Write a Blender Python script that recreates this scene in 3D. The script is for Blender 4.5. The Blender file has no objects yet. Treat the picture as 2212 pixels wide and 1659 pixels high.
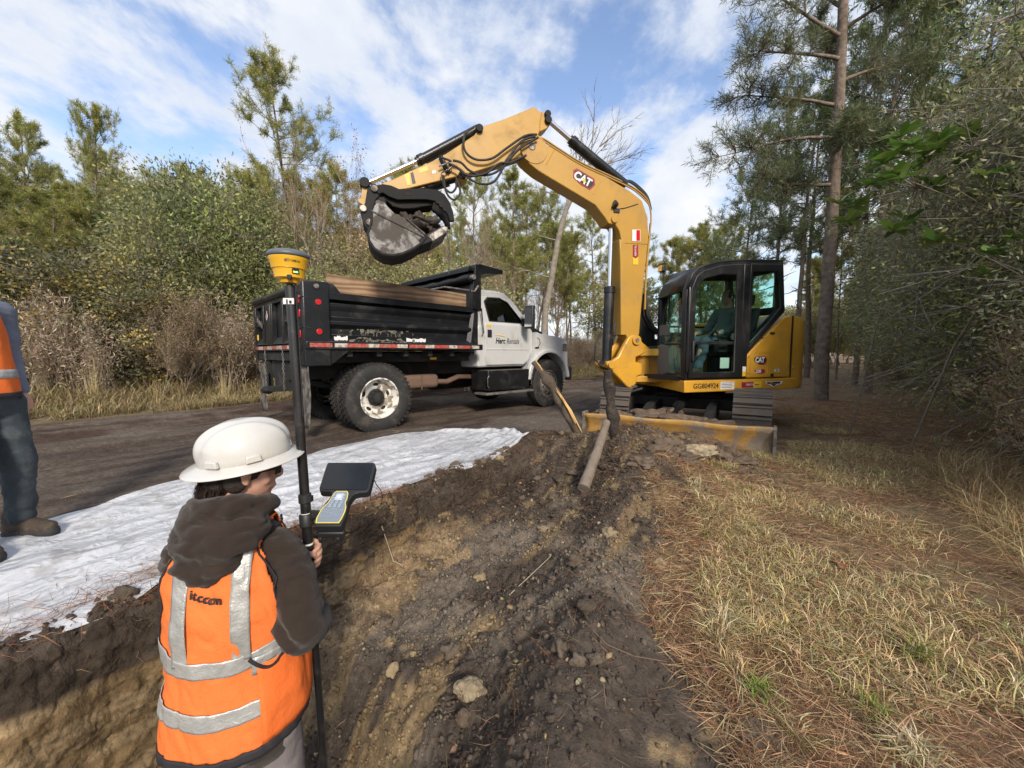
import bpy, bmesh, math, random
import numpy as np
from mathutils import Vector, Matrix, noise as mnoise
from mathutils.bvhtree import BVHTree
R = math.radians
SC = bpy.context.scene
COL = SC.collection
rng = np.random.default_rng(7)
random.seed(7)

# ------------------------------------------------------------------ camera
CAMZ = 1.16
PITCH = R(4.44)
cam_d = bpy.data.cameras.new('camera'); cam = bpy.data.objects.new('camera', cam_d); COL.objects.link(cam)
cam.location = (0, 0, CAMZ); cam.rotation_euler = (R(90) - PITCH, 0, 0)
cam_d.sensor_width = 36; cam_d.lens = 36 * 850 / 2212; cam_d.clip_start = .05; cam_d.clip_end = 900
SC.camera = cam

# ------------------------------------------------------------------ world and sun
SUN_AZ, SUN_EL = R(164), R(31)        # azimuth clockwise from +Y (north)
sun_d = bpy.data.lights.new('sun', 'SUN'); sun_o = bpy.data.objects.new('sun', sun_d); COL.objects.link(sun_o)
sun_d.energy = 1.6; sun_d.angle = R(10); sun_d.color = (1, .9, .76)
sdir = Vector((math.sin(SUN_AZ) * math.cos(SUN_EL), math.cos(SUN_AZ) * math.cos(SUN_EL), math.sin(SUN_EL)))
sun_o.rotation_euler = (-sdir).to_track_quat('-Z', 'Y').to_euler()
W = bpy.data.worlds.new("World"); SC.world = W; W.use_nodes = True
def build_world():
    nt = W.node_tree; N = nt.nodes; L = nt.links; N.clear()
    out = N.new('ShaderNodeOutputWorld'); bg = N.new('ShaderNodeBackground'); bg.inputs[1].default_value = .12
    sky = N.new('ShaderNodeTexSky'); sky.sky_type = 'NISHITA'; sky.sun_disc = False
    sky.sun_elevation = SUN_EL; sky.sun_rotation = SUN_AZ; sky.dust_density = .6; sky.ozone_density = 3.0; sky.air_density = 1.0
    tc = N.new('ShaderNodeTexCoord'); sep = N.new('ShaderNodeSeparateXYZ'); L.new(tc.outputs['Generated'], sep.inputs[0])
    mx = N.new('ShaderNodeMath'); mx.operation = 'MAXIMUM'; mx.inputs[1].default_value = 0.0; L.new(sep.outputs[2], mx.inputs[0])
    ad = N.new('ShaderNodeMath'); ad.operation = 'ADD'; ad.inputs[1].default_value = .22; L.new(mx.outputs[0], ad.inputs[0])
    dv = N.new('ShaderNodeVectorMath'); dv.operation = 'DIVIDE'; L.new(tc.outputs['Generated'], dv.inputs[0])
    cb = N.new('ShaderNodeCombineXYZ')
    for i in range(3): L.new(ad.outputs[0], cb.inputs[i])
    L.new(cb.outputs[0], dv.inputs[1])
    mp = N.new('ShaderNodeMapping'); mp.inputs['Rotation'].default_value = (0, 0, R(-20)); mp.inputs['Scale'].default_value = (.95, .75, 0); mp.inputs['Location'].default_value = (3.1, 1.7, 0)
    L.new(dv.outputs[0], mp.inputs[0])
    def noise(sc, det, rough, dist, src):
        n = N.new('ShaderNodeTexNoise'); n.inputs['Scale'].default_value = sc; n.inputs['Detail'].default_value = det
        n.inputs['Roughness'].default_value = rough; n.inputs['Distortion'].default_value = dist; L.new(src, n.inputs['Vector']); return n
    n1 = noise(.8, 3, .5, .1, mp.outputs[0]); n2 = noise(3.6, 9, .6, .15, mp.outputs[0]); n3 = noise(1.7, 7, .6, .2, mp.outputs[0])
    def math_(op, a, b):
        m = N.new('ShaderNodeMath'); m.operation = op
        for i, v in enumerate((a, b)):
            if isinstance(v, (int, float)): m.inputs[i].default_value = v
            else: L.new(v, m.inputs[i])
        return m.outputs[0]
    s = math_('ADD', math_('MULTIPLY', n1.outputs[0], .34), math_('MULTIPLY', n2.outputs[0], .70))
    # thinner cover in the upper half, closed towards the horizon
    s = math_('SUBTRACT', s, math_('MULTIPLY', sep.outputs[2], .04))
    cr = N.new('ShaderNodeMapRange'); cr.interpolation_type = 'SMOOTHSTEP'; cr.inputs[1].default_value = .395; cr.inputs[2].default_value = .545; L.new(s, cr.inputs[0])
    cc = N.new('ShaderNodeValToRGB'); L.new(n3.outputs[0], cc.inputs[0])
    cc.color_ramp.elements[0].position = .3; cc.color_ramp.elements[0].color = (2.2, 2.5, 3.05, 1)
    cc.color_ramp.elements[1].position = .62; cc.color_ramp.elements[1].color = (3.3, 3.35, 3.45, 1)
    skm = N.new('ShaderNodeMix'); skm.data_type = 'RGBA'; skm.blend_type = 'MULTIPLY'; skm.inputs[0].default_value = 1
    L.new(sky.outputs[0], skm.inputs[6]); skm.inputs[7].default_value = (1.08, .94, .88, 1)
    mix = N.new('ShaderNodeMix'); mix.data_type = 'RGBA'; L.new(cr.outputs[0], mix.inputs[0]); L.new(skm.outputs[2], mix.inputs[6]); L.new(cc.outputs[0], mix.inputs[7])
    L.new(mix.outputs[2], bg.inputs[0]); L.new(bg.outputs[0], out.inputs[0])
build_world()
SC.view_settings.view_transform = 'Standard'; SC.view_settings.look = 'None'; SC.view_settings.gamma = 1
SC.view_settings.use_curve_mapping = False; SC.view_settings.exposure = 1.32
SC.render.engine = 'CYCLES'
try:
    SC.cycles.use_denoising = True; SC.cycles.denoiser = 'OPENIMAGEDENOISE'
    SC.cycles.denoising_prefilter = 'ACCURATE'
    SC.cycles.max_bounces = 7; SC.cycles.diffuse_bounces = 3; SC.cycles.transparent_max_bounces = 12; SC.cycles.caustics_refractive = False; SC.cycles.caustics_reflective = False
    SC.cycles.sample_clamp_indirect = 6
except Exception: pass

# ------------------------------------------------------------------ helpers
def ray(px, py):
    d = Vector(((px - 1106) / 850, -(py - 829.5) / 850, -1))
    c, s = math.cos(R(90) - PITCH), math.sin(R(90) - PITCH)
    return Vector((d.x, d.y * c - d.z * s, d.y * s + d.z * c))
CO = Vector((0, 0, CAMZ))
def atz(px, py, z=0.): d = ray(px, py); return CO + d * ((z - CAMZ) / d.z)
def aty(px, py, y): d = ray(px, py); return CO + d * (y / d.y)
def onpl(px, py, p0, n): d = ray(px, py); return CO + d * ((p0 - CO).dot(n) / d.dot(n))

def _h(ix, iy, seed):
    h = (ix * 374761393 + iy * 668265263 + seed * 1274126177) & 0xFFFFFFFF
    h = ((h ^ (h >> 13)) * 1274126177) & 0xFFFFFFFF
    return ((h ^ (h >> 16)) & 0xFFFF) / 65535.
def vnoise(x, y, seed=0):
    x0 = np.floor(x); y0 = np.floor(y); fx = x - x0; fy = y - y0
    ix = x0.astype(np.int64); iy = y0.astype(np.int64)
    fx = fx * fx * (3 - 2 * fx); fy = fy * fy * (3 - 2 * fy)
    a = _h(ix, iy, seed); b = _h(ix + 1, iy, seed); c = _h(ix, iy + 1, seed); d = _h(ix + 1, iy + 1, seed)
    return (a * (1 - fx) + b * fx) * (1 - fy) + (c * (1 - fx) + d * fx) * fy
def fbm(x, y, oct=4, seed=0, gain=.5):
    s = 0; a = 1; t = 0; f = 1
    for i in range(oct):
        s = s + a * vnoise(x * f + 17.3 * i, y * f - 9.1 * i, seed + i); t += a; a *= gain; f *= 2.03
    return s / t
def facet(x, y, seed=0):
    """piecewise flat noise with sharp creases"""
    u = x + .5774 * y; v = 1.1547 * y; iu = np.floor(u).astype(np.int64); iv = np.floor(v).astype(np.int64); fu = u - iu; fv = v - iv
    a = _h(iu, iv, seed); b = _h(iu + 1, iv, seed); c = _h(iu, iv + 1, seed); d = _h(iu + 1, iv + 1, seed)
    return np.where(fu + fv < 1, a + (b - a) * fu + (c - a) * fv, d + (c - d) * (1 - fu) + (b - d) * (1 - fv))
def sst(a, b, x):
    t = np.clip((x - a) / (b - a), 0, 1); return t * t * (3 - 2 * t)

# ---- materials
MATS = {}
def mat(name, color=(.5, .5, .5), rough=.6, metal=0., spec=.5, var=.0, vscale=6., bump=0., bscale=30., dirt=None, dirt_amt=0., dscale=3., coat=0., attr=None, trans=0., coords='Object', dlo=.5, dhi=.65, sheen=0., weave=0.):
    if name in MATS: return MATS[name]
    m = bpy.data.materials.new(name); m.use_nodes = True; MATS[name] = m
    nt = m.node_tree; N = nt.nodes; L = nt.links; b = N['Principled BSDF']
    b.inputs['Roughness'].default_value = rough; b.inputs['Metallic'].default_value = metal
    b.inputs['Specular IOR Level'].default_value = spec; b.inputs['Coat Weight'].default_value = coat
    b.inputs['Coat Roughness'].default_value = .15
    if sheen: b.inputs['Sheen Weight'].default_value = sheen
    tc = N.new('ShaderNodeTexCoord'); vec = tc.outputs[coords]
    if attr:
        a = N.new('ShaderNodeAttribute'); a.attribute_name = attr; csrc = a.outputs['Color']
    else:
        rgb = N.new('ShaderNodeRGB'); rgb.outputs[0].default_value = (*color, 1); csrc = rgb.outputs[0]
    def noise(sc, det=6, rgh=.6, dist=0):
        n = N.new('ShaderNodeTexNoise'); n.inputs['Scale'].default_value = sc; n.inputs['Detail'].default_value = det
        n.inputs['Roughness'].default_value = rgh; n.inputs['Distortion'].default_value = dist; L.new(vec, n.inputs['Vector']); return n.outputs[0]
    if var:
        mr = N.new('ShaderNodeMapRange'); mr.inputs[3].default_value = 1 - var; mr.inputs[4].default_value = 1 + var
        mr.inputs[1].default_value = .3; mr.inputs[2].default_value = .7
        L.new(noise(vscale), mr.inputs[0]); mm = N.new('ShaderNodeVectorMath'); mm.operation = 'MULTIPLY'
        L.new(csrc, mm.inputs[0]); L.new(mr.outputs[0], mm.inputs[1]); csrc = mm.outputs[0]
    if dirt:
        mr = N.new('ShaderNodeMapRange'); mr.interpolation_type = 'SMOOTHSTEP'; mr.inputs[1].default_value = dlo; mr.inputs[2].default_value = dhi
        mr.inputs[4].default_value = dirt_amt; L.new(noise(dscale, 8, .65, .4), mr.inputs[0])
        mx = N.new('ShaderNodeMix'); mx.data_type = 'RGBA'; L.new(mr.outputs[0], mx.inputs[0]); L.new(csrc, mx.inputs[6]); mx.inputs[7].default_value = (*dirt, 1)
        csrc = mx.outputs[2]
        r2 = N.new('ShaderNodeMapRange'); r2.inputs[3].default_value = rough; r2.inputs[4].default_value = min(1, rough + .4); L.new(mr.outputs[0], r2.inputs[0]); L.new(r2.outputs[0], b.inputs['Roughness'])
    L.new(csrc, b.inputs['Base Color'])
    if bump:
        bp = N.new('ShaderNodeBump'); bp.inputs['Strength'].default_value = min(1, bump); bp.inputs['Distance'].default_value = .02 if bump <= 1 else .05
        L.new(noise(bscale, 6, .65), bp.inputs['Height'])
        if weave:
            v = N.new('ShaderNodeTexVoronoi'); v.inputs['Scale'].default_value = weave; L.new(vec, v.inputs['Vector'])
            bp2 = N.new('ShaderNodeBump'); bp2.inputs['Strength'].default_value = .35; bp2.inputs['Distance'].default_value = .003
            L.new(v.outputs['Distance'], bp2.inputs['Height']); L.new(bp2.outputs[0], bp.inputs['Normal'])
        L.new(bp.outputs[0], b.inputs['Normal'])
    if trans:
        t = N.new('ShaderNodeBsdfTranslucent'); L.new(csrc, t.inputs[0]); ms = N.new('ShaderNodeMixShader'); ms.inputs[0].default_value = trans
        L.new(b.outputs[0], ms.inputs[1]); L.new(t.outputs[0], ms.inputs[2]); L.new(ms.outputs[0], N['Material Output'].inputs[0])
    return m
def glass_mat(name, tint, refl=1.0):
    m = bpy.data.materials.new(name); m.use_nodes = True; nt = m.node_tree; N = nt.nodes; L = nt.links; N.clear()
    o = N.new('ShaderNodeOutputMaterial'); t = N.new('ShaderNodeBsdfTransparent'); t.inputs[0].default_value = (*tint, 1)
    g = N.new('ShaderNodeBsdfGlossy'); g.inputs['Roughness'].default_value = .01
    f = N.new('ShaderNodeLayerWeight'); f.inputs[0].default_value = .5
    pw = N.new('ShaderNodeMath'); pw.operation = 'POWER'; pw.inputs[1].default_value = 4; L.new(f.outputs['Facing'], pw.inputs[0])
    mu = N.new('ShaderNodeMath'); mu.operation = 'MULTIPLY_ADD'; mu.inputs[1].default_value = .8; mu.inputs[2].default_value = .045 * refl; mu.use_clamp = True; L.new(pw.outputs[0], mu.inputs[0])
    x = N.new('ShaderNodeMixShader'); L.new(mu.outputs[0], x.inputs[0]); L.new(t.outputs[0], x.inputs[1]); L.new(g.outputs[0], x.inputs[2]); L.new(x.outputs[0], o.inputs[0])
    return m
def emis_mat(name, c, s):
    m = bpy.data.materials.new(name); m.use_nodes = True; b = m.node_tree.nodes['Principled BSDF']
    b.inputs['Base Color'].default_value = (*c, 1); b.inputs['Emission Color'].default_value = (*c, 1); b.inputs['Emission Strength'].default_value = s
    return m

# ---- mesh building
class MB:
    def __init__(s, M=None): s.v = []; s.f = []; s.M = M or Matrix()
    def add(s, vs, fs, M=None):
        T = s.M @ M if M is not None else s.M; k = len(s.v)
        s.v += [T @ Vector(p) for p in vs]; s.f += [tuple(i + k for i in f) for f in fs]; return s
    def box(s, c, size, M=None, taper=1.):
        x, y, z = [q / 2 for q in size]; cx, cy, cz = c; t = taper
        vs = [(cx - x, cy - y, cz - z), (cx + x, cy - y, cz - z), (cx + x, cy + y, cz - z), (cx - x, cy + y, cz - z),
              (cx - x * t, cy - y * t, cz + z), (cx + x * t, cy - y * t, cz + z), (cx + x * t, cy + y * t, cz + z), (cx - x * t, cy + y * t, cz + z)]
        return s.add(vs, [(0, 3, 2, 1), (4, 5, 6, 7), (0, 1, 5, 4), (1, 2, 6, 5), (2, 3, 7, 6), (3, 0, 4, 7)], M)
    def b2(s, lo, hi, M=None):
        return s.box([(a + b) / 2 for a, b in zip(lo, hi)], [abs(b - a) for a, b in zip(lo, hi)], M)
    def prism(s, pts, a, b, axis='y', M=None):
        n = len(pts)
        def mk(p, t): return {'y': (p[0], t, p[1]), 'x': (t, p[0], p[1]), 'z': (p[0], p[1], t)}[axis]
        vs = [mk(p, a) for p in pts] + [mk(p, b) for p in pts]
        fs = [tuple(range(n))[::-1], tuple(range(n, 2 * n))] + [(i, (i + 1) % n, n + (i + 1) % n, n + i) for i in range(n)]
        return s.add(vs, fs, M)
    def tube(s, pts, r, n=8, caps=True, M=None):
        pts = [Vector(p) for p in pts]; m = len(pts)
        rs = r if isinstance(r, (list, tuple)) else [r] * m
        vs = []; fs = []
        T0 = (pts[1] - pts[0]).normalized(); up = Vector((0, 0, 1)) if abs(T0.z) < .9 else Vector((1, 0, 0))
        u = T0.cross(up).normalized()
        for i, p in enumerate(pts):
            T = ((pts[min(i + 1, m - 1)] - pts[max(i - 1, 0)]) or Vector((0, 0, 1))).normalized()
            u = (u - T * u.dot(T)); u = u.normalized() if u.length > 1e-6 else T.orthogonal().normalized(); w = T.cross(u)
            for k in range(n):
                a = 2 * math.pi * k / n; vs.append(p + (u * math.cos(a) + w * math.sin(a)) * rs[i])
        for i in range(m - 1):
            for k in range(n):
                a = i * n + k; b = i * n + (k + 1) % n; fs.append((a, b, b + n, a + n))
        if caps: fs += [tuple(range(n))[::-1], tuple(range((m - 1) * n, m * n))]
        return s.add(vs, fs, M)
    def cyl(s, a, b, r, n=20, r2=None, M=None): return s.tube([a, b], [r, r if r2 is None else r2], n, True, M)
    def lathe(s, prof, n=32, M=None, caps=True):
        vs = []; fs = []; m = len(prof)
        for r_, z in prof:
            for k in range(n): a = 2 * math.pi * k / n; vs.append((r_ * math.cos(a), r_ * math.sin(a), z))
        for i in range(m - 1):
            for k in range(n): a = i * n + k; b = i * n + (k + 1) % n; fs.append((a, b, b + n, a + n))
        if caps: fs += [tuple(range(n))[::-1], tuple(range((m - 1) * n, m * n))]
        return s.add(vs, fs, M)
    def grid(s, P, closed_u=False, closed_v=False, M=None):
        nu = len(P); nv = len(P[0]); vs = [p for row in P for p in row]; fs = []
        for i in range(nu - (0 if closed_u else 1)):
            for j in range(nv - (0 if closed_v else 1)):
                a = i * nv + j; b = i * nv + (j + 1) % nv; c = ((i + 1) % nu) * nv + (j + 1) % nv; d = ((i + 1) % nu) * nv + j; fs.append((a, b, c, d))
        return s.add(vs, fs, M)
def link(name, me, parent=None):
    o = bpy.data.objects.new(name, me); COL.objects.link(o)
    if parent is not None: o.parent = parent
    return o
def tag(o, label=None, cat=None, group=None, kind=None):
    if label: o['label'] = label
    if cat: o['category'] = cat
    if group: o['group'] = group
    if kind: o['kind'] = kind
    return o
def rootof(o):
    while o.parent is not None: o = o.parent
    return o
def obj(name, mb, m, parent=None, bev=0., smooth=30, seg=2, world=True, solid=0., subsurf=0):
    me = bpy.data.meshes.new(name); vs = mb.v
    if world and parent is not None:
        inv = rootof(parent).matrix_basis.inverted(); vs = [inv @ v for v in vs]
    elif parent is None and world and vs:
        c = sum(vs, Vector()) / len(vs); c.z = min(v.z for v in vs); vs = [v - c for v in vs]
    me.from_pydata([tuple(v) for v in vs], [], mb.f)
    bm = bmesh.new(); bm.from_mesh(me); bmesh.ops.recalc_face_normals(bm, faces=bm.faces); bm.to_mesh(me); bm.free()
    if m is not None: me.materials.append(m)
    if smooth: me.shade_smooth(); me.set_sharp_from_angle(angle=R(smooth))
    o = link(name, me, parent)
    if parent is None and world and mb.v: o.location = c
    if solid: md = o.modifiers.new('s', 'SOLIDIFY'); md.thickness = solid; md.offset = 0
    if bev: md = o.modifiers.new('b', 'BEVEL'); md.width = bev; md.segments = seg; md.limit_method = 'ANGLE'; md.angle_limit = R(35); md.harden_normals = False
    if subsurf: md = o.modifiers.new('ss', 'SUBSURF'); md.levels = subsurf; md.render_levels = subsurf
    return o
def empty(name, loc=(0, 0, 0), rz=0, M=None):
    o = bpy.data.objects.new(name, None); COL.objects.link(o); o.empty_display_size = .1
    if M is not None: o.matrix_basis = M
    else: o.location = loc; o.rotation_euler = (0, 0, rz)
    return o
KIDS = {}
def copy_tree(o, parent=None):
    c = o.copy(); COL.objects.link(c); c.parent = parent
    for ch in o.children: copy_tree(ch, c)
    return c
def npmesh(name, V, F, cols=None, smooth=False):
    """V (N,3), F (M,k); cols (M,3) per face"""
    me = bpy.data.meshes.new(name); V = np.asarray(V, np.float32); F = np.asarray(F, np.int32); k = F.shape[1]
    me.vertices.add(len(V)); me.vertices.foreach_set('co', V.ravel())
    me.loops.add(F.size); me.loops.foreach_set('vertex_index', F.ravel())
    me.polygons.add(len(F)); me.polygons.foreach_set('loop_start', np.arange(0, F.size, k, dtype=np.int32))
    try: me.polygons.foreach_set('loop_total', np.full(len(F), k, np.int32))
    except Exception: pass
    me.update(calc_edges=True)
    if cols is not None:
        a = me.color_attributes.new('Col', 'FLOAT_COLOR', 'CORNER' if len(cols) == len(F) else 'POINT')
        c = np.ones((len(F) * k if len(cols) == len(F) else len(V), 4), np.float32)
        c[:, :3] = np.repeat(cols, k, 0) if len(cols) == len(F) else cols
        a.data.foreach_set('color', c.ravel())
    if smooth: me.shade_smooth()
    return me
def text(s, size, m, parent, M, name='lettering', extrude=.0008, align='LEFT', shear=0., bold=0., xs=1.):
    cu = bpy.data.curves.new(name, 'FONT'); cu.body = s; cu.size = size; cu.extrude = extrude; cu.shear = shear; cu.align_x = align; cu.align_y = 'CENTER'; cu.offset = bold; cu.resolution_u = 3
    t = bpy.data.objects.new(name, cu); me = bpy.data.meshes.new_from_object(t); bpy.data.objects.remove(t); bpy.data.curves.remove(cu)
    T = rootof(parent).matrix_basis.inverted() @ M @ Matrix.Diagonal((xs, 1, 1, 1)); me.transform(T)
    me.materials.clear(); me.materials.append(m)
    o = link(name, me, parent); return o
def frame(o, x, y):
    """matrix with origin o, x axis x, y axis y"""
    x = Vector(x).normalized(); z = x.cross(Vector(y)).normalized(); y = z.cross(x)
    return Matrix(((x.x, y.x, z.x, o[0]), (x.y, y.y, z.y, o[1]), (x.z, y.z, z.z, o[2]), (0, 0, 0, 1)))
# ------------------------------------------------------------------ terrain
SD, CD = math.sin(R(35)), math.cos(R(35))     # the road and the trench run 35 degrees east of north
def sn(x, y): return x * SD + y * CD, x * CD - y * SD
def xy(s, n): return s * SD + n * CD, s * CD - n * SD
EXC = (3.1, 6.78)
def nedge(s): return np.interp(s, [-60, 8, 16, 24, 34, 50, 500], [-10, -9.8, -8.2, -5.2, -.5, 5, 12])
def gz_base(x, y):
    x = np.asarray(x, float); y = np.asarray(y, float)
    s, n = sn(x, y)
    near = np.exp(-((s / 14) ** 2))
    z = .03 * (fbm(x * .35, y * .35, 3, 5) - .5) * 2
    # ruts on the road
    road = sst(-.8, .4, n - nedge(s)) * (1 - sst(-3.0, -2.4, n))
    w = n + .25 * np.sin(s * .21)
    z += road * (-.05 * np.exp(-((w + 6.3) / .28) ** 2) - .05 * np.exp(-((w + 8.2) / .3) ** 2) + .035 * np.exp(-((w + 7.2) / .4) ** 2) + .04 * np.exp(-((w + 9.5) / .35) ** 2))
    z += road * .026 * (fbm(s * 1.3, n * 5, 4, 9) - .5) * 2
    z += np.exp(-((n - nedge(s) - .9) / .8) ** 2) * (.10 * (fbm(s * .9, n * 5, 5, 11, .6) - .45) + .05 * (fbm(x * 5, y * 5, 3, 12) - .5))
    z += .10 * sst(-.3, -1.5, n - nedge(s)) + .12 * sst(-2, -12, n - nedge(s))
    # trench
    dep = np.interp(s, [-3, .72, 1.15, 2.3, 3.3, 4.0, 4.5], [.90, .90, .47, .27, .17, .10, 0.])
    wob = .10 * (fbm(s * 1.1, s * 0 + 3, 3, 21) - .5) * 2 
    nl = -2.26 + wob
    nr = np.interp(s, [-1, .75, 1.1, 2.2, 3, 4.4], [-1.10, -1.15, -1.90, -1.98, -2.0, -2.05]) + .08 * (fbm(s * 2.2, s * 0 + 8, 3, 31) - .5) * 2
    ne = np.interp(s, [-1, 1, 2.2, 3.2, 4.5], [-.62, -.66, -1.0, -1.15, -1.4]) + .12 * (fbm(s * 1.7, s * 0 + 1, 3, 33) - .5) * 2
    right = np.interp(s, [-2, .5, 2.5, 4.5, 7], [-.24, -.22, -.14, -.06, 0])
    wall = sst(nl - .07, nl + .03, n)            # 0 left, 1 in trench
    slope = np.clip((n - nr) / np.maximum(ne - nr, .1), 0, 1) ** .9
    inside = -dep * (1 - slope) + right * slope
    zr = np.where(n < nl, 0, inside)
    zr = wall * inside
    blend = (1 - sst(4.3, 4.9, s)) * sst(-7, -4, s)
    zz = zr * blend + (1 - blend) * np.where(n > -2.2, right, 0) * sst(-2.3, -1.5, n)
    z = z * np.where(n > -2.2, .6, 1) + zz
    # lip of thrown soil left of the trench, spoil ridge right of it
    z += blend * .055 * np.exp(-((n - nl + .16) / .13) ** 2) * (.4 + 1.2 * fbm(s * 2.3, n * 2, 3, 41))
    z += sst(5, 3.2, s) * sst(-2, .5, s) * (.17 * np.exp(-((n - ne - .12) / .24) ** 2) * (.35 + 1.1 * fbm(s * 1.9, n * 1.5, 3, 43)))
    # pile under the pulled-up poles
    d2 = ((x - 1.02) / .62) ** 2 + ((y - 4.15) / .62) ** 2
    z += .36 * np.exp(-d2) * (.75 + .5 * fbm(x * 3, y * 3, 3, 51))
    z += .16 * np.exp(-((x - 1.35) / .45) ** 2 - ((y - 3.25) / .6) ** 2)
    z += .20 * np.exp(-((x - 1.7) / .45) ** 2 - ((y - 4.45) / .4) ** 2)
    z += .20 * np.exp(-((x - 2.25) / .42) ** 2 - ((y - 4.78) / .28) ** 2)
    z += .10 * np.exp(-((x - .5) / .5) ** 2 - ((y - 4.55) / .35) ** 2)
    return z
def ebare(s): return np.interp(s, [-1, 0, 1.1, 1.57, 1.95, 3.2, 4.5, 7], [.6, .5, .22, .0, -.32, -.70, -.5, .1])
def rough_mask(x, y):
    s, n = sn(np.asarray(x, float), np.asarray(y, float))
    pile = np.exp(-((x - 1.25) / 1.0) ** 2 - ((y - 4.0) / .95) ** 2)
    tr = sst(-2.5, -2.15, n) * (1 - sst(-.95, -.35, n) * .85) * (1 - sst(-.2, .3, n)) * (1 - sst(4.3, 5.2, s))
    lip = np.exp(-((n + 2.32) / .22) ** 2) * (1 - sst(4.6, 5.4, s))
    return np.clip(tr + 1.3 * pile + .7 * lip, 0, 1)
def gz(x, y, fine=True):
    x = np.asarray(x, float); y = np.asarray(y, float)
    z = gz_base(x, y)
    if fine:
        m = rough_mask(x, y)
        s, n = sn(x, y)
        cl = fbm(x * 9, y * 9, 4, 61, .6); cl2 = np.abs(fbm(x * 17, y * 17, 3, 71, .6) - .5) * 2
        z += m * (.10 * (cl - .5) + .035 * (1 - cl2) * cl + .022 * (fbm(x * 30, y * 30, 2, 63) - .5))
        z += m * .07 * (fbm(s * 1.6, n * 7, 4, 73, .6) - .5)
        z += (1 - m) * .014 * (fbm(x * 8, y * 8, 4, 81) - .5)
    return z
def gzp(x, y): return float(gz(np.array([x]), np.array([y]))[0])

# trampled/trod area masks used for colour
def ground_cols(x, y, z):
    s, n = sn(x, y)
    top = np.array([.060, .046, .035]); gray = np.array([.150, .122, .094]); sand = np.array([.33, .235, .125]); mud = np.array([.066, .047, .036])
    road = np.array([.110, .085, .066]); litter = np.array([.21, .135, .08]); straw = np.array([.19, .145, .082]); redn = np.array([.15, .075, .045])
    C = np.zeros((len(x), 3)) + litter
    def mixin(c, m):
        nonlocal C
        m = np.clip(m, 0, 1)[:, None]; C = C * (1 - m) + c * m
    f1 = fbm(x * 1.4, y * 1.4, 5, 101); f2 = fbm(x * 5, y * 5, 4, 103); f3 = fbm(s * .8, n * 5, 5, 107); f4 = fbm(x * 14, y * 14, 3, 109)
    mixin(straw, sst(.42, .62, f1)); mixin(redn, sst(.5, .65, f2) * .6)
    # verge on the far side of the road
    mixin(np.array([.17, .135, .075]), sst(.8, -.4, n - nedge(s)) * (.5 + .5 * sst(.35, .6, f2)))
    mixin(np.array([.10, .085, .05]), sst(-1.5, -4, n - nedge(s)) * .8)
    rm = sst(-.3 - .8 * (f1 - .5), .7, n - nedge(s)) * (1 - sst(-2.75, -2.45, n))
    mixin(road, rm); mixin(mud, rm * sst(.46, .6, f3) * .9); mixin(np.array([.06, .036, .026]), rm * sst(2.4, 1.2, n - nedge(s)) * sst(.36, .5, f3))
    mixin(np.array([.15, .125, .10]), rm * sst(.56, .7, fbm(x * .9, y * .9, 4, 111)) * .7)
    # left bank between tarp and trench
    lb = sst(-2.75, -2.5, n) * (1 - sst(-2.25, -2.1, n)) * (1 - sst(5, 5.6, s))
    mixin(np.array([.085, .062, .046]), lb); mixin(redn * .9, lb * sst(.5, .62, f2) * sst(1.6, .6, s))
    mixin(np.array([.19, .145, .10]), lb * sst(.5, .6, f1) * sst(.9, 1.5, s))
    # spoil
    sp = rough_mask(x, y)
    right = sst(-2.2, -2.0, n) * (1 - sst(-.15 + .9 * (f1 - .5), .25 + .9 * (f1 - .5), n - ebare(s))) * (1 - sst(4.2, 5.2, s))
    mixin(np.array([.074, .058, .045]), np.maximum(sp, right))
    mixin(gray, right * sst(.45, .62, fbm(x * 1.8 + 4, y * 1.8, 4, 121)))
    mixin(gray * 1.3, right * sst(.15, .5, n + .75) * sst(.52, .66, f1) * (1 - sst(2.2, 3, s)))
    mixin(sand * .75, .8 * np.maximum(sp, right) * sst(.64, .72, fbm(s * 2.2, n * 6, 4, 131)) * .85)
    mixin(sand, .8 * sp * sst(.69, .76, fbm(x * 6, y * 6, 4, 133)) * .8)
    # trench wall: dark topsoil over tan sand, with streaks
    wl = sst(-2.45, -2.28, n) * (1 - sst(-1.9, -1.8, n)) * (1 - sst(3.9, 4.4, s))
    zz = z + .16 * (fbm(s * 2.5, z * 3, 3, 143) - .5)
    sandm = wl * sst(-.24, -.31, zz)
    mixin(np.array([.27, .19, .105]) , sandm); mixin(np.array([.16, .115, .075]), sandm * sst(.5, .58, fbm(s * .7, z * 22 + s * 2.2, 4, 141)) * .85); mixin(np.array([.36, .27, .16]), sandm * sst(.60, .66, fbm(s * .9, z * 30 + s * 2, 3, 142)) * .6)
    mixin(top * .8, wl * sst(-.02, -.06, zz) * (1 - sst(-.18, -.26, zz)))
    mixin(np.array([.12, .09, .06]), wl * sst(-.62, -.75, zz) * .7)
    C *= (.8 + .45 * f4)[:, None]
    return C
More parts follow.
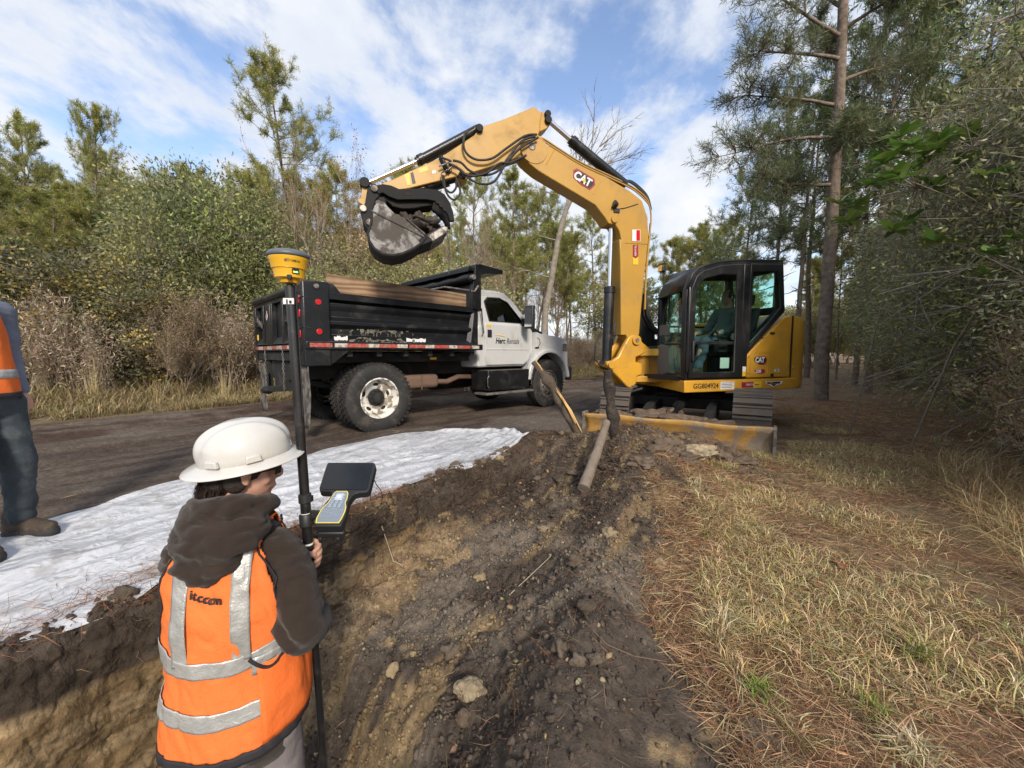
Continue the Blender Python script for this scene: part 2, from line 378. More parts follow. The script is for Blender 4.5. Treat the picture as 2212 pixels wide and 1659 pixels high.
def build_ground():
    fr = R(105)
    az = np.concatenate([np.arange(-62, 62, .27), np.arange(62, 298, 6.)]); az = np.radians(az)
    r = [.30]
    while r[-1] < 420: r.append(r[-1] * (1.0105 if r[-1] < 14 else 1.03))
    r = np.array([0.02, .15] + r)
    A, RR = np.meshgrid(az, r, indexing='ij'); x = (np.sin(A) * RR).ravel(); y = (np.cos(A) * RR).ravel()
    z = gz(x, y); na, nr_ = len(az), len(r)
    # horizontal shaping so the trench wall has crumbly relief
    s, n = sn(x, y); m = np.exp(-((n + 2.15) / .12) ** 2) * (1 - sst(4.2, 4.8, s))
    off = m * (.13 * (fbm(s * 7, z * 9 + 5, 4, 151) - .5) + .05 * (fbm(s * 22, z * 26, 2, 152) - .5)); x2 = x + off * CD; y2 = y - off * SD
    i, j = np.meshgrid(np.arange(na), np.arange(nr_ - 1), indexing='ij'); i2 = (i + 1) % na
    F = np.stack([i * nr_ + j, i * nr_ + j + 1, i2 * nr_ + j + 1, i2 * nr_ + j], -1).reshape(-1, 4)
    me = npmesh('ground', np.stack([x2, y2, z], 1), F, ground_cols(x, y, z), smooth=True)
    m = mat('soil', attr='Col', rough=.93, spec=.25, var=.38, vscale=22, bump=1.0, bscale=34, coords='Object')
    me.materials.append(m); o = link('ground', me); tag(o, 'muddy ground with dirt road, dug trench and leaf litter', kind='structure')
    return o
build_ground()
def build_wall():
    # the cut face of the trench: dark crumbly topsoil over banded tan sand
    s = np.linspace(-.9, 4.15, 1100); nv = 84; t = np.linspace(0, 1, nv); S, T = np.meshgrid(s, t, indexing='ij')
    wob = .10 * (fbm(s * 1.1, s * 0 + 3, 3, 21) - .5) * 2; nl = (-2.26 + wob)[:, None]
    x0, y0 = xy(s, nl[:, 0] - .085); top = gz(x0, y0)[:, None]; dep = np.interp(s, [-3, .72, 1.15, 2.3, 3.3, 4.0, 4.5], [.90, .90, .47, .27, .17, .10, 0.])[:, None]
    Z = top + .004 - (dep + .10 + top) * T
    n = nl - .035 + .06 * T + .085 * (fbm(S * 6, Z * 9 + 5, 5, 151, .6) - .5) + .030 * (fbm(S * 24, Z * 26, 3, 152, .6) - .5) + .02 * np.abs(np.sin(S * 14 + 3 * fbm(S * 2, Z * 0, 2, 155))) * sst(.18, .4, -Z)
    strata = fbm(S * .6, Z * 26 + S * 1.6, 4, 153); n = n + .022 * (strata - .5) * sst(-.1, -.25, Z)
    n = np.where(T < .02, nl - .10, n); n = np.where((T >= .02) & (T < .06), n - .015, n)
    n = n - .03 * sst(.14, .03, -Z) * fbm(S * 9, Z * 20, 3, 157)
    x, y = xy(S, n); F = (np.arange(len(s) - 1)[:, None, None] * nv + np.arange(nv - 1)[None, :, None] + np.array([0, nv, nv + 1, 1])).reshape(-1, 4)
    edge = -.20 - .09 * (fbm(S * 1.8, Z * 2, 4, 158) - .5) * 2; k = sst(.02, -.03, Z - edge)
    topc = np.array([.050, .037, .027]) * (.6 + .9 * fbm(S * 12, Z * 14, 4, 159))[..., None]; sand = np.array([.30, .215, .12])
    C = sand * (.75 + .5 * strata)[..., None]; C = np.where((strata > .56)[..., None], C * [.62, .58, .52], C); C = C * (1 - .35 * sst(.45, .65, fbm(S * 5, Z * 7, 4, 160)))[..., None]
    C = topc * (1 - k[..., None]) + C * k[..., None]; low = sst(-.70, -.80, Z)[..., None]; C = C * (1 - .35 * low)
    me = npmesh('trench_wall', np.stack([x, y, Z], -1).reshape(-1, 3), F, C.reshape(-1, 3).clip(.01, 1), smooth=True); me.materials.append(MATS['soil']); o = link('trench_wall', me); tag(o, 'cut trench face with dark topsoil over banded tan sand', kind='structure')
build_wall()

# ------------------------------------------------------------------ scatter on the ground
def leaf_cards(P, D, L, Wd, cols, up=None, bend=.25, name='leaves'):
    """thin bent blades: base P, direction D, length L, width W; 2 quads each"""
    n = len(P); D = D / np.linalg.norm(D, axis=1, keepdims=True)
    if up is None: up = rng.normal(size=(n, 3))
    S = np.cross(D, up); S /= (np.linalg.norm(S, axis=1, keepdims=True) + 1e-9); Nn = np.cross(S, D)
    L = L[:, None]; Wd = Wd[:, None] / 2
    mid = P + D * L * .5 + Nn * L * bend * .35
    tip = P + D * L - Nn * L * bend * .25
    V = np.stack([P - S * Wd * .35, P + S * Wd * .35, mid + S * Wd, mid - S * Wd, tip + S * Wd * .12, tip - S * Wd * .12], 1).reshape(-1, 3)
    b = np.arange(n)[:, None] * 6
    F = np.concatenate([b + [0, 1, 2, 3], b + [3, 2, 4, 5]], 1).reshape(-1, 4)
    return V, F, np.repeat(cols, 2, 0)
def clods(P, Rr, cols, sub=0):
    t = (1 + 5 ** .5) / 2
    ico = np.array([(-1, t, 0), (1, t, 0), (-1, -t, 0), (1, -t, 0), (0, -1, t), (0, 1, t), (0, -1, -t), (0, 1, -t), (t, 0, -1), (t, 0, 1), (-t, 0, -1), (-t, 0, 1)]) / 1.9
    f = np.array([(0, 11, 5), (0, 5, 1), (0, 1, 7), (0, 7, 10), (0, 10, 11), (1, 5, 9), (5, 11, 4), (11, 10, 2), (10, 7, 6), (7, 1, 8), (3, 9, 4), (3, 4, 2), (3, 2, 6), (3, 6, 8), (3, 8, 9), (4, 9, 5), (2, 4, 11), (6, 2, 10), (8, 6, 7), (9, 8, 1)])
    n = len(P); V = ico[None] * (1 + .35 * rng.normal(size=(n, 12, 1)).clip(-1.5, 1.5)) * Rr[:, None, None] * rng.uniform(.6, 1.25, (n, 1, 3))
    a = rng.uniform(0, 6.28, n); c, s = np.cos(a)[:, None], np.sin(a)[:, None]
    V = np.stack([V[..., 0] * c - V[..., 1] * s, V[..., 0] * s + V[..., 1] * c, V[..., 2]], -1) + P[:, None]
    F = (f[None] + np.arange(n)[:, None, None] * 12).reshape(-1, 3)
    return V.reshape(-1, 3), F, np.repeat(cols, 20, 0)
M_CLOD = mat('clod_soil', attr='Col', rough=.95, spec=.2, var=.25, vscale=60, bump=.6, bscale=90)
M_BLADE = mat('dry_blade', attr='Col', rough=.7, spec=.25, trans=.2)
M_LEAF = mat('leafstuff', attr='Col', rough=.42, spec=.45, trans=.36)
def jit(c, n, a=.25, b=.08):
    c = np.array(c)[None] * (1 + a * rng.normal(size=(n, 1)).clip(-2, 2)) * (1 + b * rng.normal(size=(n, 3)).clip(-2, 2)); return c.clip(.004, 1)
def pick(cs, n, a=.25, b=.08, p=None):
    cs = np.array(cs); i = rng.choice(len(cs), n, p=p); return (cs[i] * (1 + a * rng.normal(size=(n, 1)).clip(-2, 2)) * (1 + b * rng.normal(size=(n, 3)).clip(-2, 2))).clip(.004, 1)
def stuff(name, V, F, C, m, label, smooth=False):
    me = npmesh(name, V, F, C, smooth); me.materials.append(m); o = link(name, me); tag(o, label, kind='stuff'); return o

def lumps_lo(r, seed):
    bm = bmesh.new(); bmesh.ops.create_icosphere(bm, subdivisions=3, radius=1); vs = []
    for v in bm.verts:
        q = v.co * 1.3 + Vector((seed * 3.1, seed * 1.7, 0)); k = 1 + .75 * mnoise.noise(q) + .35 * mnoise.noise(q * 2.9) + .18 * mnoise.noise(q * 6.3); vs.append(tuple(v.co * k * r))
    fs = [tuple(v.index for v in f.verts) for f in bm.faces]; bm.free(); return vs, fs
def scatter_soil():
    N = 110000
    s = rng.uniform(-.6, 5.4, N); n = rng.uniform(-2.65, .9, N); x, y = xy(s, n)
    k = (rng.uniform(size=N) < rough_mask(x, y) * .9 + .05) & (y > .25); x = x[k]; y = y[k]; N = len(x)
    s, n = sn(x, y); r = .0018 + .0030 * rng.exponential(1, N).clip(0, 4.5)
    z = gz(x, y) + r * .35
    C = ground_cols(x, y, z) * rng.uniform(.8, 1.45, (N, 1)); tan = rng.uniform(size=N) < .05; C[tan] = jit((.30, .23, .14), tan.sum(), .2)
    onwall = (n > -2.32) & (n < -1.9) & (s < 1.0)
    k = ~onwall
    V, F, c = clods(np.stack([x, y, z], 1)[k], r[k], C[k]); stuff('soil_crumbs', V, F, c, M_CLOD, 'loose dark soil crumbs and clods thrown beside the trench')
    Vs = []; Fs = []; Cs = []; k0 = 0
    for i in range(150):
        a, b = rng.uniform(.2, 4.6), rng.uniform(-2.0, -.55) if i % 3 else rng.normal(-2.42, .09); px, py = xy(a, b)
        if i > 110: px, py = rng.normal(1.1, .5), rng.normal(3.9, .45)
        if py < .3: continue
        rr = rng.uniform(.014, .045); vs, fs = lumps_lo(rr, i); v = np.array(vs) * [rng.uniform(.8, 1.5), rng.uniform(.7, 1.2), rng.uniform(.5, .9)] + [px, py, gzp(px, py) + rr * .25]; Vs.append(v); Fs.append(np.array(fs) + k0); k0 += len(v)
        c = np.array([.10, .078, .058]) * rng.uniform(.7, 1.5) if rng.uniform() < .85 else np.array([.30, .23, .14]); Cs.append(np.tile(c, (len(fs), 1)))
    stuff('broken_clods', np.concatenate(Vs), np.concatenate(Fs), np.concatenate(Cs), M_CLOD, 'broken fist sized clods on the trench slope and lip', True)
    # roots and fibres
    N = 14000; x = rng.normal(1.15, .75, N); y = rng.normal(3.85, .7, N); s2 = rng.uniform(.3, 4.8, N // 2); n2 = rng.normal(-2.38, .13, N // 2); s3 = rng.uniform(.3, 4, N // 3); n3 = rng.normal(-.8, .45, N // 3)
    xa, ya = xy(s2, n2); xb, yb = xy(s3, n3); x = np.concatenate([x, xa, xb]); y = np.concatenate([y, ya, yb]); N = len(x)
    z = gz(x, y); D = rng.normal(size=(N, 3)) * [1, 1, .35]; L = rng.uniform(.03, .12, N)
    V, F, c = leaf_cards(np.stack([x, y, z + .004], 1), D, L, rng.uniform(.0012, .003, N), pick([(.16, .11, .07), (.10, .065, .04), (.25, .17, .09), (.20, .08, .04)], N), bend=.6)
    stuff('root_fibres', V, F, c, M_BLADE, 'fine torn roots sticking out of the turned soil')
scatter_soil()

def scatter_litter():
    # pine needles and dead grass litter on the right bank and the left bank
    def cloud(N, smin, smax, nf, seed):
        s = smin + (smax - smin) * rng.uniform(size=N) ** 1.35; n = nf(N, s); return xy(s, n)
    N = 150000
    s = -.5 + 13 * rng.uniform(size=N) ** 1.7; e = ebare(s) + .4 * (fbm(s * 1.6, s * 0 + 2, 3, 161) - .5)
    n = e + rng.exponential(1.15, N) - .25; x, y = xy(s, n)
    k = (n > e - .3) & (y > .2) & (fbm(x * 1.7, y * 1.7, 4, 171) > .30 + .22 * np.exp(-((n - e) / .4) ** 2)) & ~((np.abs(x - 3.1) < 1.3) & (np.abs(y - 6.6) < 1.5)); x = x[k]; y = y[k]; N = len(x)
    D = rng.normal(size=(N, 3)) * [1, 1, .16]; z = gz(x, y)
    V, F, c = leaf_cards(np.stack([x, y, z + .008 + .012 * rng.uniform(size=N)], 1), D, rng.uniform(.06, .17, N), rng.uniform(.0015, .0032, N),
                         pick([(.34, .18, .095), (.44, .28, .15), (.55, .42, .24), (.22, .12, .065)], N, .3), bend=.25)
    stuff('pine_needle_litter', V, F, c, M_BLADE, 'rust brown pine needles and dead straw covering the bank')
    # dry grass: tufts
    def tufts(Nt, pos, per, Lr, wr, cs, lab, nm, spread=.6, zs=1.):
        x, y, sc = pos; P = []; D = []
        x = np.repeat(x, per); y = np.repeat(y, per); sc = np.repeat(sc, per); N = len(x); a = rng.uniform(0, 6.28, N); rr = rng.uniform(0, .05, N) * sc
        x = x + np.cos(a) * rr; y = y + np.sin(a) * rr
        el = rng.uniform(.15, 1.2, N) * zs; D = np.stack([np.cos(a) * np.cos(el) * spread, np.sin(a) * np.cos(el) * spread, np.sin(el)], 1) + rng.normal(size=(N, 3)) * .15
        z = gz(x, y) - .004
        V, F, c = leaf_cards(np.stack([x, y, z], 1), D, rng.uniform(*Lr, N) * sc, rng.uniform(*wr, N) * sc ** .5, pick(cs, N, .28), up=np.stack([np.zeros(N), np.zeros(N), np.ones(N)], 1) + rng.normal(size=(N, 3)) * .1, bend=.5)
        return stuff(nm, V, F, c, M_BLADE, lab)
    N = 17000; s = -.3 + 8 * rng.uniform(size=N) ** 1.5; e = ebare(s) + .05 + .5 * (fbm(s * 1.6, s * 0 + 2, 3, 161) - .5); n = e + rng.exponential(.95, N); x, y = xy(s, n)
    k = (fbm(x * 1.9 + 9, y * 1.9, 4, 181) > .44) & (y > .3) & ~((np.abs(x - 3.1) < 1.35) & (np.abs(y - 6.6) < 1.6)) & ~((x < 3.3) & (y > 4.9)); x = x[k]; y = y[k]
    tufts(len(x), (x, y, rng.uniform(.4, 1.1, len(x))), 8, (.04, .14), (.0025, .005), [(.62, .48, .26), (.70, .57, .34), (.52, .36, .17), (.45, .36, .17), (.30, .30, .10)], 'short straw coloured dead grass tufts on the bank', 'dry_grass', spread=.9, zs=.75)
    # taller straw at the far right under the brush
    N = 1500; s = -.1 + 6 * rng.uniform(size=N) ** 1.2; n = 1.15 + rng.exponential(.8, N); x, y = xy(s, n); k = y > .35; x = x[k]; y = y[k]
    tufts(len(x), (x, y, rng.uniform(.7, 1.3, len(x))), 14, (.14, .42), (.0018, .0035), [(.50, .40, .22), (.42, .31, .15), (.35, .22, .11)], 'long thin pale straw leaning under the brush', 'long_straw', spread=1.0, zs=.8)
    # left bank needles + grass
    N = 5000; s = rng.uniform(-.6, 2.0, N); n = rng.normal(-2.6, .18, N); x, y = xy(s, n); z = gz(x, y); D = rng.normal(size=(N, 3)) * [1, 1, .25]
    V, F, c = leaf_cards(np.stack([x, y, z + .01], 1), D, rng.uniform(.05, .14, N), rng.uniform(.0015, .003, N), pick([(.30, .12, .055), (.36, .22, .11), (.18, .09, .05)], N, .3), bend=.4)
    stuff('reddish_needle_litter', V, F, c, M_BLADE, 'reddish needles lying between the tarp and the trench edge')
    # far verge grass and weeds across the road
    N = 26000; s = -16 + 46 * rng.uniform(size=N); n = nedge(s) + .1 - rng.exponential(1.6, N); x, y = xy(s, n); k = (y > 2) & (y < 40) & (fbm(x * .8, y * .8, 3, 191) + .25 * sst(-.2, -1, n - nedge(s)) > .45); x = x[k]; y = y[k]
    sc = (1.0 + 1.6 * sst(-.6, -2.5, n[k] - nedge(s[k]))) * rng.uniform(.6, 1.3, len(x))
    tufts(len(x), (x, y, sc), 9, (.10, .26), (.006, .012), [(.42, .33, .18), (.34, .27, .14), (.24, .22, .09), (.30, .22, .13)], 'dry verge grass along the far edge of the road', 'verge_grass')
    # scraps of straw on the road
    N = 9000; s = -8 + 26 * rng.uniform(size=N); n = rng.uniform(-10, -2.6, N); x, y = xy(s, n); k = (fbm(x * .9, y * .9, 4, 195) > .52) & (y > 1.8); x = x[k]; y = y[k]; N = len(x); D = rng.normal(size=(N, 3)) * [1, 1, .12]
    V, F, c = leaf_cards(np.stack([x, y, gz(x, y) + .006], 1), D, rng.uniform(.05, .2, N), rng.uniform(.002, .005, N), pick([(.34, .25, .14), (.22, .14, .08), (.12, .08, .05)], N, .3), bend=.3)
    stuff('road_straw', V, F, c, M_BLADE, 'scattered straw pressed into the muddy road')
scatter_litter()
# ------------------------------------------------------------------ vegetation prototypes
M_BARK = mat('pine_bark', (.19, .15, .12), rough=.95, spec=.1, var=.4, vscale=9, bump=1., bscale=14)
M_BARKG = mat('grey_bark', (.26, .225, .185), rough=.95, spec=.1, var=.3, vscale=8, bump=.6, bscale=20)
M_TWIG = mat('twig_bark', (.30, .24, .18), rough=.95, spec=.1, var=.3, vscale=5)
M_NEEDLE = mat('needle', attr='Col', rough=.5, spec=.35, trans=.38)
def seg_tubes(segs, k=4):
    """segs: list of (p0, p1, r0, r1) -> V, F"""
    if not segs: return np.zeros((0, 3)), np.zeros((0, 4), int)
    A = np.array([s[0] for s in segs], float); B = np.array([s[1] for s in segs], float); r0 = np.array([s[2] for s in segs])[:, None, None]; r1 = np.array([s[3] for s in segs])[:, None, None]
    D = B - A; D /= np.linalg.norm(D, axis=1, keepdims=True) + 1e-9
    ref = np.where(np.abs(D[:, 2:3]) > .85, [[1., 0, 0]], [[0, 0, 1.]]); U = np.cross(D, ref); U /= np.linalg.norm(U, axis=1, keepdims=True); Wv = np.cross(D, U)
    a = np.arange(k) * 2 * np.pi / k; ring = U[:, None] * np.cos(a)[None, :, None] + Wv[:, None] * np.sin(a)[None, :, None]
    V = np.concatenate([A[:, None] + ring * r0, B[:, None] + ring * r1], 1).reshape(-1, 3)
    f = np.array([(i, (i + 1) % k, k + (i + 1) % k, k + i) for i in range(k)])
    F = (f[None] + np.arange(len(segs))[:, None, None] * 2 * k).reshape(-1, 4)
    return V, F
def unit(v): v = np.asarray(v, float); return v / (np.linalg.norm(v) + 1e-9)
def perp_rand(d):
    v = rng.normal(size=3); v -= d * v.dot(d); return unit(v)
def branch(p, d, L, r, n, segs, wander=.15, lift=0., droop=0.):
    """curved branch; returns list of points and directions"""
    pts = [np.array(p, float)]; ds = [unit(d)]; d = unit(d); st = L / n
    for i in range(n):
        d = unit(d + rng.normal(size=3) * wander + np.array([0, 0, lift - droop * i / n])); q = pts[-1] + d * st
        f0 = 1 - i / n; f1 = 1 - (i + 1) / n
        segs.append((pts[-1], q, r * (f0 * .85 + .15), r * (f1 * .85 + .15))); pts.append(q); ds.append(d)
    return pts, ds
def tuft(P, D, L, per, wid, cols, spread=.9):
    """needle sprays: P (n,3) tips, D axis"""
    n = len(P); P2 = np.repeat(P, per, 0); D2 = np.repeat(D, per, 0); N = len(P2)
    t = rng.uniform(-.9, .3, N)[:, None]
    dd = D2 + rng.normal(size=(N, 3)) * spread; dd /= np.linalg.norm(dd, axis=1, keepdims=True)
    base = P2 + D2 * t * L * 1.1; ln = L * rng.uniform(.7, 1.25, N)[:, None]
    S = np.cross(dd, rng.normal(size=(N, 3))); S /= np.linalg.norm(S, axis=1, keepdims=True); w = wid * rng.uniform(.6, 1.3, N)[:, None]
    V = np.stack([base, base + dd * ln * .55 + S * w, base + dd * ln, base + dd * ln * .55 - S * w], 1).reshape(-1, 3)
    F = np.arange(N * 4).reshape(-1, 4); C = np.repeat(cols, per, 0) * rng.uniform(.7, 1.3, (N, 1))
    return V, F, C
def mk_tree(name, trunkV, trunkF, fol, bark, folmat, crown='crown', k=None, loc=(0, 0, 0)):
    e = empty(name, loc); me = npmesh('trunk', trunkV, trunkF, None, True); me.materials.append(bark); link('trunk', me, e)
    if fol is not None:
        me = npmesh(crown, fol[0], fol[1], fol[2]); me.materials.append(folmat); link(crown, me, e)
    return e
PINEG = [(.085, .115, .028), (.060, .095, .022), (.14, .155, .04), (.19, .17, .06), (.05, .078, .022)]
def br(cs, k): return [tuple(min(.55, v * k) for v in c) for c in cs]
def pine(H=14, crown0=.5, spread=2.2, r=.17, nb=34, tl=.24, per=9, wid=.012, lean=.02, cols=PINEG, irregular=.3, sub=7, dead=4, pw=.9, twigs=3):
    segs = []; n = 14; p = np.zeros(3); d = unit([rng.normal() * lean, rng.normal() * lean, 1]); tr = [p]
    for i in range(n):
        d = unit(d + rng.normal(size=3) * [.03, .03, 0] + [0, 0, .03]); q = tr[-1] + d * H / n; f0 = 1 - i / n; f1 = 1 - (i + 1) / n
        segs.append((tr[-1], q, r * (.12 + .88 * f0 ** pw), r * (.12 + .88 * f1 ** pw))); tr.append(q)
    tr = np.array(tr); TP = []; TD = []
    V0, F0 = seg_tubes(segs, 9); segs = []
    for b in range(nb + dead):
        isd = b >= nb
        t = (crown0 * rng.uniform(.55, 1) if isd else crown0 + (1 - crown0) * (b + rng.uniform(0, 1)) / nb); t = min(t, .985)
        pos = np.array([np.interp(t * n, np.arange(n + 1), tr[:, j]) for j in range(3)]); u = (t - crown0) / (1 - crown0)
        shape = spread * (np.sin(np.pi * np.clip(.22 + .72 * u, 0, 1)) ** .8) * rng.uniform(1 - irregular, 1 + irregular)
        if isd: shape = spread * rng.uniform(.25, .6)
        a = b * 2.4 + rng.normal() * .5; el = rng.uniform(-.05, .35) + .75 * max(u, 0) ** 2
        d = [math.cos(a) * math.cos(el), math.sin(a) * math.cos(el), math.sin(el)]
        L = max(shape, .35); pts, ds = branch(pos, d, L, r * .20 * (1.1 - .7 * t) + .008, 6, segs, .13, .05)
        if isd: continue
        for q in range(sub):
            i = int(rng.integers(2, 7)); 
            sd = unit(ds[min(i, 5)] * .7 + perp_rand(ds[min(i, 5)]) * .8 + [0, 0, .25]); sl = L * rng.uniform(.16, .36)
            sp, sds = branch(pts[i], sd, sl, .010, 3, segs, .2, .12)
            for w in range(1, 4): TP.append(sp[w]); TD.append(unit(sds[w] + [0, 0, .25]))
            for z in range(twigs):
                j = int(rng.integers(1, 4)); td = unit(sds[j] + perp_rand(sds[j]) * .9 + [0, 0, .3]); e = sp[j] + td * rng.uniform(.12, .3) * min(1, sl * 1.4); segs.append((sp[j], e, .006, .003)); TP.append(e); TD.append(td)
        TP.append(pts[-1]); TD.append(ds[-1])
    V1, F1 = seg_tubes(segs, 4); V = np.concatenate([V0, V1]); F = np.concatenate([F0, F1 + len(V0)])
    TP = np.array(TP); TD = np.array(TD); c = pick(cols, len(TP), .22, .06)
    fol = tuft(TP, TD, tl, per, wid, c)
    return V, F, fol
def rec_tree(p, d, L, r, depth, segs, tips, k=(2, 4), ang=.65, shrink=.68, wander=.12, lift=.05, n=5, minr=.004):
    pts, ds = branch(p, d, L, r, n, segs, wander, lift)
    # keep girth at the end for children
    if depth == 0: tips.append((pts[-1], ds[-1])); tips.append((pts[-2], ds[-2])); return
    for c in range(int(rng.integers(k[0], k[1] + 1))):
        i = int(rng.integers(max(1, n // 2), n + 1)); dd = unit(ds[i] * math.cos(ang) + perp_rand(ds[i]) * math.sin(ang) * rng.uniform(.6, 1.3) + [0, 0, lift])
        rec_tree(pts[i], dd, L * shrink * rng.uniform(.75, 1.2), max(r * .5, minr), depth - 1, segs, tips, k, ang, shrink, wander, lift, n, minr)
    rec_tree(pts[-1], ds[-1], L * shrink, max(r * .4, minr), depth - 1, segs, tips, k, ang, shrink, wander, lift, n, minr)
def bare(H=8, r=.08, depth=4, k=(2, 4), lift=.1, ang=.55, first=.42, d0=(0, 0, 1), shrink=.66, minr=.004, leaves=0, cols=None, wander=.1, ll=.06):
    segs = []; tips = []; rec_tree(np.zeros(3), d0, H * first, r, depth, segs, tips, k, ang, shrink, wander, lift, 5, minr)
    V, F = seg_tubes(segs, 5); fol = None
    if leaves:
        P = np.array([t[0] for t in tips]); P = np.repeat(P, leaves, 0) + rng.normal(size=(len(P) * leaves, 3)) * .035; n = len(P)
        fol = leaf_cards(P, rng.normal(size=(n, 3)), rng.uniform(.7, 1.3, n) * ll, rng.uniform(.4, .6, n) * ll, pick(cols, n, .25))
    return V, F, fol
def leafy(H=6, crown_r=(2.5, 2.5, 2.4), cz=3.5, nleaf=26000, ll=.09, lw=.045, cols=None, r=.18, clumps=90, holes=.35, base=.5, twigs=True, flat=.6, csz=.22):
    """broadleaf crown: leaf clumps on a shell/volume fed by branches"""
    segs = []; p0 = np.zeros(3); C = []
    while len(C) < clumps:
        u = unit(rng.normal(size=3)); rr = rng.uniform(.35, 1) ** .5
        q = u * rr * np.array(crown_r)
        if q[2] < -crown_r[2] * base: continue
        C.append(q + [0, 0, cz])
    C = np.array(C); nst = max(1, int(rng.integers(1, 4)))
    forks = []
    for k in range(nst):
        d = unit([rng.normal() * .25, rng.normal() * .25, 1]); pts, ds = branch(p0 + [rng.normal() * .1, rng.normal() * .1, 0], d, cz * .75, r / nst ** .5, 6, segs, .12, .05); forks += pts[2:]
    forks = np.array(forks)
    for c in C:
        f = forks[np.argmin(np.linalg.norm(forks - c, axis=1) + rng.uniform(0, 1.0, len(forks)))]; mid = (f + c) / 2 + [0, 0, .12 * np.linalg.norm(c - f)] + rng.normal(size=3) * .1
        mid2 = (f + mid) / 2 + rng.normal(size=3) * .12; mid3 = (mid + c) / 2 + rng.normal(size=3) * .10; segs += [(f, mid2, r * .14, r * .11), (mid2, mid, r * .11, r * .08), (mid, mid3, r * .08, r * .06), (mid3, c, r * .06, r * .04)]
    per = nleaf // clumps; cs = csz * np.mean(crown_r) * rng.uniform(.6, 1.25, clumps)
    P = np.repeat(C, per, 0) + rng.normal(size=(clumps * per, 3)).clip(-1.7, 1.7) * np.repeat(cs, per)[:, None] * [1, 1, flat]
    out = P - np.repeat(C, per, 0); n = len(P)
    cc = pick(cols, clumps, .22, .06); col = np.repeat(cc, per, 0) * rng.uniform(.65, 1.35, (n, 1))
    D = out + rng.normal(size=(n, 3)) * cs.mean() * .9 + [0, 0, .05]
    fol = leaf_cards(P, D, rng.uniform(.6, 1.25, n) * ll, rng.uniform(.7, 1.2, n) * lw, col.clip(.004, 1), bend=.3)
    if twigs:
        for i in range(0, n, 14): segs.append((P[i], np.repeat(C, per, 0)[i], .003, .005))
    V, F = seg_tubes(segs, 5)
    return V, F, fol

protos = {}
USED = set()
def place(proto, x, y, s=1., rz=None, label=None, cat='tree', group=None, z=None, first=[USED], tilt=0., sz=None):
    o = protos[proto]
    if proto in first[0]: o = copy_tree(o)
    first[0].add(proto)
    o.location = (x, y, (gzp(x, y) if z is None else z) - .03); o.rotation_euler = (tilt * random.uniform(-1, 1), tilt * random.uniform(-1, 1), random.uniform(0, 6.28) if rz is None else rz)
    o.scale = (s, s, s if sz is None else sz)
    tag(o, label, cat, group); return o
def proto(key, name, V, F, fol, bark, fm, crown='crown'):
    protos[key] = mk_tree(name, V, F, fol, bark, fm, crown)
PCOL = [(.27, .28, .075), (.21, .245, .07), (.38, .34, .11), (.32, .30, .09), (.16, .19, .06)]
PYEL = [(.40, .38, .12), (.33, .34, .10), (.45, .37, .16), (.25, .28, .08)]
for i in range(4): proto('pine%d' % i, 'pine_tree', *pine(14, [.5, .42, .58, .35][i], [2.5, 2.2, 2.8, 2.7][i], .16, 36, cols=br(PCOL, 1.18), sub=12, per=16, wid=.0085, tl=.21), M_BARK, M_NEEDLE)
for i in range(3): proto('slim%d' % i, 'young_pine', *pine(9, [.35, .6, .5][i], [1.6, 1.2, 1.4][i], .07, 24, cols=br(PYEL, 1.12), sub=10, per=15, wid=.0085, tl=.20), M_BARK, M_NEEDLE)
OAK = [(.18, .20, .08), (.23, .24, .09), (.14, .165, .07), (.28, .28, .10)]
for i in range(2): proto('oak%d' % i, 'evergreen_oak', *leafy(7, (3.0, 2.8, 3.0), 3.9, 30000, .13, .06, br(OAK, 1.12), .22, 130), M_BARKG, M_LEAF)
BUSHG = [(.34, .32, .13), (.27, .28, .11), (.40, .34, .16), (.22, .22, .09)]
for i in range(2): proto('yel%d' % i, 'leafy_tree', *leafy(5, (1.9, 1.9, 2.4), 2.6, 12000, .10, .055, BUSHG, .08, 80, csz=.2), M_BARKG, M_LEAF)
DARKY = [(.11, .115, .05), (.14, .13, .06), (.40, .31, .09), (.09, .095, .045), (.13, .12, .06)]
for i in range(2): proto('dark%d' % i, 'dark_shrub', *leafy(3.4, (1.1, 1.1, 1.4), 1.75, 7000, .085, .05, br(DARKY, 1.3), .05, 90, base=.95, csz=.2), M_BARKG, M_LEAF)
for i in range(3): proto('bare%d' % i, 'bare_tree', *bare(9, .10, 4, (3, 4), .14, .5, leaves=[0, 1, 2][i], cols=[(.24, .10, .05), (.30, .15, .06), (.2, .12, .07)]), M_TWIG, M_LEAF, 'dead_leaves')
for i in range(3): proto('brush%d' % i, 'bare_brush', *bare(2.6, .022, 4, (3, 5), .12, .6, first=.35, shrink=.7, minr=.0025, leaves=3, cols=[(.26, .18, .11), (.32, .24, .15), (.22, .15, .09), (.18, .15, .06)], ll=.04), M_TWIG, M_LEAF, 'dry_leaves')
